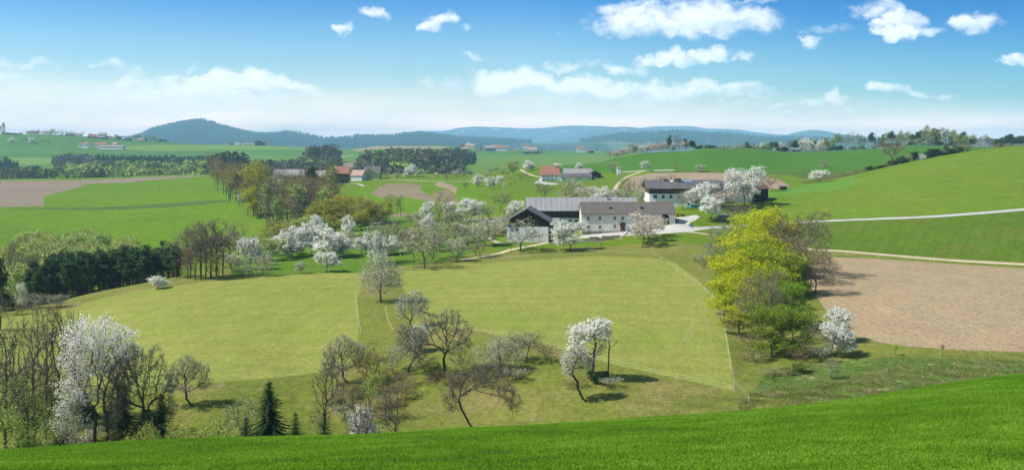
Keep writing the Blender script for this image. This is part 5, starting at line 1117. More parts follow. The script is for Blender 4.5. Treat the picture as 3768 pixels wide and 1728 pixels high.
mass('spruce_forest', 'dark spruce block above the pale beech wood in the far valley', [(430,1480),(780,1420),(800,1600),(640,1840),(350,1840),(340,1650)], 620, [(9,'cone','spruce'),(.6,'ball','beech')], 20, 3)
mass('mixed_forest', 'pale green beech wood filling the far valley below the spruces', [(190,1080),(860,1060),(850,1300),(760,1480),(420,1500),(240,1420)], 900, [(5,'ball','beech'),(2.2,'ball','olive'),(1.4,'bare','bare'),(1,'cone','spruce')], 17, 4)
mass('mixed_forest', 'grey bare wood with dark spruces below the hillside farm', [(190,1820),(215,1480),(330,1400),(360,1700),(330,1900),(260,1960)], 330, [(3,'bare','bare'),(2,'cone','spruce'),(1,'ball','olive')], 17, 5)
mass('mixed_forest', 'dark copse at the far end of the ploughed field', [(-60,1150),(150,1100),(228,1080),(225,1180),(100,1260),(-60,1300)], 240, [(3,'cone','spruce'),(2,'ball','olive'),(2,'bare','bare'),(.5,'bare','white')], 17, 6)
mass('spruce_forest', 'small dark spruce wood on the far green slope', [(-60,1500),(60,1450),(72,1520),(20,1620),(-60,1640)], 90, [(4,'cone','spruce'),(1,'ball','olive')], 20, 7)
mass('mixed_forest', 'grey bare valley wood behind the gully trees', [(640,1300),(900,1050),(1230,1000),(1260,1150),(1240,1420),(1130,1480),(960,1350),(760,1500),(680,1480)], 620, [(4,'bare','bare'),(2,'ball','olive'),(.8,'ball','beech'),(.5,'cone','spruce')], 16, 8)
mass('pine_wood', 'dark pine clump rising behind the brown gully trees', [(785,1120),(905,1120),(900,1190),(800,1190)], 46, [(4,'ball','spruce')], 30, 9)
mass('mixed_forest', 'tall bare wood strip below the upper fields', [(1130,1500),(1235,1500),(1245,1620),(1190,1640),(1140,1600)], 80, [(4,'bare','bare'),(1,'ball','olive')], 26, 10)
mass('mixed_forest', 'dark mixed wood behind the yellow farmhouse', [(1310,1000),(1700,1000),(1700,1240),(1660,1500),(1620,1650),(1480,1700),(1420,1480),(1330,1260)], 820, [(2.6,'cone','spruce'),(2.2,'bare','bare'),(1.6,'ball','olive'),(2.2,'ball','beech')], 22, 11)
mass('spruce_forest', 'young spruce plantation below the far red roofed farm', [(1690,1500),(1740,1420),(1750,1800),(1690,2150),(1660,2050)], 180, [(9,'cone','spruce')], 17, 12)
mass('mixed_forest', 'grey thicket along the foot of the far green slope', [(1620,900),(2010,900),(2010,1050),(1800,1080),(1640,1080)], 260, [(5,'bare','bare'),(1,'ball','olive')], 15, 13)
mass('mixed_forest', 'thin grey tree belt under the far green slope', [(1960,1080),(2190,1080),(2190,1130),(1960,1130)], 50, [(5,'bare','bare'),(2,'ball','olive')], 12, 14)
mass('mixed_forest', 'wood behind the skyline spruces', [(2300,1300),(3000,1300),(3000,1500),(2300,1500)], 60, [(3,'ball','olive'),(2,'cone','spruce')], 14, 15)
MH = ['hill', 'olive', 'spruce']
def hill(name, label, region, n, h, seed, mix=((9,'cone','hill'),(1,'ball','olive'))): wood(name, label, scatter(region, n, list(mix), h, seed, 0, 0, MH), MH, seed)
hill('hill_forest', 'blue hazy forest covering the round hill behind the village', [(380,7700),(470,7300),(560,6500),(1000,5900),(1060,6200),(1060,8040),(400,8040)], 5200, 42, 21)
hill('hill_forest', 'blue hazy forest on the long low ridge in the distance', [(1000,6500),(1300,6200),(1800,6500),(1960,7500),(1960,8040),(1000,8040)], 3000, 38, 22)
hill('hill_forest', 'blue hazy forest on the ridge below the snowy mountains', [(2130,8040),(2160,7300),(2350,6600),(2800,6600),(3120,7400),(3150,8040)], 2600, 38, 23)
hill('distant_wood', 'scattered hazy woods in the patchwork country', [(1300,4300),(2400,4300),(2400,5700),(1300,5700)], 420, 22, 24, ((4,'ball','olive'),(4,'cone','hill')))
# ------------------------------------------------------------------ buildings
class MB:
    def __init__(s): s.V = []; s.F = []
    def poly(s, pts, faces):
        n = len(s.V); s.V += [tuple(p) for p in pts]; s.F += [[n+i for i in f] for f in faces]; return s
    def box(s, x0, x1, y0, y1, z0, z1):
        return s.poly([(x0,y0,z0),(x1,y0,z0),(x1,y1,z0),(x0,y1,z0),(x0,y0,z1),(x1,y0,z1),(x1,y1,z1),(x0,y1,z1)], [(0,3,2,1),(4,5,6,7),(0,1,5,4),(1,2,6,5),(2,3,7,6),(3,0,4,7)])
    def prism(s, prof, x0, x1, axis='x'):
        """closed profile (a, z) swept along x (or y)"""
        n = len(prof); f = (lambda t, a, z: (t, a, z)) if axis == 'x' else (lambda t, a, z: (a, t, z))
        pts = [f(x0, a, z) for a, z in prof]+[f(x1, a, z) for a, z in prof]
        faces = [tuple(range(n)), tuple(range(2*n-1, n-1, -1))]+[(i, i+n, (i+1) % n+n, (i+1) % n) for i in range(n)]
        return s.poly(pts, faces)
    def tube(s, a, b, r0, r1=None, k=6):
        a, b = Vector(a), Vector(b); d = (b-a).normalized(); h = Vector((0,0,1)) if abs(d.z) < .9 else Vector((1,0,0)); u = d.cross(h).normalized(); v = d.cross(u); r1 = r0 if r1 is None else r1
        P_ = [a+(u*math.cos(6.2832*i/k)+v*math.sin(6.2832*i/k))*r0 for i in range(k)]+[b+(u*math.cos(6.2832*i/k)+v*math.sin(6.2832*i/k))*r1 for i in range(k)]
        return s.poly(P_, [(i, (i+1) % k, k+(i+1) % k, k+i) for i in range(k)]+[tuple(range(k-1, -1, -1)), tuple(range(k, 2*k))])
    def build(s, name, mat, parent=None):
        me = bpy.data.meshes.new(name); me.from_pydata(s.V, [], s.F)
        bm = bmesh.new(); bm.from_mesh(me); bmesh.ops.recalc_face_normals(bm, faces=bm.faces); bm.to_mesh(me); bm.free()
        return link(name, me, mat, parent)
def plaster(name, col, stain=.10, dirt=(.25,.24,.20)):
    m, t, b = new_mat(name, .9, .1); g = t.new('ShaderNodeTexCoord').outputs['Object']; g2 = t.new('ShaderNodeNewGeometry').outputs['Position']
    n = t.noise(g2, .7, 5, .65); n2 = t.noise(t.mapping(g2, scale=(1, 1, .25)), 2.2, 4, .6)
    s = t.new('ShaderNodeSeparateXYZ'); t.l.new(g, s.inputs[0])
    c = t.mix(t.rng(n, .35, .75, 0, stain*2), col, tuple(x*.8 for x in col))
    c = t.mix(t.math('MULTIPLY', t.rng(n2, .52, .72, 0, .5), t.rng(s.outputs[2], 0, 2.0, 1, .2)), c, dirt)
    t.l.new(c, b.inputs['Base Color']); return m
def boards(name, A, Bc, w=.22, horiz=False):
    m, t, b = new_mat(name, .9, .1); g = t.new('ShaderNodeTexCoord').outputs['Object']
    s = t.new('ShaderNodeSeparateXYZ'); t.l.new(g, s.inputs[0]); ax = s.outputs[2] if horiz else t.math('ADD', s.outputs[0], s.outputs[1])
    k = t.math('FLOOR', t.math('MULTIPLY', ax, 1/w)); wn = t.new('ShaderNodeTexWhiteNoise', noise_dimensions='1D'); t.l.new(k, wn.inputs['W'])
    n = t.noise(t.mapping(g, scale=(3, 3, .4)), 2, 4, .6)
    f = t.math('ADD', t.math('MULTIPLY', wn.outputs[0], .6), t.math('MULTIPLY', n, .4))
    gap = t.math('LESS_THAN', t.math('FRACT', t.math('MULTIPLY', ax, 1/w)), .12)
    t.l.new(t.mix(t.math('MULTIPLY', gap, .6), t.mix(f, A, Bc), tuple(x*.3 for x in A)), b.inputs['Base Color']); return m
def tiles(name, A, Bc, C=None, row=.38, colw=.30, moss=None):
    """small roof tiles: slope runs along local z; courses follow height"""
    m, t, b = new_mat(name, .85, .15); g = t.new('ShaderNodeTexCoord').outputs['Object']
    s = t.new('ShaderNodeSeparateXYZ'); t.l.new(g, s.inputs[0])
    rw = t.math('MULTIPLY', s.outputs[2], 1/row); k = t.math('FLOOR', rw); hx = t.math('ADD', t.math('ADD', s.outputs[0], s.outputs[1]), t.math('MULTIPLY', k, colw*.5)); kx = t.math('FLOOR', t.math('MULTIPLY', hx, 1/colw))
    cv = t.new('ShaderNodeCombineXYZ'); t.l.new(k, cv.inputs[0]); t.l.new(kx, cv.inputs[1]); wn = t.new('ShaderNodeTexWhiteNoise', noise_dimensions='2D'); t.l.new(cv.outputs[0], wn.inputs['Vector'])
    n = t.noise(g, .35, 5, .65)
    c = t.mix(t.math('ADD', t.math('MULTIPLY', wn.outputs[0], .55), t.math('MULTIPLY', n, .45)), A, Bc)
    if C: c = t.mix(t.rng(t.noise(t.mapping(g, loc=(9, 4, 2)), .5, 5, .65), .55, .68, 0, .7), c, C)
    gap = t.math('LESS_THAN', t.math('FRACT', rw), .2); c = t.mix(t.math('MULTIPLY', gap, .55), c, tuple(x*.35 for x in A))
    t.l.new(c, b.inputs['Base Color']); return m
def panels(name, A, Bc, pitch=1.05, wob=.25, line=(.8,.8,.8), lw=.07):
    m, t, b = new_mat(name, .6, .3); g = t.new('ShaderNodeTexCoord').outputs['Object']; s = t.new('ShaderNodeSeparateXYZ'); t.l.new(g, s.inputs[0])
    ax = t.math('MULTIPLY', s.outputs[0], 1/pitch); fr = t.math('FRACT', ax); k = t.math('FLOOR', ax)
    k2 = t.math('FLOOR', t.math('MULTIPLY', s.outputs[2], .5)); cv = t.new('ShaderNodeCombineXYZ'); t.l.new(k, cv.inputs[0]); t.l.new(k2, cv.inputs[1])
    wn = t.new('ShaderNodeTexWhiteNoise', noise_dimensions='2D'); t.l.new(cv.outputs[0], wn.inputs['Vector'])
    n = t.noise(g, .6, 4, .6)
    c = t.mix(t.math('ADD', t.math('MULTIPLY', wn.outputs[0], .6), t.math('MULTIPLY', n, .5)), A, Bc); c = t.mix(t.math('MULTIPLY', t.math('LESS_THAN', fr, lw), .8), c, line)
    t.l.new(c, b.inputs['Base Color']); return m
def flat(name, col, rough=.7, spec=.3, metal=0):
    m, t, b = new_mat(name, rough, spec); g = t.new('ShaderNodeNewGeometry').outputs['Position']
    t.l.new(t.mix(t.rng(t.noise(g, 2.5, 4, .6), .3, .7, 0, .5), col, tuple(x*.75 for x in col)), b.inputs['Base Color']); b.inputs['Metallic'].default_value = metal; return m
BMt = dict(cream=plaster('cream_render', (.70,.66,.52)), white=plaster('white_render', (.76,.76,.74)), mint=plaster('mint_render', (.55,.70,.50)), yellow=plaster('yellow_render', (.62,.55,.22)), stone=plaster('grey_stone_base', (.27,.26,.24), .3), conc=plaster('concrete', (.42,.41,.39), .25),
    trim=flat('white_trim', (.78,.78,.76)), darkwood=boards('dark_boards', (.035,.022,.015), (.085,.052,.036)), blackwood=boards('black_boards', (.018,.014,.012), (.032,.025,.022)), brownwood=boards('brown_boards', (.07,.038,.022), (.15,.085,.05)), greywood=boards('grey_boards', (.16,.14,.12), (.26,.23,.20)),
    slate=tiles('grey_brown_tiles', (.10,.09,.08), (.175,.155,.135), (.12,.075,.04)), sheet=panels('grey_corrugated', (.20,.20,.195), (.27,.27,.26), 1.9, line=(.36,.36,.355), lw=.12), darkroof=panels('dark_fibre_roof', (.085,.08,.078), (.14,.13,.125), 1.2, line=(.06,.055,.05), lw=.08), pale=panels('pale_fibre_roof', (.22,.20,.19), (.31,.29,.27), 1.3, line=(.16,.15,.14)),
    red=tiles('red_tiles', (.27,.12,.085), (.37,.18,.13)), pink=tiles('pale_red_tiles', (.42,.26,.21), (.50,.32,.26)), brick=tiles('brown_tiles', (.27,.12,.085), (.36,.17,.12)), glass=flat('window_glass', (.035,.045,.055), .15, .8), door=flat('brown_door', (.13,.045,.025)), dark=flat('dark_opening', (.02,.018,.018), .9, .05),
    metal=flat('grey_metal', (.45,.46,.47), .4, .5, .6), redp=flat('red_paint', (.45,.03,.02), .4, .5), blue=flat('blue_plastic', (.03,.12,.35), .5, .4), teal=flat('teal_cover', (.05,.30,.36), .6, .3), tyre=flat('black_rubber', (.015,.015,.015), .8, .2), straw=flat('straw_manure', (.36,.23,.11), 1, 0), wood=flat('weathered_wood', (.24,.20,.16)), solar=panels('solar_panel', (.10,.17,.30), (.16,.25,.40), .9, line=(.5,.55,.6), lw=.06), purple=flat('tarred_shed', (.10,.085,.085)))
def gable_roof(mb, L, D, z0, rh, ov=.5, og=.4, th=.22, axis='x', x0=0.0, y0=0.0, hip=0.0):
    """two sloping slabs; ridge along axis; eaves at z0. walls occupy x0..x0+L, y0..y0+D"""
    if axis == 'x': W, a0, t0, t1 = D, y0, x0-og, x0+L+og
    else: W, a0, t0, t1 = L, x0, y0-og, y0+D+og
    sl = rh/(W/2); e = ov*sl; f = (lambda t, a, z: (t, a, z)) if axis == 'x' else (lambda t, a, z: (a, t, z))
    mid = a0+W/2
    for sg in (-1, 1):
        ea = mid+sg*(W/2+ov); h0 = hip
        P_ = [f(t0, ea, z0-e), f(t1, ea, z0-e), f(t1-h0, mid, z0+rh), f(t0+h0, mid, z0+rh)]
        P_ += [(p[0], p[1], p[2]+th) for p in P_]
        mb.poly(P_, [(0,1,2,3),(4,5,6,7),(0,1,5,4),(1,2,6,5),(2,3,7,6),(3,0,4,7)])
    if hip:
        for t, sg in ((t0, 1), (t1, -1)):
            P_ = [f(t, mid-W/2-ov, z0-e), f(t, mid+W/2+ov, z0-e), f(t+sg*hip, mid, z0+rh)]; P_ += [(p[0], p[1], p[2]+th) for p in P_]
            mb.poly(P_, [(0,1,2),(3,4,5),(0,1,4,3),(1,2,5,4),(2,0,3,5)])
    return mb
def body(mb, L, D, h, rh, x0=0.0, y0=0.0, axis='x', base=-3.0, clip=1.0):
    if axis == 'x': mb.prism([(y0, base), (y0+D, base), (y0+D, h), (y0+D/2, h+rh*clip), (y0, h)], x0, x0+L, 'x')
    else: mb.prism([(x0, base), (x0+L, base), (x0+L, h), (x0+L/2, h+rh*clip), (x0, h)], y0, y0+D, 'y')
    return mb
def window(par, x, z, w=.95, h=1.25, y=0.0, side='f', trim=BMt['trim'], fr=.16, D=0, xr=0):
    """side f: on the front plane at y; r: on the gable at x=xr"""
    f = MB(); t = fr
    def bx(mb, a0, a1, z0, z1, d0, d1):
        if side == 'f': mb.box(a0, a1, y-d1, y-d0, z0, z1)
        else: mb.box(xr+d0, xr+d1, a0, a1, z0, z1)
    a0, a1, z0, z1 = x-w/2, x+w/2, z, z+h
    bx(f, a0-t, a0, z0-t, z1+t, -.05, .07); bx(f, a1, a1+t, z0-t, z1+t, -.05, .07); bx(f, a0, a1, z1, z1+t, -.05, .07); bx(f, a0, a1, z0-t, z0, -.05, .10)
    bx(f, x-.03, x+.03, z0, z1, .012, .05); bx(f, a0, a1, z0+h*.62, z0+h*.62+.05, .012, .045)
    o = f.build('window', trim, par)
    g = MB(); bx(g, a0, a1, z0, z1, -.04, .01); g.build('pane', BMt['glass'], o); return o
def place(name, label, px, py, rz=0.0, cat='building', group=None, Y=None, k0=8.3, k1=None):
    g = ground_Y(px, Y) if Y else ground_px(px, py, k0, k1)
    if Y: g.z = CZ - (py-HY)/F*g.y
    return empty(name, g, rz, label, cat, group)
def m_at(o, px): return F/o.location.y      # photo pixels per metre there
def simple_house(name, label, px, py, L, D, h, rh, wall, roof, rz=0.0, axis='x', wins=(), gwins=(), chim=(), group=None, Y=None, k0=8.3, k1=None, ov=.5, hip=0.0, cat='house', trim=BMt['trim'], door=None, wfr=.1):
    """front left foot at the given point; wins (x, z, w, h) on the front; gwins (y, z, w, h) on the right gable"""
    o = place(name, label, px, py, rz, cat, group, Y, k0, k1)
    body(MB(), L, D, h, rh, axis=axis, clip=(.55 if hip else 1)-.04).build('wall', wall, o)
    r = gable_roof(MB(), L, D, h, rh, ov, ov*.8, axis=axis, hip=hip).build('roof', roof, o)
    for (x, z, w_, h_) in wins: window(o, x, z, w_, h_, fr=wfr)
    for (y_, z, w_, h_) in gwins: window(o, y_, z, w_, h_, side='r', xr=L, fr=wfr)
    for (x, y_, s_, hh) in chim: MB().box(x-s_/2, x+s_/2, y_-s_/2, y_+s_/2, h+rh*.3, h+rh+hh).build('chimney', BMt['conc'], r)
    if door: MB().box(door[0]-door[1]/2, door[0]+door[1]/2, -.06, .05, -.2, door[2]).build('door', BMt['door'], o)
    return o

def arch(mb, x, z, w, ring, y0, y1, n=10):
    for i in range(n):
        a, b = math.pi*i/n, math.pi*(i+1)/n; r0, r1 = w/2, w/2+ring
        P_ = [(x+r*math.cos(t), yy, z+r*math.sin(t)) for yy in (y0, y1) for (r, t) in ((r0, a), (r1, a), (r1, b), (r0, b))]
        mb.poly(P_, [(0,1,2,3),(4,5,6,7),(0,1,5,4),(1,2,6,5),(2,3,7,6),(3,0,4,7)])
def main_farm():
    # cream farmhouse: front line from (2140, 866) to (2484, 824)
    G = 'buildings of the cream farm'
    Y = 318.0; s = F/Y; o = empty('farmhouse', ((2141-CX)/s, Y, 0), 0, 'long cream two storey farmhouse with brown tiled roof and arched door', 'house', G)
    z0 = CZ-(868-HY)/s; o.location.z = z0                         # local z=0 at the lower front corner
    L = (2484-2141)/s; eave = (868-785)/s; D = 11.0; rh = (HY-744)/F*(Y+5.5)+CZ-(CZ-(868-HY)/s)-eave-.2
    def X(px): return (px-2141)/s
    def Zp(py): return (868-py)/s
    w = MB(); body(w, L, D, eave, rh, base=-2.5, clip=.95); w.build('wall', BMt['cream'], o)
    st = MB(); st.box(-.06, X(2325), -.08, .0, -2.5, Zp(849.5)); st.build('plinth', BMt['stone'], o)
    rf = gable_roof(MB(), L, D, eave, rh, .55, .25).build('roof', BMt['slate'], o)
    rd = MB(); rd.tube((-.25, D/2, eave+rh+.24), (L+.25, D/2, eave+rh+.24), .13); rd.build('ridge_cap', BMt['brick'], rf)
    # ridge vents on the front slope
    for px in (2250, 2365):
        q = .50; yy = -.55+(D/2+.55)*q; zz = eave-.52+(rh+.52)*q
        d = MB(); d.box(X(px)-.45, X(px)+.45, yy-.55, yy+.6, zz-.2, zz+.62); d.build('dormer', BMt['dark'], rf)
    tr = MB()
    for px in (2141.3, 2242.5, 2312.5, 2482): tr.box(X(px)-.16, X(px)+.16, -.05, .0, (-.1 if px < 2300 else Zp(845)), eave-.35)
    tr.box(.1, L-.1, -.05, .0, eave-.50, eave-.25); tr.box(X(2244.5), X(2310.5), -.045, .0, Zp(812.5), Zp(810.3))
    arch(tr, X(2262), Zp(826.5), 1.45, .16, -.05, .0); tr.box(X(2262)-.88, X(2262)-.73, -.05, 0, Zp(850), Zp(826.5)); tr.box(X(2262)+.73, X(2262)+.88, -.05, 0, Zp(850), Zp(826.5))
    tr.box(X(2244.5), X(2253.2), -.04, 0, Zp(829.3), Zp(828)); tr.box(X(2271), X(2280.5), -.04, 0, Zp(829.3), Zp(828)); tr.box(X(2301), X(2310.5), -.04, 0, Zp(829.3), Zp(828))
    tr.build('facade_moulding', BMt['trim'], o)
    for px, py in ((2165, 803.5), (2207.5, 803.5), (2262, 803.5), (2291, 803.5)): window(o, X(px), Zp(py+5.5), .92, 1.2, fr=.17)
    for px, py in ((2165, 835), (2207.5, 835), (2262, 833)): window(o, X(px), Zp(py+5.8), .95, 1.22, fr=.17)
    window(o, X(2342), Zp(808.5), .62, .7, fr=.07); window(o, X(2375), Zp(809), .6, .7, fr=.07)
    for px in (2165, 2207): MB().box(X(px)-.35, X(px)+.35, -.10, -.04, Zp(856.5), Zp(853)).build('cellar_vent', BMt['dark'], o)
    d = MB(); d.box(X(2282.5), X(2300), -.07, 0, Zp(852), Zp(829)); od = d.build('door', BMt['door'], o)
    fan = MB(); arch(fan, X(2291.3), Zp(828.5), 0.0, .80, -.065, .0); fan.build('fanlight', BMt['glass'], od)
    hd = MB(); arch(hd, X(2291.3), Zp(828), 1.72, .2, -.35, .0); hd.build('door_hood', BMt['darkwood'], o)
    # gateway
    gt = MB(); gx = X(2452); gt.box(gx-1.7, gx+1.0, -.06, 0, Zp(826), Zp(801)); arch(gt, gx-.35, Zp(801.5), 0.0, 1.35, -.06, .0); gt.build('gate', BMt['dark'], o)
    gg = MB(); gg.box(gx+1.0, gx+1.18, -.09, 0, Zp(826), Zp(801)); gg.box(gx-1.88, gx-1.7, -.09, 0, Zp(826), Zp(801)); arch(gg, gx-.35, Zp(801.5), 2.7, .18, -.09, .0); gg.build('gate_frame', BMt['trim'], o)
    # grey barn behind: ridge (1944..2343, 729), eave (1935.., 769), wall 2140 left part
    Y2 = 336.0; s2 = F/Y2; b = empty('barn', ((1942-CX)/s2, Y2, CZ-(836-HY)/s2), 0, 'long barn with grey corrugated roof, dark boards over a white wall', 'barn', G)
    def X2(px): return (px-1942)/s2
    def Z2(py): return (836-py)/s2
    D2 = 12.0; L2 = (2343-1942)/s2; e2 = Z2(770); yr = D2/2; zr = (HY-728)/F*(Y2+yr)+CZ-b.location.z; rh2 = zr-e2
    w = MB(); w.box(0, L2, 0, D2, -2.5, Z2(802)); w.build('wall', BMt['white'], b)
    u = MB(); body(u, L2, D2, e2, rh2, base=Z2(802)+.003, clip=.94); u.build('boarding', BMt['darkwood'], b)
    pr = MB(); pr.box(0, X2(2059), -.6, -.001, -2.5, Z2(802)+.12); pr.build('wall', BMt['white'], b)
    r2 = gable_roof(MB(), L2, D2, e2, rh2, 1.0, .7).build('roof', BMt['sheet'], b)
    ch = MB(); ch.box(X2(2238), X2(2248), D2*.36, D2*.36+1.0, e2+rh2*.4, e2+rh2+.25); ch.build('chimney', BMt['metal'], r2)
    for px in (2075, 2098, 2121): window(b, X2(px), Z2(816.5), .95, .85, fr=.05, trim=BMt['wood'])
    window(b, X2(2119), Z2(829), .85, .55, fr=.05, trim=BMt['wood'])
    # barn front: gable facing the viewer, turned a little
    Y3 = 304.0; s3 = F/Y3; th = math.radians(-5)
    c = empty('cart_barn', ((1865-CX)/s3, Y3, CZ-(897-HY)/s3), th, 'barn with black boarded gable above a whitewashed wall', 'barn', G)
    Lg = 13.6; Dg = 13.0; zt = (897-833)/s3; ze = (897-812)/s3; rg = 3.9
    w = MB(); w.box(0, Lg, 0, Dg*.62, -2.5, zt); w.build('wall', BMt['white'], c)
    u = MB(); u.prism([(0, zt+.003), (Lg, zt+.003), (Lg, ze-.1), (Lg/2, ze+rg-.15), (0, ze-.1)], 0, Dg, 'y'); u.build('boarding', BMt['blackwood'], c)
    p = MB(); p.box(Lg-.25, Lg, Dg-.3, Dg, -1, zt); p.box(Lg-.25, Lg, Dg*.8, Dg*.8+.25, -1, zt); p.build('post', BMt['darkwood'], c)
    bw = MB(); bw.box(0, Lg, Dg-.2, Dg, -1, zt); bw.build('wall', BMt['darkwood'], c)
    r3 = gable_roof(MB(), Lg, Dg, ze, rg, .9, .8, axis='y').build('roof', BMt['darkroof'], c)
    window(c, 3.4, zt-1.25, .9, .45, fr=.05, trim=BMt['darkwood'])
main_farm()
def farm_two():
    G = 'buildings of the white boarded farm'
    Y = 362.0; s = F/Y; z0 = CZ-(752-HY)/s
    o = empty('farmhouse', ((2389-CX)/s, Y, z0), math.radians(-2), 'white farmhouse with brown boarded upper floor and dark grey roof', 'house', G)
    X = lambda px: (px-2389)/s; Zp = lambda py: (752-py)/s
    L = (2640-2389)/s; D = 15.0; e = Zp(691)
    rr = (HY-663)/F*(Y+D/2)+CZ-z0-e
    MB().box(0, L, 0, D, -2.5, Zp(713)).build('wall', BMt['white'], o)
    u = MB(); body(u, L, D, e, rr, base=Zp(713)+.003, clip=.93); u.build('boarding', BMt['brownwood'], o)
    r = gable_roof(MB(), L, D, e, rr, 1.1, 1.4).build('roof', BMt['darkroof'], o)
    for px in (2411, 2440, 2468.5, 2497): window(o, X(px), Zp(728.5), 1.0 if px > 2415 else 1.25, 1.15, fr=.08, trim=BMt['wood'])
    MB().box(X(2529), X(2537), -.06, 0, Zp(755), Zp(737)).build('door', BMt['door'], o)
    for px, q, w_, h_ in ((2457, .80, 1.3, 1.25), (2499, .80, 2.0, 1.25), (2505.5, .66, 1.2, 1.9)):
        yy = D/2*q; zz = e+rr*q; MB().box(X(px)-w_/2, X(px)+w_/2, yy-.5, yy+.5, zz-.4, zz+h_).build('chimney', BMt['purple'], r)
    sp = MB(); y0, y1 = D/2*.66, D/2*.93; z0_, z1_ = e+rr*.66+.30, e+rr*.93+.30; P_ = [(X(2518), y0, z0_), (X(2552), y0, z0_), (X(2561), y1, z1_), (X(2528), y1, z1_)]; sp.poly(P_+[(p[0], p[1], p[2]+.08) for p in P_], [(0,1,2,3),(4,5,6,7),(0,1,5,4),(1,2,6,5),(2,3,7,6),(3,0,4,7)]); sp.build('solar_panel', BMt['solar'], r)
    sk = MB(); y0, y1 = D/2*.72, D/2*.86; P_ = [(X(2471), y0, e+rr*.72+.28), (X(2482), y0, e+rr*.72+.28), (X(2484), y1, e+rr*.86+.28), (X(2474), y1, e+rr*.86+.28)]; sk.poly(P_+[(p[0], p[1], p[2]+.06) for p in P_], [(0,1,2,3),(4,5,6,7),(0,1,5,4),(1,2,6,5),(2,3,7,6),(3,0,4,7)]); sk.build('skylight', BMt['trim'], r)
    mt = MB(); mt.tube((X(2470), D*.5, e+rr), (X(2470), D*.5, e+rr+5.2), .05); mt.tube((X(2470)-1.0, D*.5, e+rr+4.9), (X(2470)+1.0, D*.5, e+rr+4.9), .03); mt.tube((X(2470)-.8, D*.5, e+rr+3.4), (X(2470)+.8, D*.5, e+rr+3.4), .03); mt.build('aerial', BMt['metal'], r)
    o2 = empty('stable', ((2640-CX)/s, Y+2, z0+.6), math.radians(4), 'dark roofed stable wing running uphill beside the white farm', 'barn', G)
    body(MB(), 14.5, 15, 5.6, rr, clip=.93).build('wall', BMt['white'], o2); gable_roof(MB(), 14.5, 15, 5.6, rr, .9, .5).build('roof', BMt['darkroof'], o2)
    o3 = empty('shed', ((2752-CX)/s, Y+6, CZ-(722-HY)/s), math.radians(-35), 'small dark gabled shed with brick red roof side beside the cherry', 'shed', G)
    body(MB(), 7, 8, 3.0, 3.0, axis='y', clip=.95).build('wall', BMt['blackwood'], o3); gable_roof(MB(), 7, 8, 3.0, 3.0, .5, .5, axis='y').build('roof', BMt['brick'], o3)
farm_two()
def farm_three():
    G = 'buildings of the mint and white farm'
    Y = 620.0; s = F/Y
    f = lambda py: CZ-(py-HY)/s
    simple_h = simple_house
    w = lambda a, b_, c_, d_: (a, b_, c_, d_)
    o = simple_h('farmhouse', 'white two storey farmhouse with red brown half hipped roof', 1991, 668, (2060-1991)/s, 11.5, (668-639)/s, 5.0, BMt['white'], BMt['brick'], Y=Y, group=G, ov=1.0,
        wins=[w((x-1991)/s, (668-y)/s, .9 if k else 1.0, .8 if k else 1.05) for (x, y, k) in [(2000,652,0),(2017,651.5,0),(2032,649,1),(2047,651.5,0),(2000,664,1),(2017,664,1),(2032,664,1),(2047,664,1)]], gwins=[(4.6, 6.2, .8, 1.2), (6.6, 6.2, .8, 1.2), (3, 3, 1, 1)], chim=[((2045-1991)/s, 4.6, 1.1, .6)], hip=1.6)
    simple_h('barn', 'long low mint green barn with grey roof below the farmhouse', 2063, 677, (2175-2063)/s, 8.5, (677-651)/s, 2.0, BMt['mint'], BMt['darkroof'], rz=math.radians(-1), Y=Y-8, group=G, wins=[w((x-2063)/s, (677-658.5)/s, .75, .75) for x in (2132, 2166)]+[w(3, 3.0, .7, .7), w(8, 1.5, .6, .6)], cat='barn')
    simple_h('barn', 'long barn with weathered grey roof behind the mint green barn', 2075, 668, (2180-2075)/s, 12, 5.4, 3.1, BMt['white'], BMt['pale'], Y=Y+8, group=G, cat='barn')
    simple_h('barn', 'dark brown gabled barn at the end of the mint farm', 2166, 668, (2212-2166)/s, 12, (668-637)/s-.6, 2.3, BMt['darkwood'], BMt['darkroof'], axis='y', Y=Y+2, group=G, cat='barn', ov=.8)
    simple_h('shed', 'small white shed between mint barn and brown barn', 2186, 672, 2.6, 3, 3.0, .8, BMt['white'], BMt['darkroof'], axis='y', Y=Y-3, group=G, cat='shed')
    # stone wall and pergola below the house
    a = empty('stone_wall', (ground_px(1936, 680, 12).x, Y-18, f(682)), 0, 'rough grey stone wall below the white farmhouse', 'wall')
    m = MB(); rr = random.Random(4)
    for i in range(34): x = i*.62; hh = 1.1+rr.random()*.5; m.box(x, x+.66, -.4+rr.random()*.2, .4, -1.5, hh)
    m.build('stonework', BMt['stone'], a)
    t = MB(); t.box(0, 1, 0, 1, 0, 1)
    # transformer tower
    T_ = place('transformer_tower', 'slim white transformer tower with small red pyramid roof', 2271, 641, 0, 'tower', Y=585, k0=12.5)
    s5 = F/585; wd = 12.5/s5; T_.location.x = (2271-CX)/s5; H = (641-615)/s5
    MB().box(0, wd, 0, wd, -1, H).build('wall', BMt['white'], T_)
    MB().poly([(-.25,-.25,H),(wd+.25,-.25,H),(wd+.25,wd+.25,H),(-.25,wd+.25,H),(wd/2,wd/2,H+1.3)], [(0,1,2,3),(0,1,4),(1,2,4),(2,3,4),(3,0,4)]).build('roof', BMt['red'], T_)
    MB().box(.35, wd-.35, -.05, .02, H-1.1, H-.55).build('louvre', BMt['dark'], T_)
    MB().box(-.12, wd+.12, -.12, wd+.12, -1, .4).build('plinth', BMt['conc'], T_)
farm_three()
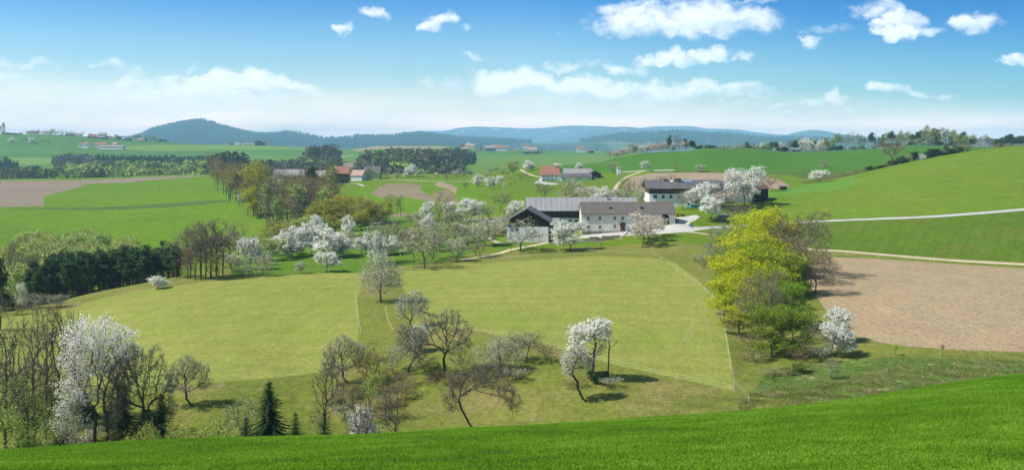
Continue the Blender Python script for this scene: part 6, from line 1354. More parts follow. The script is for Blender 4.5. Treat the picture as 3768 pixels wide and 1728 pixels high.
def farm_four():
    G = 'buildings of the red roofed farm'
    Y = 680.0; s = F/Y
    S = simple_house
    S('cottage', 'small white cottage with salmon tiled roof and bright gable', 1292, 660, 11.0-2.5, 9.0, 3.0, 3.6, BMt['white'], BMt['pink'], rz=math.radians(-14), Y=Y-6, group=G, gwins=[(3, .9, .7, 1.0), (6.2, .9, .7, 1.0), (4.5, 4.0, .7, .8)], chim=[(4, 4.4, .6, .5)], ov=.5)
    o = S('farmhouse', 'yellow farmhouse with slate grey roof and front gable', 1338, 656, 11.5, 10, 4.0, 4.4, BMt['yellow'], BMt['darkroof'], Y=Y, group=G, wins=[(2.2, .8, .8, 1.5), (4.0, .8, .8, 1.5), (5.8, .8, .8, 1.5), (7.6, .8, .8, 1.5), (9.5, 1.0, .8, 1.1)], ov=.7)
    gx = MB(); gx.prism([(1.2, 3.0), (7.2, 3.0), (7.2, 4.4), (4.2, 7.2), (1.2, 4.4)], -.6, 5, 'y'); gx.build('gable', BMt['yellow'], o)
    gable_roof(MB(), 6.0, 5.6, 4.4, 2.8, .6, .3, axis='y', x0=1.2, y0=-.8).build('roof', BMt['darkroof'], o)
    for x in (3.5, 4.9): window(o, x, 4.3, .6, 1.1, y=-.6, fr=.08)
    S('farmhouse', 'yellow gabled house wing between brown roofs and the white cottage', 1278, 657, 8.0, 12, 4.6, 3.6, BMt['yellow'], BMt['darkroof'], axis='y', Y=Y+4, group=G, wins=[(2.4, .9, .8, 1.2)], ov=.6)
    S('barn', 'barn with brown tiled roof and dark doorway by the yellow wing', 1254, 657, 6.0, 10, 3.9, 4.3, BMt['brownwood'], BMt['brick'], Y=Y+2, group=G, cat='barn')
    S('barn', 'barn with deep brown tiled roof behind the dark conifers', 1226, 657, 5.6, 10, 4.2, 4.6, BMt['brownwood'], BMt['brick'], Y=Y+5, group=G, cat='barn')
    S('barn', 'low barn with pale salmon roof behind the golden bush', 1190, 657, 9.0, 8, 3.3, 2.5, BMt['white'], BMt['pink'], Y=Y+6, group=G, cat='barn')
    S('barn', 'long barn with plain grey roof and dark open front', 1158, 666, 13.5, 9, 3.4, 3.0, BMt['darkwood'], BMt['pale'], Y=Y-14, group=G, cat='barn')
    S('barn', 'distant flat grey roofed hall behind the salmon roofs', 1160, 652, 14, 9, 3.0, 1.6, BMt['white'], BMt['pale'], Y=Y+26, group=G, cat='barn')
    S('barn', 'big barn with pale roof half hidden behind gully trees', 1003, 664, 22, 12, 4.4, 3.4, BMt['white'], BMt['pale'], Y=Y-6, group=G, cat='barn')
    S('barn', 'dark boarded barn half hidden behind gully trees', 1042, 668, 20, 10, 4.2, 2.8, BMt['darkwood'], BMt['pale'], Y=Y-18, group=G, cat='barn')
    for k, px, base, top, w, wh in [('spruce1',1236,672,626,22,'beside the golden shrub at the red roofed farm'),('spruce0',1168,668,640,14,'at the corner of the open fronted barn'),('shrubdark',1262,674,655,40,'round before the brown roofed barn'),('shrubdark',1246,676,650,26,'beside the small spruce of the red roofed farm'),('shrubgold',1222,672,652,18,'glowing at the red roofed farm'),('shrubgreen',1200,670,648,20,'by the open fronted barn'),('shrubgreen',1256,664,645,18,'by the brown roofed barn'),('rare0',1407,656,630,18,'bare beside the yellow farmhouse'),('white0',1378,652,612,34,'behind the yellow farmhouse roof'),('white1',1262,650,614,30,'behind the brown barn roofs'),('shrubyellow',1184,652,626,26,'behind the open fronted barn'),('shrubgrey',1180,672,656,30,'at the garden of the open fronted barn'),('shrubdark',1152,668,648,24,'at the track by the open fronted barn')]:
        T(k, px, base, top, w, wh, k0=12.5)
farm_four()
# ------------------------------------------------------------------ village, far farms
def tiny(name, label, px, py, wpx, hpx, rpx, wall, roof, Y, cat='house', group=None, depth=9, axis='x', rz=0.0, wins=0, hip=0):
    s = F/Y; L = wpx/s; h = hpx/s; rh = rpx/s
    n = []
    if wins: n = [((i+.5)*L/wins, h*.45, .9, 1.1) for i in range(wins)]
    return simple_house(name, label, px, py, L, depth, h, rh, wall, roof, rz, axis, wins=n, Y=Y, group=group, ov=.6, hip=hip, cat=cat, wfr=.12)
VG = 'village houses on the hill crest'
Wt, Cr, Pk, Rd, Dk, Pl, Br = BMt['white'], BMt['cream'], BMt['pink'], BMt['red'], BMt['darkroof'], BMt['pale'], BMt['brick']
def church():
    Y = 2450.0; s = F/Y; o = place('church', 'white village church with pointed dark red spire on the far hill', 0, 484, 0, 'church', Y=Y)
    o.location.x = (-14-CX)/s
    body(MB(), 22/s, 9, 9, 6, axis='x', clip=.95).build('wall', Wt, o); gable_roof(MB(), 22/s, 9, 9, 6, .4, .3).build('roof', Br, o)
    tx = 21/s; w_ = 6.2/s*1.3; t = MB(); t.box(tx, tx+w_, -1, -1+w_, -3, 17); tw = t.build('tower', Wt, o)
    m = tx+w_/2; c = -1+w_/2; sp = MB(); e = w_/2+.3
    sp.poly([(m-e,c-e,17),(m+e,c-e,17),(m+e,c+e,17),(m-e,c+e,17),(m,c,26)], [(0,1,2,3),(0,1,4),(1,2,4),(2,3,4),(3,0,4)]); sp.build('spire', Br, o)
    MB().box(m-.6, m+.6, -1.08, -.95, 12.5, 15).build('louvre', BMt['dark'], tw)
church()
for a in [('house','long low red roofed house nearest the church',98,491,38,4,4,Wt,Rd),('house','pinkish roofed house behind the long low red one',108,486,30,3.5,4,Cr,Pk),('house','grey white double house between village trees',156,491,27,6,5,Wt,Pl),('house','low pale house beside the blossoming village gardens',240,498,27,5,4,Wt,Pl),
          ('house','white gabled house in the middle of the village',267,500,12,7,5,Wt,Pl),('house','row house with pink roof and white wall',280,500,18,6,5,Wt,Pk),('house','bright red roofed house with long ridge',323,508,22,7,8,Wt,Rd),('house','short red roofed house beside the bright red one',343,508,12,7,7,Wt,Rd),
          ('house','large grey roofed manor standing highest in the village',361,501,26,7,7,Cr,Pl),('house','low grey house below the manor',374,513,34,6,6,Wt,Dk),('house','small bright white house below the village street',410,516,15,7,3,Wt,Pl),('house','low white house among village shrubs',437,517,22,6,5,Wt,Pl),
          ('house','pale house with pinkish roof at the village end',494,521,26,7,7,Wt,Pk),('house','low brown house behind the last village trees',522,520,12,5,6,Wt,Br)]:
    tiny(*a, Y=2440, group=VG, wins=3)
tiny('house', 'red hip roofed house on the slope under the village', 299, 541, 26, 10, 9, Wt, Rd, 2050, depth=14, wins=3, hip=4); tiny('shed', 'little red roofed outbuilding on the slope under the village', 287, 539, 9, 6, 4, Wt, Rd, 2050, cat='shed', depth=6)
tiny('barn', 'long farm with red roof on the slope below the village', 348, 539, 42, 8, 7, Cr, Rd, 2060, cat='barn', depth=12); tiny('barn', 'long bright blue white hall in front of the red roofed slope farm', 362, 546, 90, 8, 3, Wt, Pk, 2020, cat='barn', depth=14); tiny('barn', 'small gabled hall behind the long bright hall', 414, 538, 14, 8, 6, Wt, Pk, 2070, cat='barn')
HF = 'farm buildings on the crest before the forest hill'
tiny('house', 'white house with dark gable on the far crest', 861, 535, 22, 10, 5, Wt, Dk, 2500, group=HF, axis='y', depth=12, wins=2); tiny('barn', 'long low white stable with pale roof on the far crest', 884, 535, 54, 5, 3, Wt, Pl, 2500, group=HF, cat='barn', wins=5)
tiny('barn', 'tall dark barn at the end of the crest farm', 937, 536, 31, 14, 6, BMt['darkwood'], Pl, 2495, group=HF, cat='barn', axis='y', depth=20); tiny('house', 'small brown roofed cottage at the start of the crest farm', 827, 534, 11, 5, 5, Wt, Br, 2500, group=HF, axis='y')
CF = 'far farms in the middle distance'
for a in [('house','orange roofed farmhouse above the young spruces',1714,542,32,6,6,Cr,Pk,2300),('house','small pink roofed shed in front of the orange roofed farm',1697,553,26,6,4,BMt['darkwood'],Pk,2250),('barn','grey barn of the long far farm',1786,553,38,9,8,BMt['greywood'],Pl,2300),('barn','white walled barn with red brown roof of the long far farm',1824,553,43,8,8,Wt,Br,2300),
          ('house','red roof showing behind the grey barn of the long far farm',1808,541,36,4,4,Wt,Rd,2340),('house','pale flat fronted house of the farm with dark hedge',1923,556,24,9,5,Cr,Pl,2250),('house','pink roofed house of the farm with dark hedge',1948,557,28,7,8,Wt,Pk,2240),('house','tiny red roof beyond the farm with dark hedge',1925,538,22,3,4,Wt,Rd,2700),
          ('house','bright white house with red roof standing alone on the far crest',2124,556,28,9,7,Wt,Rd,2280),('shed','low dark shed beside the lone white house',2166,558,20,4,3,BMt['darkwood'],Br,2280)]:
    tiny(*a[:9], Y=a[9], group=CF, wins=3 if a[0] == 'house' else 0, depth=12)
for k, px, Y, py, top, w, wh in [('spruce0',854,2480,535,519,10,'beside the crest farm house'),('oak0',888,2560,534,517,18,'behind the crest farm stable'),('rare0',975,2490,536,512,12,'first behind the tall dark crest barn'),('rare1',990,2490,537,509,14,'second behind the tall dark crest barn'),('spruce1',1770,2350,550,522,18,'tallest at the long far farm'),('spruce0',1755,2320,552,532,8,'slim at the long far farm'),
        ('oak1',1700,2400,545,526,26,'beside the orange roofed farmhouse'),('white0',1722,2420,542,524,22,'behind the orange roofed farmhouse'),('pinkw0',1682,2200,566,549,26,'below the small pink roofed shed'),('spruce2',1994,2240,557,543,8,'beside the farm with dark hedge'),('rare0',1985,2240,557,541,16,'at the end of the farm with dark hedge'),('pinkw0',1898,2240,560,545,18,'at the start of the farm with dark hedge'),
        ('grey0',1880,2240,558,542,16,'before the farm with dark hedge'),('bare0',1925,2230,566,552,20,'below the farm with dark hedge'),('grey1',2024,2240,559,547,12,'lonely on the far crest'),('shrubdark',1940,2200,566,556,26,'below the pale flat fronted house'),('shrubdark',1970,2200,566,556,26,'below the pink roofed far house'),
        ('bare0',2196,2270,558,544,16,'beside the low dark shed of the lone house'),('oak2',1310,2500,548,536,10,'alone on the far green crest'),('shrubolive',1630,2500,537,528,18,'on the far brown crest')]:
    T(k, px, 0, top, w, wh, 'small trees by the far farms', Y=Y)
rs = random.Random(31)
VT = 'village trees on the hill crest'
for px, k, top, w in [(28,'shrubdark',487,14),(45,'shrubdark',488,16),(62,'shrubdark',489,16),(78,'oak0',487,14),(100,'grey0',480,14),(143,'bare0',476,10),(152,'grey1',482,12),(193,'oak1',474,16),(205,'shrubyellow',484,12),(216,'bare1',480,12),(225,'spruce0',475,10),(233,'grey2',481,10),(243,'spruce1',476,8),(250,'shrubyellow',485,10),(258,'spruce0',477,8),(264,'spruce1',477,9),(270,'spruce2',479,9),
        (307,'tallbare0',480,8),(332,'bare2',487,10),(400,'spruce0',490,8),(418,'shrubolive',502,14),(428,'oak2',494,16),(440,'shrubdark',500,12),(460,'spruce1',504,8),(470,'shrubdark',508,14),(478,'shrubdark',510,14),(500,'oak0',492,20),(512,'bare0',494,16),(535,'spruce0',497,12),(541,'spruce1',499,10),(555,'oak1',498,16),(568,'bronze' if False else 'oak2',500,16),(580,'shrubolive',508,14),(592,'shrubdark',511,12),(604,'shrubdark',513,12),(618,'spruce0',512,8),
        (330,'shrubdark',505,14),(350,'shrubdark',507,16),(368,'shrubdark',509,16),(385,'shrubdark',510,16),(12,'shrubdark',486,10)]:
    g = ground_Y(px, 2420); b_ = HY+F*(CZ-g.z)/g.y
    T(k, px, 0, min(top, b_-5), w, None, VT, Y=2420)
# ------------------------------------------------------------------ masts
def turbine():
    Y = 8400.0; s = F/Y; g = ground_Y(1687, Y); o = empty('wind_turbine', g, 0, 'three bladed white wind turbine turning on the far wooded ridge', 'wind turbine')
    zh = CZ-(487-HY)/s-g.z; MB().tube((0,0,0), (0,0,zh), 2.6, 1.3, 8).build('tower', BMt['trim'], o); MB().box(-1.6, 1.6, -4, 4, zh-1.4, zh+1.8).build('nacelle', BMt['trim'], o)
    for a in (108, 228, 348):
        c, s_ = math.cos(math.radians(a)), math.sin(math.radians(a)); R_ = 37; p = (-s_, c); m = MB()
        pts = [(1*c, 1*s_), (9*c+p[0]*2.4, 9*s_+p[1]*2.4), (R_*c, R_*s_), (9*c-p[0]*1.4, 9*s_-p[1]*1.4)]
        m.poly([(x, -4.6, z+zh) for x, z in pts]+[(x, -4.1, z+zh) for x, z in pts], [(0,1,2,3),(7,6,5,4),(0,1,5,4),(1,2,6,5),(2,3,7,6),(3,0,4,7)]); m.build('blade', BMt['trim'], o)
turbine()
g = ground_Y(2433, 905); o = empty('radio_mast', g, 0, 'thin steel radio mast rising from the skyline grove', 'mast'); MB().tube((0,0,0), (0,0,CZ-(474-HY)*905/F-g.z), .22, .10, 5).build('pole', BMt['metal'], o)
for px, base, top, wh in [(2,674,628,'at the very end of the ploughed field'), (295,679,645,'where ploughed soil meets green'), (583,713,665,'alone on the green slope with its own shadow')]:
    g = ground_px(px, base, 12.5, 15.2); Hh = (base-top)/F*g.y; o = empty('utility_pole', g, 0, 'wooden utility pole '+wh, 'pole', 'utility poles across the slope'); MB().tube((0,0,-.5), (0,0,Hh), .17, .12, 6).build('post', BMt['wood'], o); MB().tube((-.3,0,Hh-.3), (.3,0,Hh-.3), .05, .05, 5).build('insulator', BMt['metal'], o)
# ------------------------------------------------------------------ pasture fences
def pasture_fence(label, pts, k0, k1, step=9.0, hgt=1.05, strands=(.6, 1.0), tape=.007):
    p = spl(pts, 10); W = [Vector([float(q) for q in surf(x, find_v(x, y, k0, k1))]) for x, y in p]
    fine = [W[0]]
    for a, b in zip(W[:-1], W[1:]):
        n = max(1, int((b-a).length/3.0)); fine += [ground_xy(*(a+(b-a)*(j/n)).xy) for j in range(1, n+1)]
    o = empty('pasture_fence', fine[0], 0, label, 'fence', 'white tape fences round the meadows'); O = fine[0]
    posts = [fine[0]]; acc = 0
    for a, b in zip(fine[:-1], fine[1:]):
        acc += (b-a).length
        if acc >= step: posts.append(b); acc = 0
    pm = None
    for q in posts[:100]:
        if pm is None: c = MB().box(-.025, .025, -.025, .025, -.3, hgt).build('post', BMt['trim'], o); pm = c.data
        else: c = bpy.data.objects.new('post', pm); COL.objects.link(c); c.parent = o
        c.location = q-O
    for st in strands:
        m = MB()
        for a, b in zip(posts[:-1], posts[1:]):
            A = a-O+Vector((0, 0, st)); B_ = b-O+Vector((0, 0, st)); m.tube(A, B_, tape, tape, 4)
        m.build('tape', BMt['trim'], o)
pasture_fence('white tape fence curving down between the two pale meadows', [(1322,996),(1336,1006),(1334,1022),(1318,1062),(1307,1092),(1309,1130),(1317,1180),(1327,1230),(1331,1262)], 7.4, 10.8)
pasture_fence('white tape fence along the lower edge of the big meadow', [(1660,1206),(1740,1226),(1880,1250),(2060,1294),(2250,1346),(2400,1382),(2560,1413),(2700,1443)], 6.6, 9)
pasture_fence('white tape fence bending down past the yellow maples', [(2400,939),(2430,955),(2480,990),(2550,1040),(2606,1082),(2640,1124),(2654,1164),(2666,1215),(2677,1285),(2692,1370),(2708,1440),(2745,1472),(2790,1502)], 6.3, 11)
pasture_fence('faint white tape fence under the cream farmhouse slope', [(1430,1014),(1500,990),(1640,969),(1760,958),(1960,953),(2180,936),(2400,939)], 9.6, 11)
pasture_fence('short white tape fence below the cart barn track', [(1868,922),(1900,935),(1962,956)], 9.6, 11)
pasture_fence('white tape fence under the orchard of white trees', [(940,1016),(1040,1010),(1180,1003),(1322,996)], 9.3, 11)
pasture_fence('white tape fence along the foot of the big side meadow', [(470,1424),(700,1414),(860,1404),(1000,1394),(1130,1380)], 6.8, 9)
pasture_fence('wire fence between dirt track and harrowed field', [(3000,930),(3200,944),(3400,958),(3768,984)], 9.4, 11.4, step=7, strands=(.4, .7, 1.0), tape=.007)
# ------------------------------------------------------------------ saplings on stakes
def sapling(px, base, top, wh, k0=7.0, leafy=None):
    g = ground_px(px, base, k0); Hh = (base-top)/F*g.y; o = empty('sapling', g, random.Random(px).uniform(0, 6), 'young staked tree '+wh, 'sapling', 'newly planted saplings'); r = random.Random(px)
    MB().tube((0,0,-.2), (.03,0,Hh*.95), .045, .015, 5).build('trunk', BM['brown'], o); MB().tube((.16,0,-.2), (.16,0,Hh*.5), .05, .05, 5).build('stake', BMt['wood'], o)
    c = MB()
    for i in range(16):
        z = Hh*r.uniform(.5, .95); a = r.uniform(0, 6.28); l = r.uniform(.25, .5)*Hh*.35; c.tube((0,0,z), (math.cos(a)*l, math.sin(a)*l, z+l*.8), .014, .006, 3)
    if leafy:
        for i in range(60):
            z = Hh*r.uniform(.6, 1); x, y = r.gauss(0, .22), r.gauss(0, .22); d = .09; c.poly([(x-d,y,z),(x,y-d,z+d),(x+d,y,z),(x,y+d,z-d*.5)], [(0,1,2,3)])
    c.build('crown', LM[leafy or 'twig'], o)
for a in [(3297,1306,1266,'with pale green tuft beside the harrowed field',7,'ygreen'),(3468,1311,1268,'with brownish tuft beside the harrowed field',7,'bronze'),(3633,1328,1288,'bare beside the harrowed field',7,None),(3117,1277,1240,'nearest the white tree at the harrowed field',7,None),
          (1882,937,908,'below the leaning tree by the cart barn',9.6,None),(1990,930,902,'by the white stones near the cart barn',9.6,None),(2212,918,894,'under the garden wall',9.6,'bronze'),(1772,969,944,'on the fence below the orchard',9.6,None),(1277,930,905,'in the open orchard grass',9,None),
          (1816,905,880,'beside the barn track bend',9.6,None),(2082,1220,1180,'on the fence line of the big meadow' ,7,None)]: sapling(*a)
# ------------------------------------------------------------------ farmyard things
def garden():
    g = ground_px(2086, 894, 9.6); s = F/g.y; o = empty('garden_wall', g, 0, 'low pale concrete wall round the vegetable garden', 'wall'); L = (2268-2086)/s
    m = MB(); m.box(0, L, 0, .3, -.8, .75); m.build('wall', BMt['conc'], o)
    e1 = ground_px(2310, 858, 9.6)-g; A = Vector((L, .15, .75)); m = MB(); P_ = [(L-.15,0,-.8),(L+.15,0,-.8),(e1.x+.15,e1.y,e1.z-.6),(e1.x-.15,e1.y,e1.z-.6),(L-.15,0,.75),(L+.15,0,.75),(e1.x+.15,e1.y,e1.z+.45),(e1.x-.15,e1.y,e1.z+.45)]
    m.poly(P_, [(0,3,2,1),(4,5,6,7),(0,1,5,4),(1,2,6,5),(2,3,7,6),(3,0,4,7)]); m.build('wall', BMt['conc'], o)
    for i, (px, py) in enumerate([(2154,889),(2190,886),(2226,883),(2170,879),(2215,876),(2250,874)]):
        q = ground_px(px, py, 9.6); b = empty('raised_bed', q, 0, ['first front raised bed beside the greenhouse','middle raised bed of the front garden row','last raised bed of the front row by the slanting wall','first raised bed of the back garden row','middle raised bed of the back garden row','last raised bed of the back row under the farmhouse'][i], 'raised bed', 'raised beds of the vegetable garden'); m = MB(); w_, d_ = 3.0, 1.1
        m.box(0, w_, 0, .06, -.3, .65); m.box(0, w_, d_-.06, d_, -.3, .65); m.box(0, .06, .06, d_-.06, -.3, .65); m.box(w_-.06, w_, .06, d_-.06, -.3, .65); m.build('boards', BMt['wood'], b); MB().box(.07, w_-.07, .07, d_-.07, -.2, .5).build('soil', BMt['straw'], b)
    q = ground_px(2092, 890, 9.6); n = empty('greenhouse', q, 0, 'small glassy frame greenhouse beside the round white tree', 'greenhouse'); m = MB()
    for i in range(6):
        for yy in (0, 2.6): m.box(i*.95-.03, i*.95+.03, yy-.03, yy+.03, 0, 2.0)
        m.tube((i*.95,0,2.0), (i*.95,1.3,2.6), .03, .03, 4); m.tube((i*.95,2.6,2.0), (i*.95,1.3,2.6), .03, .03, 4)
    for yy, zz in ((0,2.0),(2.6,2.0),(1.3,2.6),(0,1.0)): m.box(0, 4.75, yy-.03, yy+.03, zz-.03, zz+.03)
    m.build('frame', BMt['trim'], n)
garden()
def manure():
    q = ground_px(1818, 862, 10.2); s = F/q.y; o = empty('manure_heap', q, 0, 'steaming brown straw manure heap beside the cart barn', 'heap'); rr = np.random.RandomState(8)
    bm = bmesh.new(); bmesh.ops.create_icosphere(bm, subdivisions=5, radius=1)
    L, D_, H = 46/s, 4.0, 36/s
    for v in bm.verts:
        n = math.sin(v.co.x*7+v.co.z*5)*.06+math.sin(v.co.x*17+v.co.y*13)*.04+math.sin(v.co.z*23+v.co.x*11+v.co.y*19)*.035
        f = 1+n; z = max(v.co.z, -.1); v.co = Vector((L/2+v.co.x*L/2*f*(1-.15*z), D_+v.co.y*D_*f*(1-.2*z), (z**.8 if z > 0 else z)*H*f*(.8+.25*v.co.x)))
    me = bpy.data.meshes.new('straw'); bm.to_mesh(me); bm.free(); link('straw', me, LMs, o); me.shade_flat()
    MB().box(-.2, L+.2, 6.5, 6.8, -.5, 1.6).build('back_wall', BMt['conc'], o)
LMs, t_, b_ = new_mat('manure_straw', 1, 0); gg = t_.new('ShaderNodeNewGeometry').outputs['Position']
t_.l.new(t_.ramp(t_.noise(t_.mapping(gg, scale=(1,1,2.5)), 3.5, 6, .7), [(.3, (.10,.05,.025)), (.48, (.34,.20,.09)), (.68, (.52,.36,.19))]), b_.inputs['Base Color'])
manure()
def wheel(par, x, y, r, w_):
    m = MB(); k = 16
    m.tube((x, y-w_/2, r), (x, y+w_/2, r), r, r, k); wo = m.build('wheel', BMt['tyre'], par); MB().tube((x, y-w_/2-.02, r), (x, y+w_/2+.02, r), r*.5, r*.5, 12).build('rim', BMt['redp'], wo)
def tractor():
    q = ground_Y(2022, 308); q.z = CZ-(858-HY)*308/F; o = empty('tractor', q, math.radians(18), 'red tractor parked under the cart barn eave', 'tractor')
    m = MB(); m.prism([(1.2,.75),(3.3,.75),(3.4,1.05),(3.3,1.45),(1.2,1.6)], -.38, .38, 'y'); m.build('hood', BMt['redp'], o)
    m = MB(); m.prism([(-.35,.8),(1.2,.8),(1.2,1.6),(1.05,2.55),(-.2,2.6),(-.35,1.6)], -.6, .6, 'y'); cab = m.build('cab', BMt['glass'], o); MB().box(-.35, 1.2, -.7, .7, 2.6, 2.72).build('cab_roof', BMt['redp'], cab)
    MB().box(3.4, 3.52, -.3, .3, .8, 1.35).build('grille', BMt['dark'], o)
    for y in (-.78, .78): wheel(o, .1, y, .85, .42)
    for y in (-.68, .68): wheel(o, 2.75, y, .55, .3)
tractor()
def trailer():
    q = ground_px(2486, 797, 10.4); o = empty('hay_rake', q, .2, 'rusty red farm rake standing behind the farmhouse corner', 'farm machine')
    m = MB(); m.tube((0,0,.5), (2.6,0,.6), .07, .07, 6); m.tube((2.6,-.9,.5), (2.6,.9,.5), .06, .06, 6); m.tube((0,0,.5), (0,0,1.2), .05, .05, 6); m.tube((.2,-.7,.9), (1.9,.6,.9), .06, .06, 6); m.build('frame', BMt['redp'], o)
    for x, y in ((2.6,-.9),(2.6,.9),(.9,0)): wheel(o, x, y, .45, .12)
trailer()
def barrel(name, label, px, py, mat, k0=9.8, r=.35, h=.9):
    q = ground_px(px, py, k0); o = empty(name, q, 0, label, 'barrel'); MB().tube((0,0,-.05), (0,0,h), r, r, 14).build('drum', mat, o); MB().tube((0,0,h+.002), (0,0,h+.05), r*1.04, r*1.0, 14).build('lid', mat, o)
barrel('water_barrel', 'blue water barrel at the farmhouse wall by the door', 2313, 852, BMt['blue'], r=.45); barrel('water_barrel', 'dark barrel at the white farm wall', 2546, 760, BMt['dark'], k0=10.4)
def wheelbarrow():
    q = ground_px(2542, 835, 9.8); o = empty('wheelbarrow', q, .4, 'blue wheelbarrow left on the gravel bend', 'wheelbarrow'); m = MB()
    m.poly([(-.5,-.35,.35),(.5,-.3,.35),(.5,.3,.35),(-.5,.35,.35),(-.75,-.5,.75),(.7,-.42,.75),(.7,.42,.75),(-.75,.5,.75)], [(0,3,2,1),(0,1,5,4),(1,2,6,5),(2,3,7,6),(3,0,4,7)]); m.build('tray', BMt['blue'], o)
    m = MB(); 
    for y in (-.3, .3): m.tube((.8,y*.4,.25), (-1.3,y,.6), .03, .03, 5); m.tube((-.3,y,.45), (-.45,y,0), .03, .03, 5)
    m.build('frame', BMt['metal'], o); wheel(o, .85, 0, .22, .1)
wheelbarrow()
for i, (px, py, w_) in enumerate([(2528,764,2.2),(2550,762,2.8),(2566,764,1.6)]):
    q = ground_px(px, py, 10.4); o = empty('covered_pile', q, 0, ['small pile','long pile','last pile'][i]+' under teal sheeting in front of the white farm', 'pile'); m = MB()
    m.prism([(0,0),(1.2,0),(1.15,.5),(.6,.85),(.1,.5)], 0, w_, 'x'); m.build('sheet', BMt['teal'], o)
q = ground_px(2650, 812, 9.8); o = empty('silage_box', q, .05, 'square grey lattice clad box on the bank beside the grey tree', 'shed'); MB().box(0, 3.9, 0, 3, -1.5, 2.0).build('wall', BMt['greywood'], o); MB().box(-.15, 4.05, -.15, 3.15, 2.003, 2.12).build('roof', BMt['trim'], o)
q = ground_px(2872, 699, 10.6); o = empty('field_hut', q, 0, 'tiny brown field hut with flat roof on the hill rim', 'shed'); MB().box(0, 2.8, 0, 2, -1, 1.5).build('wall', BMt['brownwood'], o); MB().prism([(-.3,1.5),(2.3,1.9),(2.3,2.0),(-.3,1.6)], -.3, 3.1, 'x').build('roof', BMt['greywood'], o)
for i, (px, py, r) in enumerate([(1972,905,.35),(1978,904,.45),(1985,906,.3)]):
    q = ground_px(px, py, 9.8); bm = bmesh.new(); bmesh.ops.create_icosphere(bm, subdivisions=2, radius=r)
    for v in bm.verts: v.co *= 1+.22*math.sin(v.co.x*9+i)+.15*math.sin(v.co.y*11+v.co.z*7+i*2)
    me = bpy.data.meshes.new('field_stone'); bm.to_mesh(me); bm.free(); o = link('field_stone', me, BMt['conc']); o.location = q; tag(o, ['small pale boulder nearer the leaning tree','largest pale boulder by the barn track','small pale boulder nearer the white tree'][i], 'stone', 'pale boulders by the barn track')
q = ground_px(1516, 994, 9); o = empty('fallen_branch', q, 0, 'grey fallen branch under the broadest orchard tree', 'branch'); m = MB(); m.tube((0,0,.1), (2.6,.3,.35), .10, .05, 5); m.tube((.8,.1,.2), (1.5,-.7,.7), .05, .02, 4); m.tube((1.4,.2,.25), (2.2,.9,.9), .05, .02, 4); m.tube((.3,0,.1), (-.5,.5,.6), .05, .02, 4); m.build('wood', BMt['wood'], o)
# ------------------------------------------------------------------ young wheat and coarse grass blades near the viewer
def blades(name, label, mat, n, region, hmin, hmax, wmul, seed):
    rs = np.random.RandomState(seed)
    px, Y = region(rs, n)
    V0 = np.zeros((len(px), 3)); ok = np.zeros(len(px), bool)
    us = np.round(px/12)*12
    for u in np.unique(us):
        sel = us == u; vs = np.linspace(1.5, 8.5, 700); X_, Y_, Z_ = surf(np.full(700, float(u)), vs)
        V0[sel, 2] = np.interp(Y[sel], Y_, Z_); ok[sel] = True
    V0[:, 0] = (px-CX)/F*Y; V0[:, 1] = Y
    n = len(px); h = rs.uniform(hmin, hmax, n); a = rs.rand(n)*6.283; lean = rs.rand(n)*.55
    d = np.stack([np.cos(a), np.sin(a), np.zeros(n)], 1); side = np.stack([-np.sin(a+rs.rand(n)), np.cos(a), np.zeros(n)], 1)
    w_ = (.008+.006*rs.rand(n))*wmul
    w_ = w_[:, None]; h = h[:, None]; lean = lean[:, None]; up = np.array([[0, 0, 1.0]])
    m = V0+up*h*.55+d*h*lean*.35; t = V0+up*h*(1-.3*lean)+d*h*lean
    V = np.stack([V0-side*w_-up*.03, V0+side*w_-up*.03, m+side*w_*.8, m-side*w_*.8, t], 1).reshape(-1, 3); b = (np.arange(n)*5)[:, None]
    me = np_mesh(name, V, [b+np.array([[0,1,2,3]]), b+np.array([[3,2,4]])])
    o = link(name, me, mat); o['kind'] = 'stuff'; o['label'] = label; o['category'] = 'crop'
def reg_wheat(rs, n):
    Y = 20.5+37*rs.rand(n)**1.35; px = rs.uniform(-60, 3830, n); return px, Y
WM = leaf_mat('wheat_blade', [(.12,.23,.020), (.18,.33,.020), (.28,.42,.045)], trans=.45, var=0, nscale=.09)
blades('wheat_blades', 'young green wheat blades on the near slope', WM, 260000, reg_wheat, .04, .095, 1.6, 5)
def by_line(x0, x1, v0, v1):
    def f(rs, n):
        px = rs.uniform(x0, x1, n); v = v0+(v1-v0)*rs.beta(1.6, 2.2, n)
        X_, Y_, Z_ = surf(px, v); clump = np.sin(X_*.9+np.sin(Y_*.7)*2)+np.sin(Y_*1.3+X_*.5); keep = clump > rs.uniform(-1.6, 1.6, n)
        return px[keep], Y_[keep]
    return f
RM = leaf_mat('coarse_grass_blade', [(.10,.17,.025), (.19,.24,.05), (.44,.37,.22)], trans=.4, var=0, nscale=.35)
blades('rough_grass_tufts', 'coarse green and straw coloured tufts on the bank below the harrowed field', RM, 60000, by_line(2720, 3900, 6.2, 8.1), .08, .26, 4.0, 6)
blades('pasture_tufts', 'short yellowish grass tufts over the pasture bottom', leaf_mat('pasture_blade', [(.17,.21,.03), (.27,.27,.06), (.44,.39,.22)], trans=.4, var=0, nscale=.3), 60000, by_line(500, 2760, 6.2, 8.0), .04, .14, 4.0, 7)
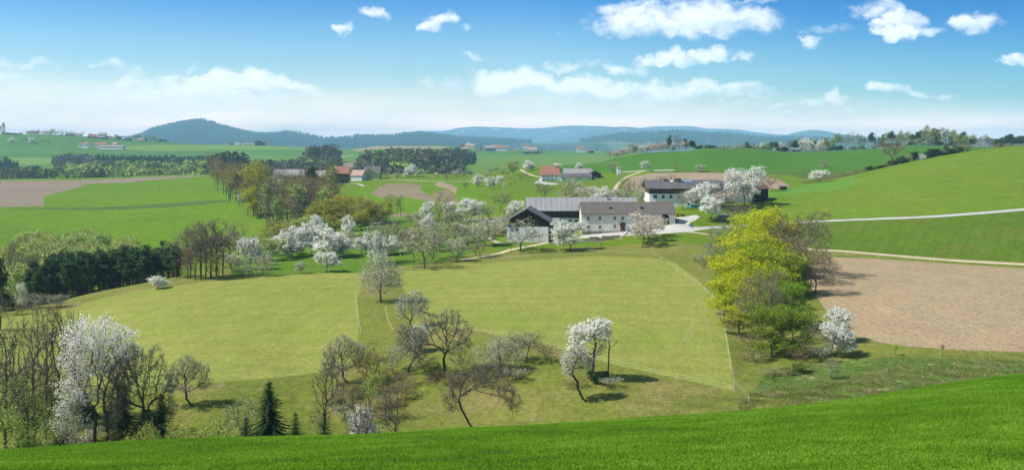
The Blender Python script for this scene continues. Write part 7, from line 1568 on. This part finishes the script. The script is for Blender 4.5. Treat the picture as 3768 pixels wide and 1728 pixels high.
# ------------------------------------------------------------------ labels for trees told apart by where they stand
ZN = {
 'oaks and beeches behind the orchard': [(1110,'at the bank end of the oaks'),(1190,'early in the oaks behind the orchard'),(1290,'in the thick of the orchard oaks'),(9999,'at the bare soil end of the oaks')],
 'trees of the gully wood': [(850,'at the ploughed field end of the gully wood'),(905,'above the glowing gully maple'),(955,'beside the glowing gully maple'),(1010,'in the thick of the gully wood'),(1060,'below the pale roofed gully barn'),(1110,'on the lower gully wood edge'),(1150,'by the pale track of the gully'),(9999,'at the red roofed farm end of the gully')],
 'pines of the wood below the slope': [(130,'at the dark corner of the pine wood'),(230,'early in the pine wood'),(330,'behind the meadow corner in the pine wood'),(430,'in the middle of the pine wood'),(530,'before the lone white bush of the pine wood'),(620,'just past the lone white bush'),(9999,'at the orchard end of the pine wood')],
 'young trees above the pine wood': [(60,'at the start of the young wood'),(120,'early in the young wood'),(180,'under the slope in the young wood'),(210,'before the young wood centre'),(240,'in the young wood centre'),(270,'just past the young wood centre'),(300,'past the young wood centre'),(330,'rather late in the young wood'),(360,'late in the young wood'),(395,'toward the end of the young wood'),(430,'near the end of the young wood'),(475,'at the end of the young wood'),(9999,'between young wood and orchard')],
 'mixed trees at the dark wood corner': [(60,'at the outermost dark wood corner'),(9999,'at the meadow side of the dark corner')],
 'small trees of the far orchard': [(1560,'by the pale lane of the far orchard'),(1700,'in the open far orchard'),(1780,'before the white farm orchard slope'),(1860,'on the slope of the far orchard'),(1960,'close to the stone wall'),(2150,'behind the mint barn'),(2700,'on the lane by the brown field'),(9999,'at the crop field corner')],
 'shrubs along the hill rim': [(3060,'at the low end of the hill rim'),(3160,'in the grey thicket of the rim'),(3260,'just before the tall rim tree'),(3360,'just past the tall rim tree'),(3460,'on the high part of the rim'),(9999,'at the top end of the rim')],
 'trees of the skyline grove': [(2330,'at the low end of the skyline grove'),(2420,'in the middle of the skyline grove'),(2480,'by the radio mast'),(9999,'at the dark end of the skyline grove')],
 'trees of the skyline row': [(2700,'early in the skyline row'),(2850,'above the brown field on the skyline'),(3000,'at the dip of the skyline row'),(3100,'before the bluish round mountain'),(3200,'past the round mountain on the skyline'),(3300,'behind the tall rim tree on the skyline'),(3380,'at the foot of the high skyline pines'),(3450,'among the high skyline trees'),(3530,'at the end of the high skyline trees'),(3640,'after the high skyline trees'),(9999,'last on the skyline')],
 'trees of the far field row': [(9999,'in the single row on the village slope')],
 'village trees on the hill crest': [(110,'by the church end of the village'),(240,'by the grey white village house'),(340,'in the middle of the village crest'),(460,'below the village manor'),(9999,'at the far end of the village')],
 'low scrub and small trees between the larger ones': [(900,'under the tall bare orchard end trees'),(1200,'at the back of the white orchard'),(1450,'between orchard and pasture bank'),(1700,'in the upper orchard'),(2000,'by the middle orchard rows'),(2660,'before the gully grove'),(9999,'at the grove foot')],
 'undergrowth of the skyline row': [(2800,'low under the early skyline row'),(3050,'low at the dip of the skyline'),(3300,'low before the high skyline trees'),(3540,'low under the high skyline trees'),(9999,'low at the end of the skyline')],
 'tall bare trees at the orchard end': [(9999,'at the pine wood end of the orchard')]}
ORD = 'first second third fourth fifth sixth seventh eighth ninth tenth eleventh twelfth thirteenth fourteenth fifteenth sixteenth seventeenth eighteenth nineteenth twentieth'.split()
_b = {}
for g_, ds_, px_, o_ in AUTO:
    z_ = next(p for l, p in ZN[g_] if px_ < l); _b.setdefault((g_, ds_, z_), []).append((px_, o_))
for (g_, ds_, z_), v_ in _b.items():
    v_.sort(key=lambda q: q[0])
    for i_, (px_, o_) in enumerate(v_):
        o_['label'] = f"{ds_} {z_}" if len(v_) == 1 else f"{ORD[min(i_, 19)]} {ds_} {z_}"
        if not o_.get('group'): o_['group'] = g_
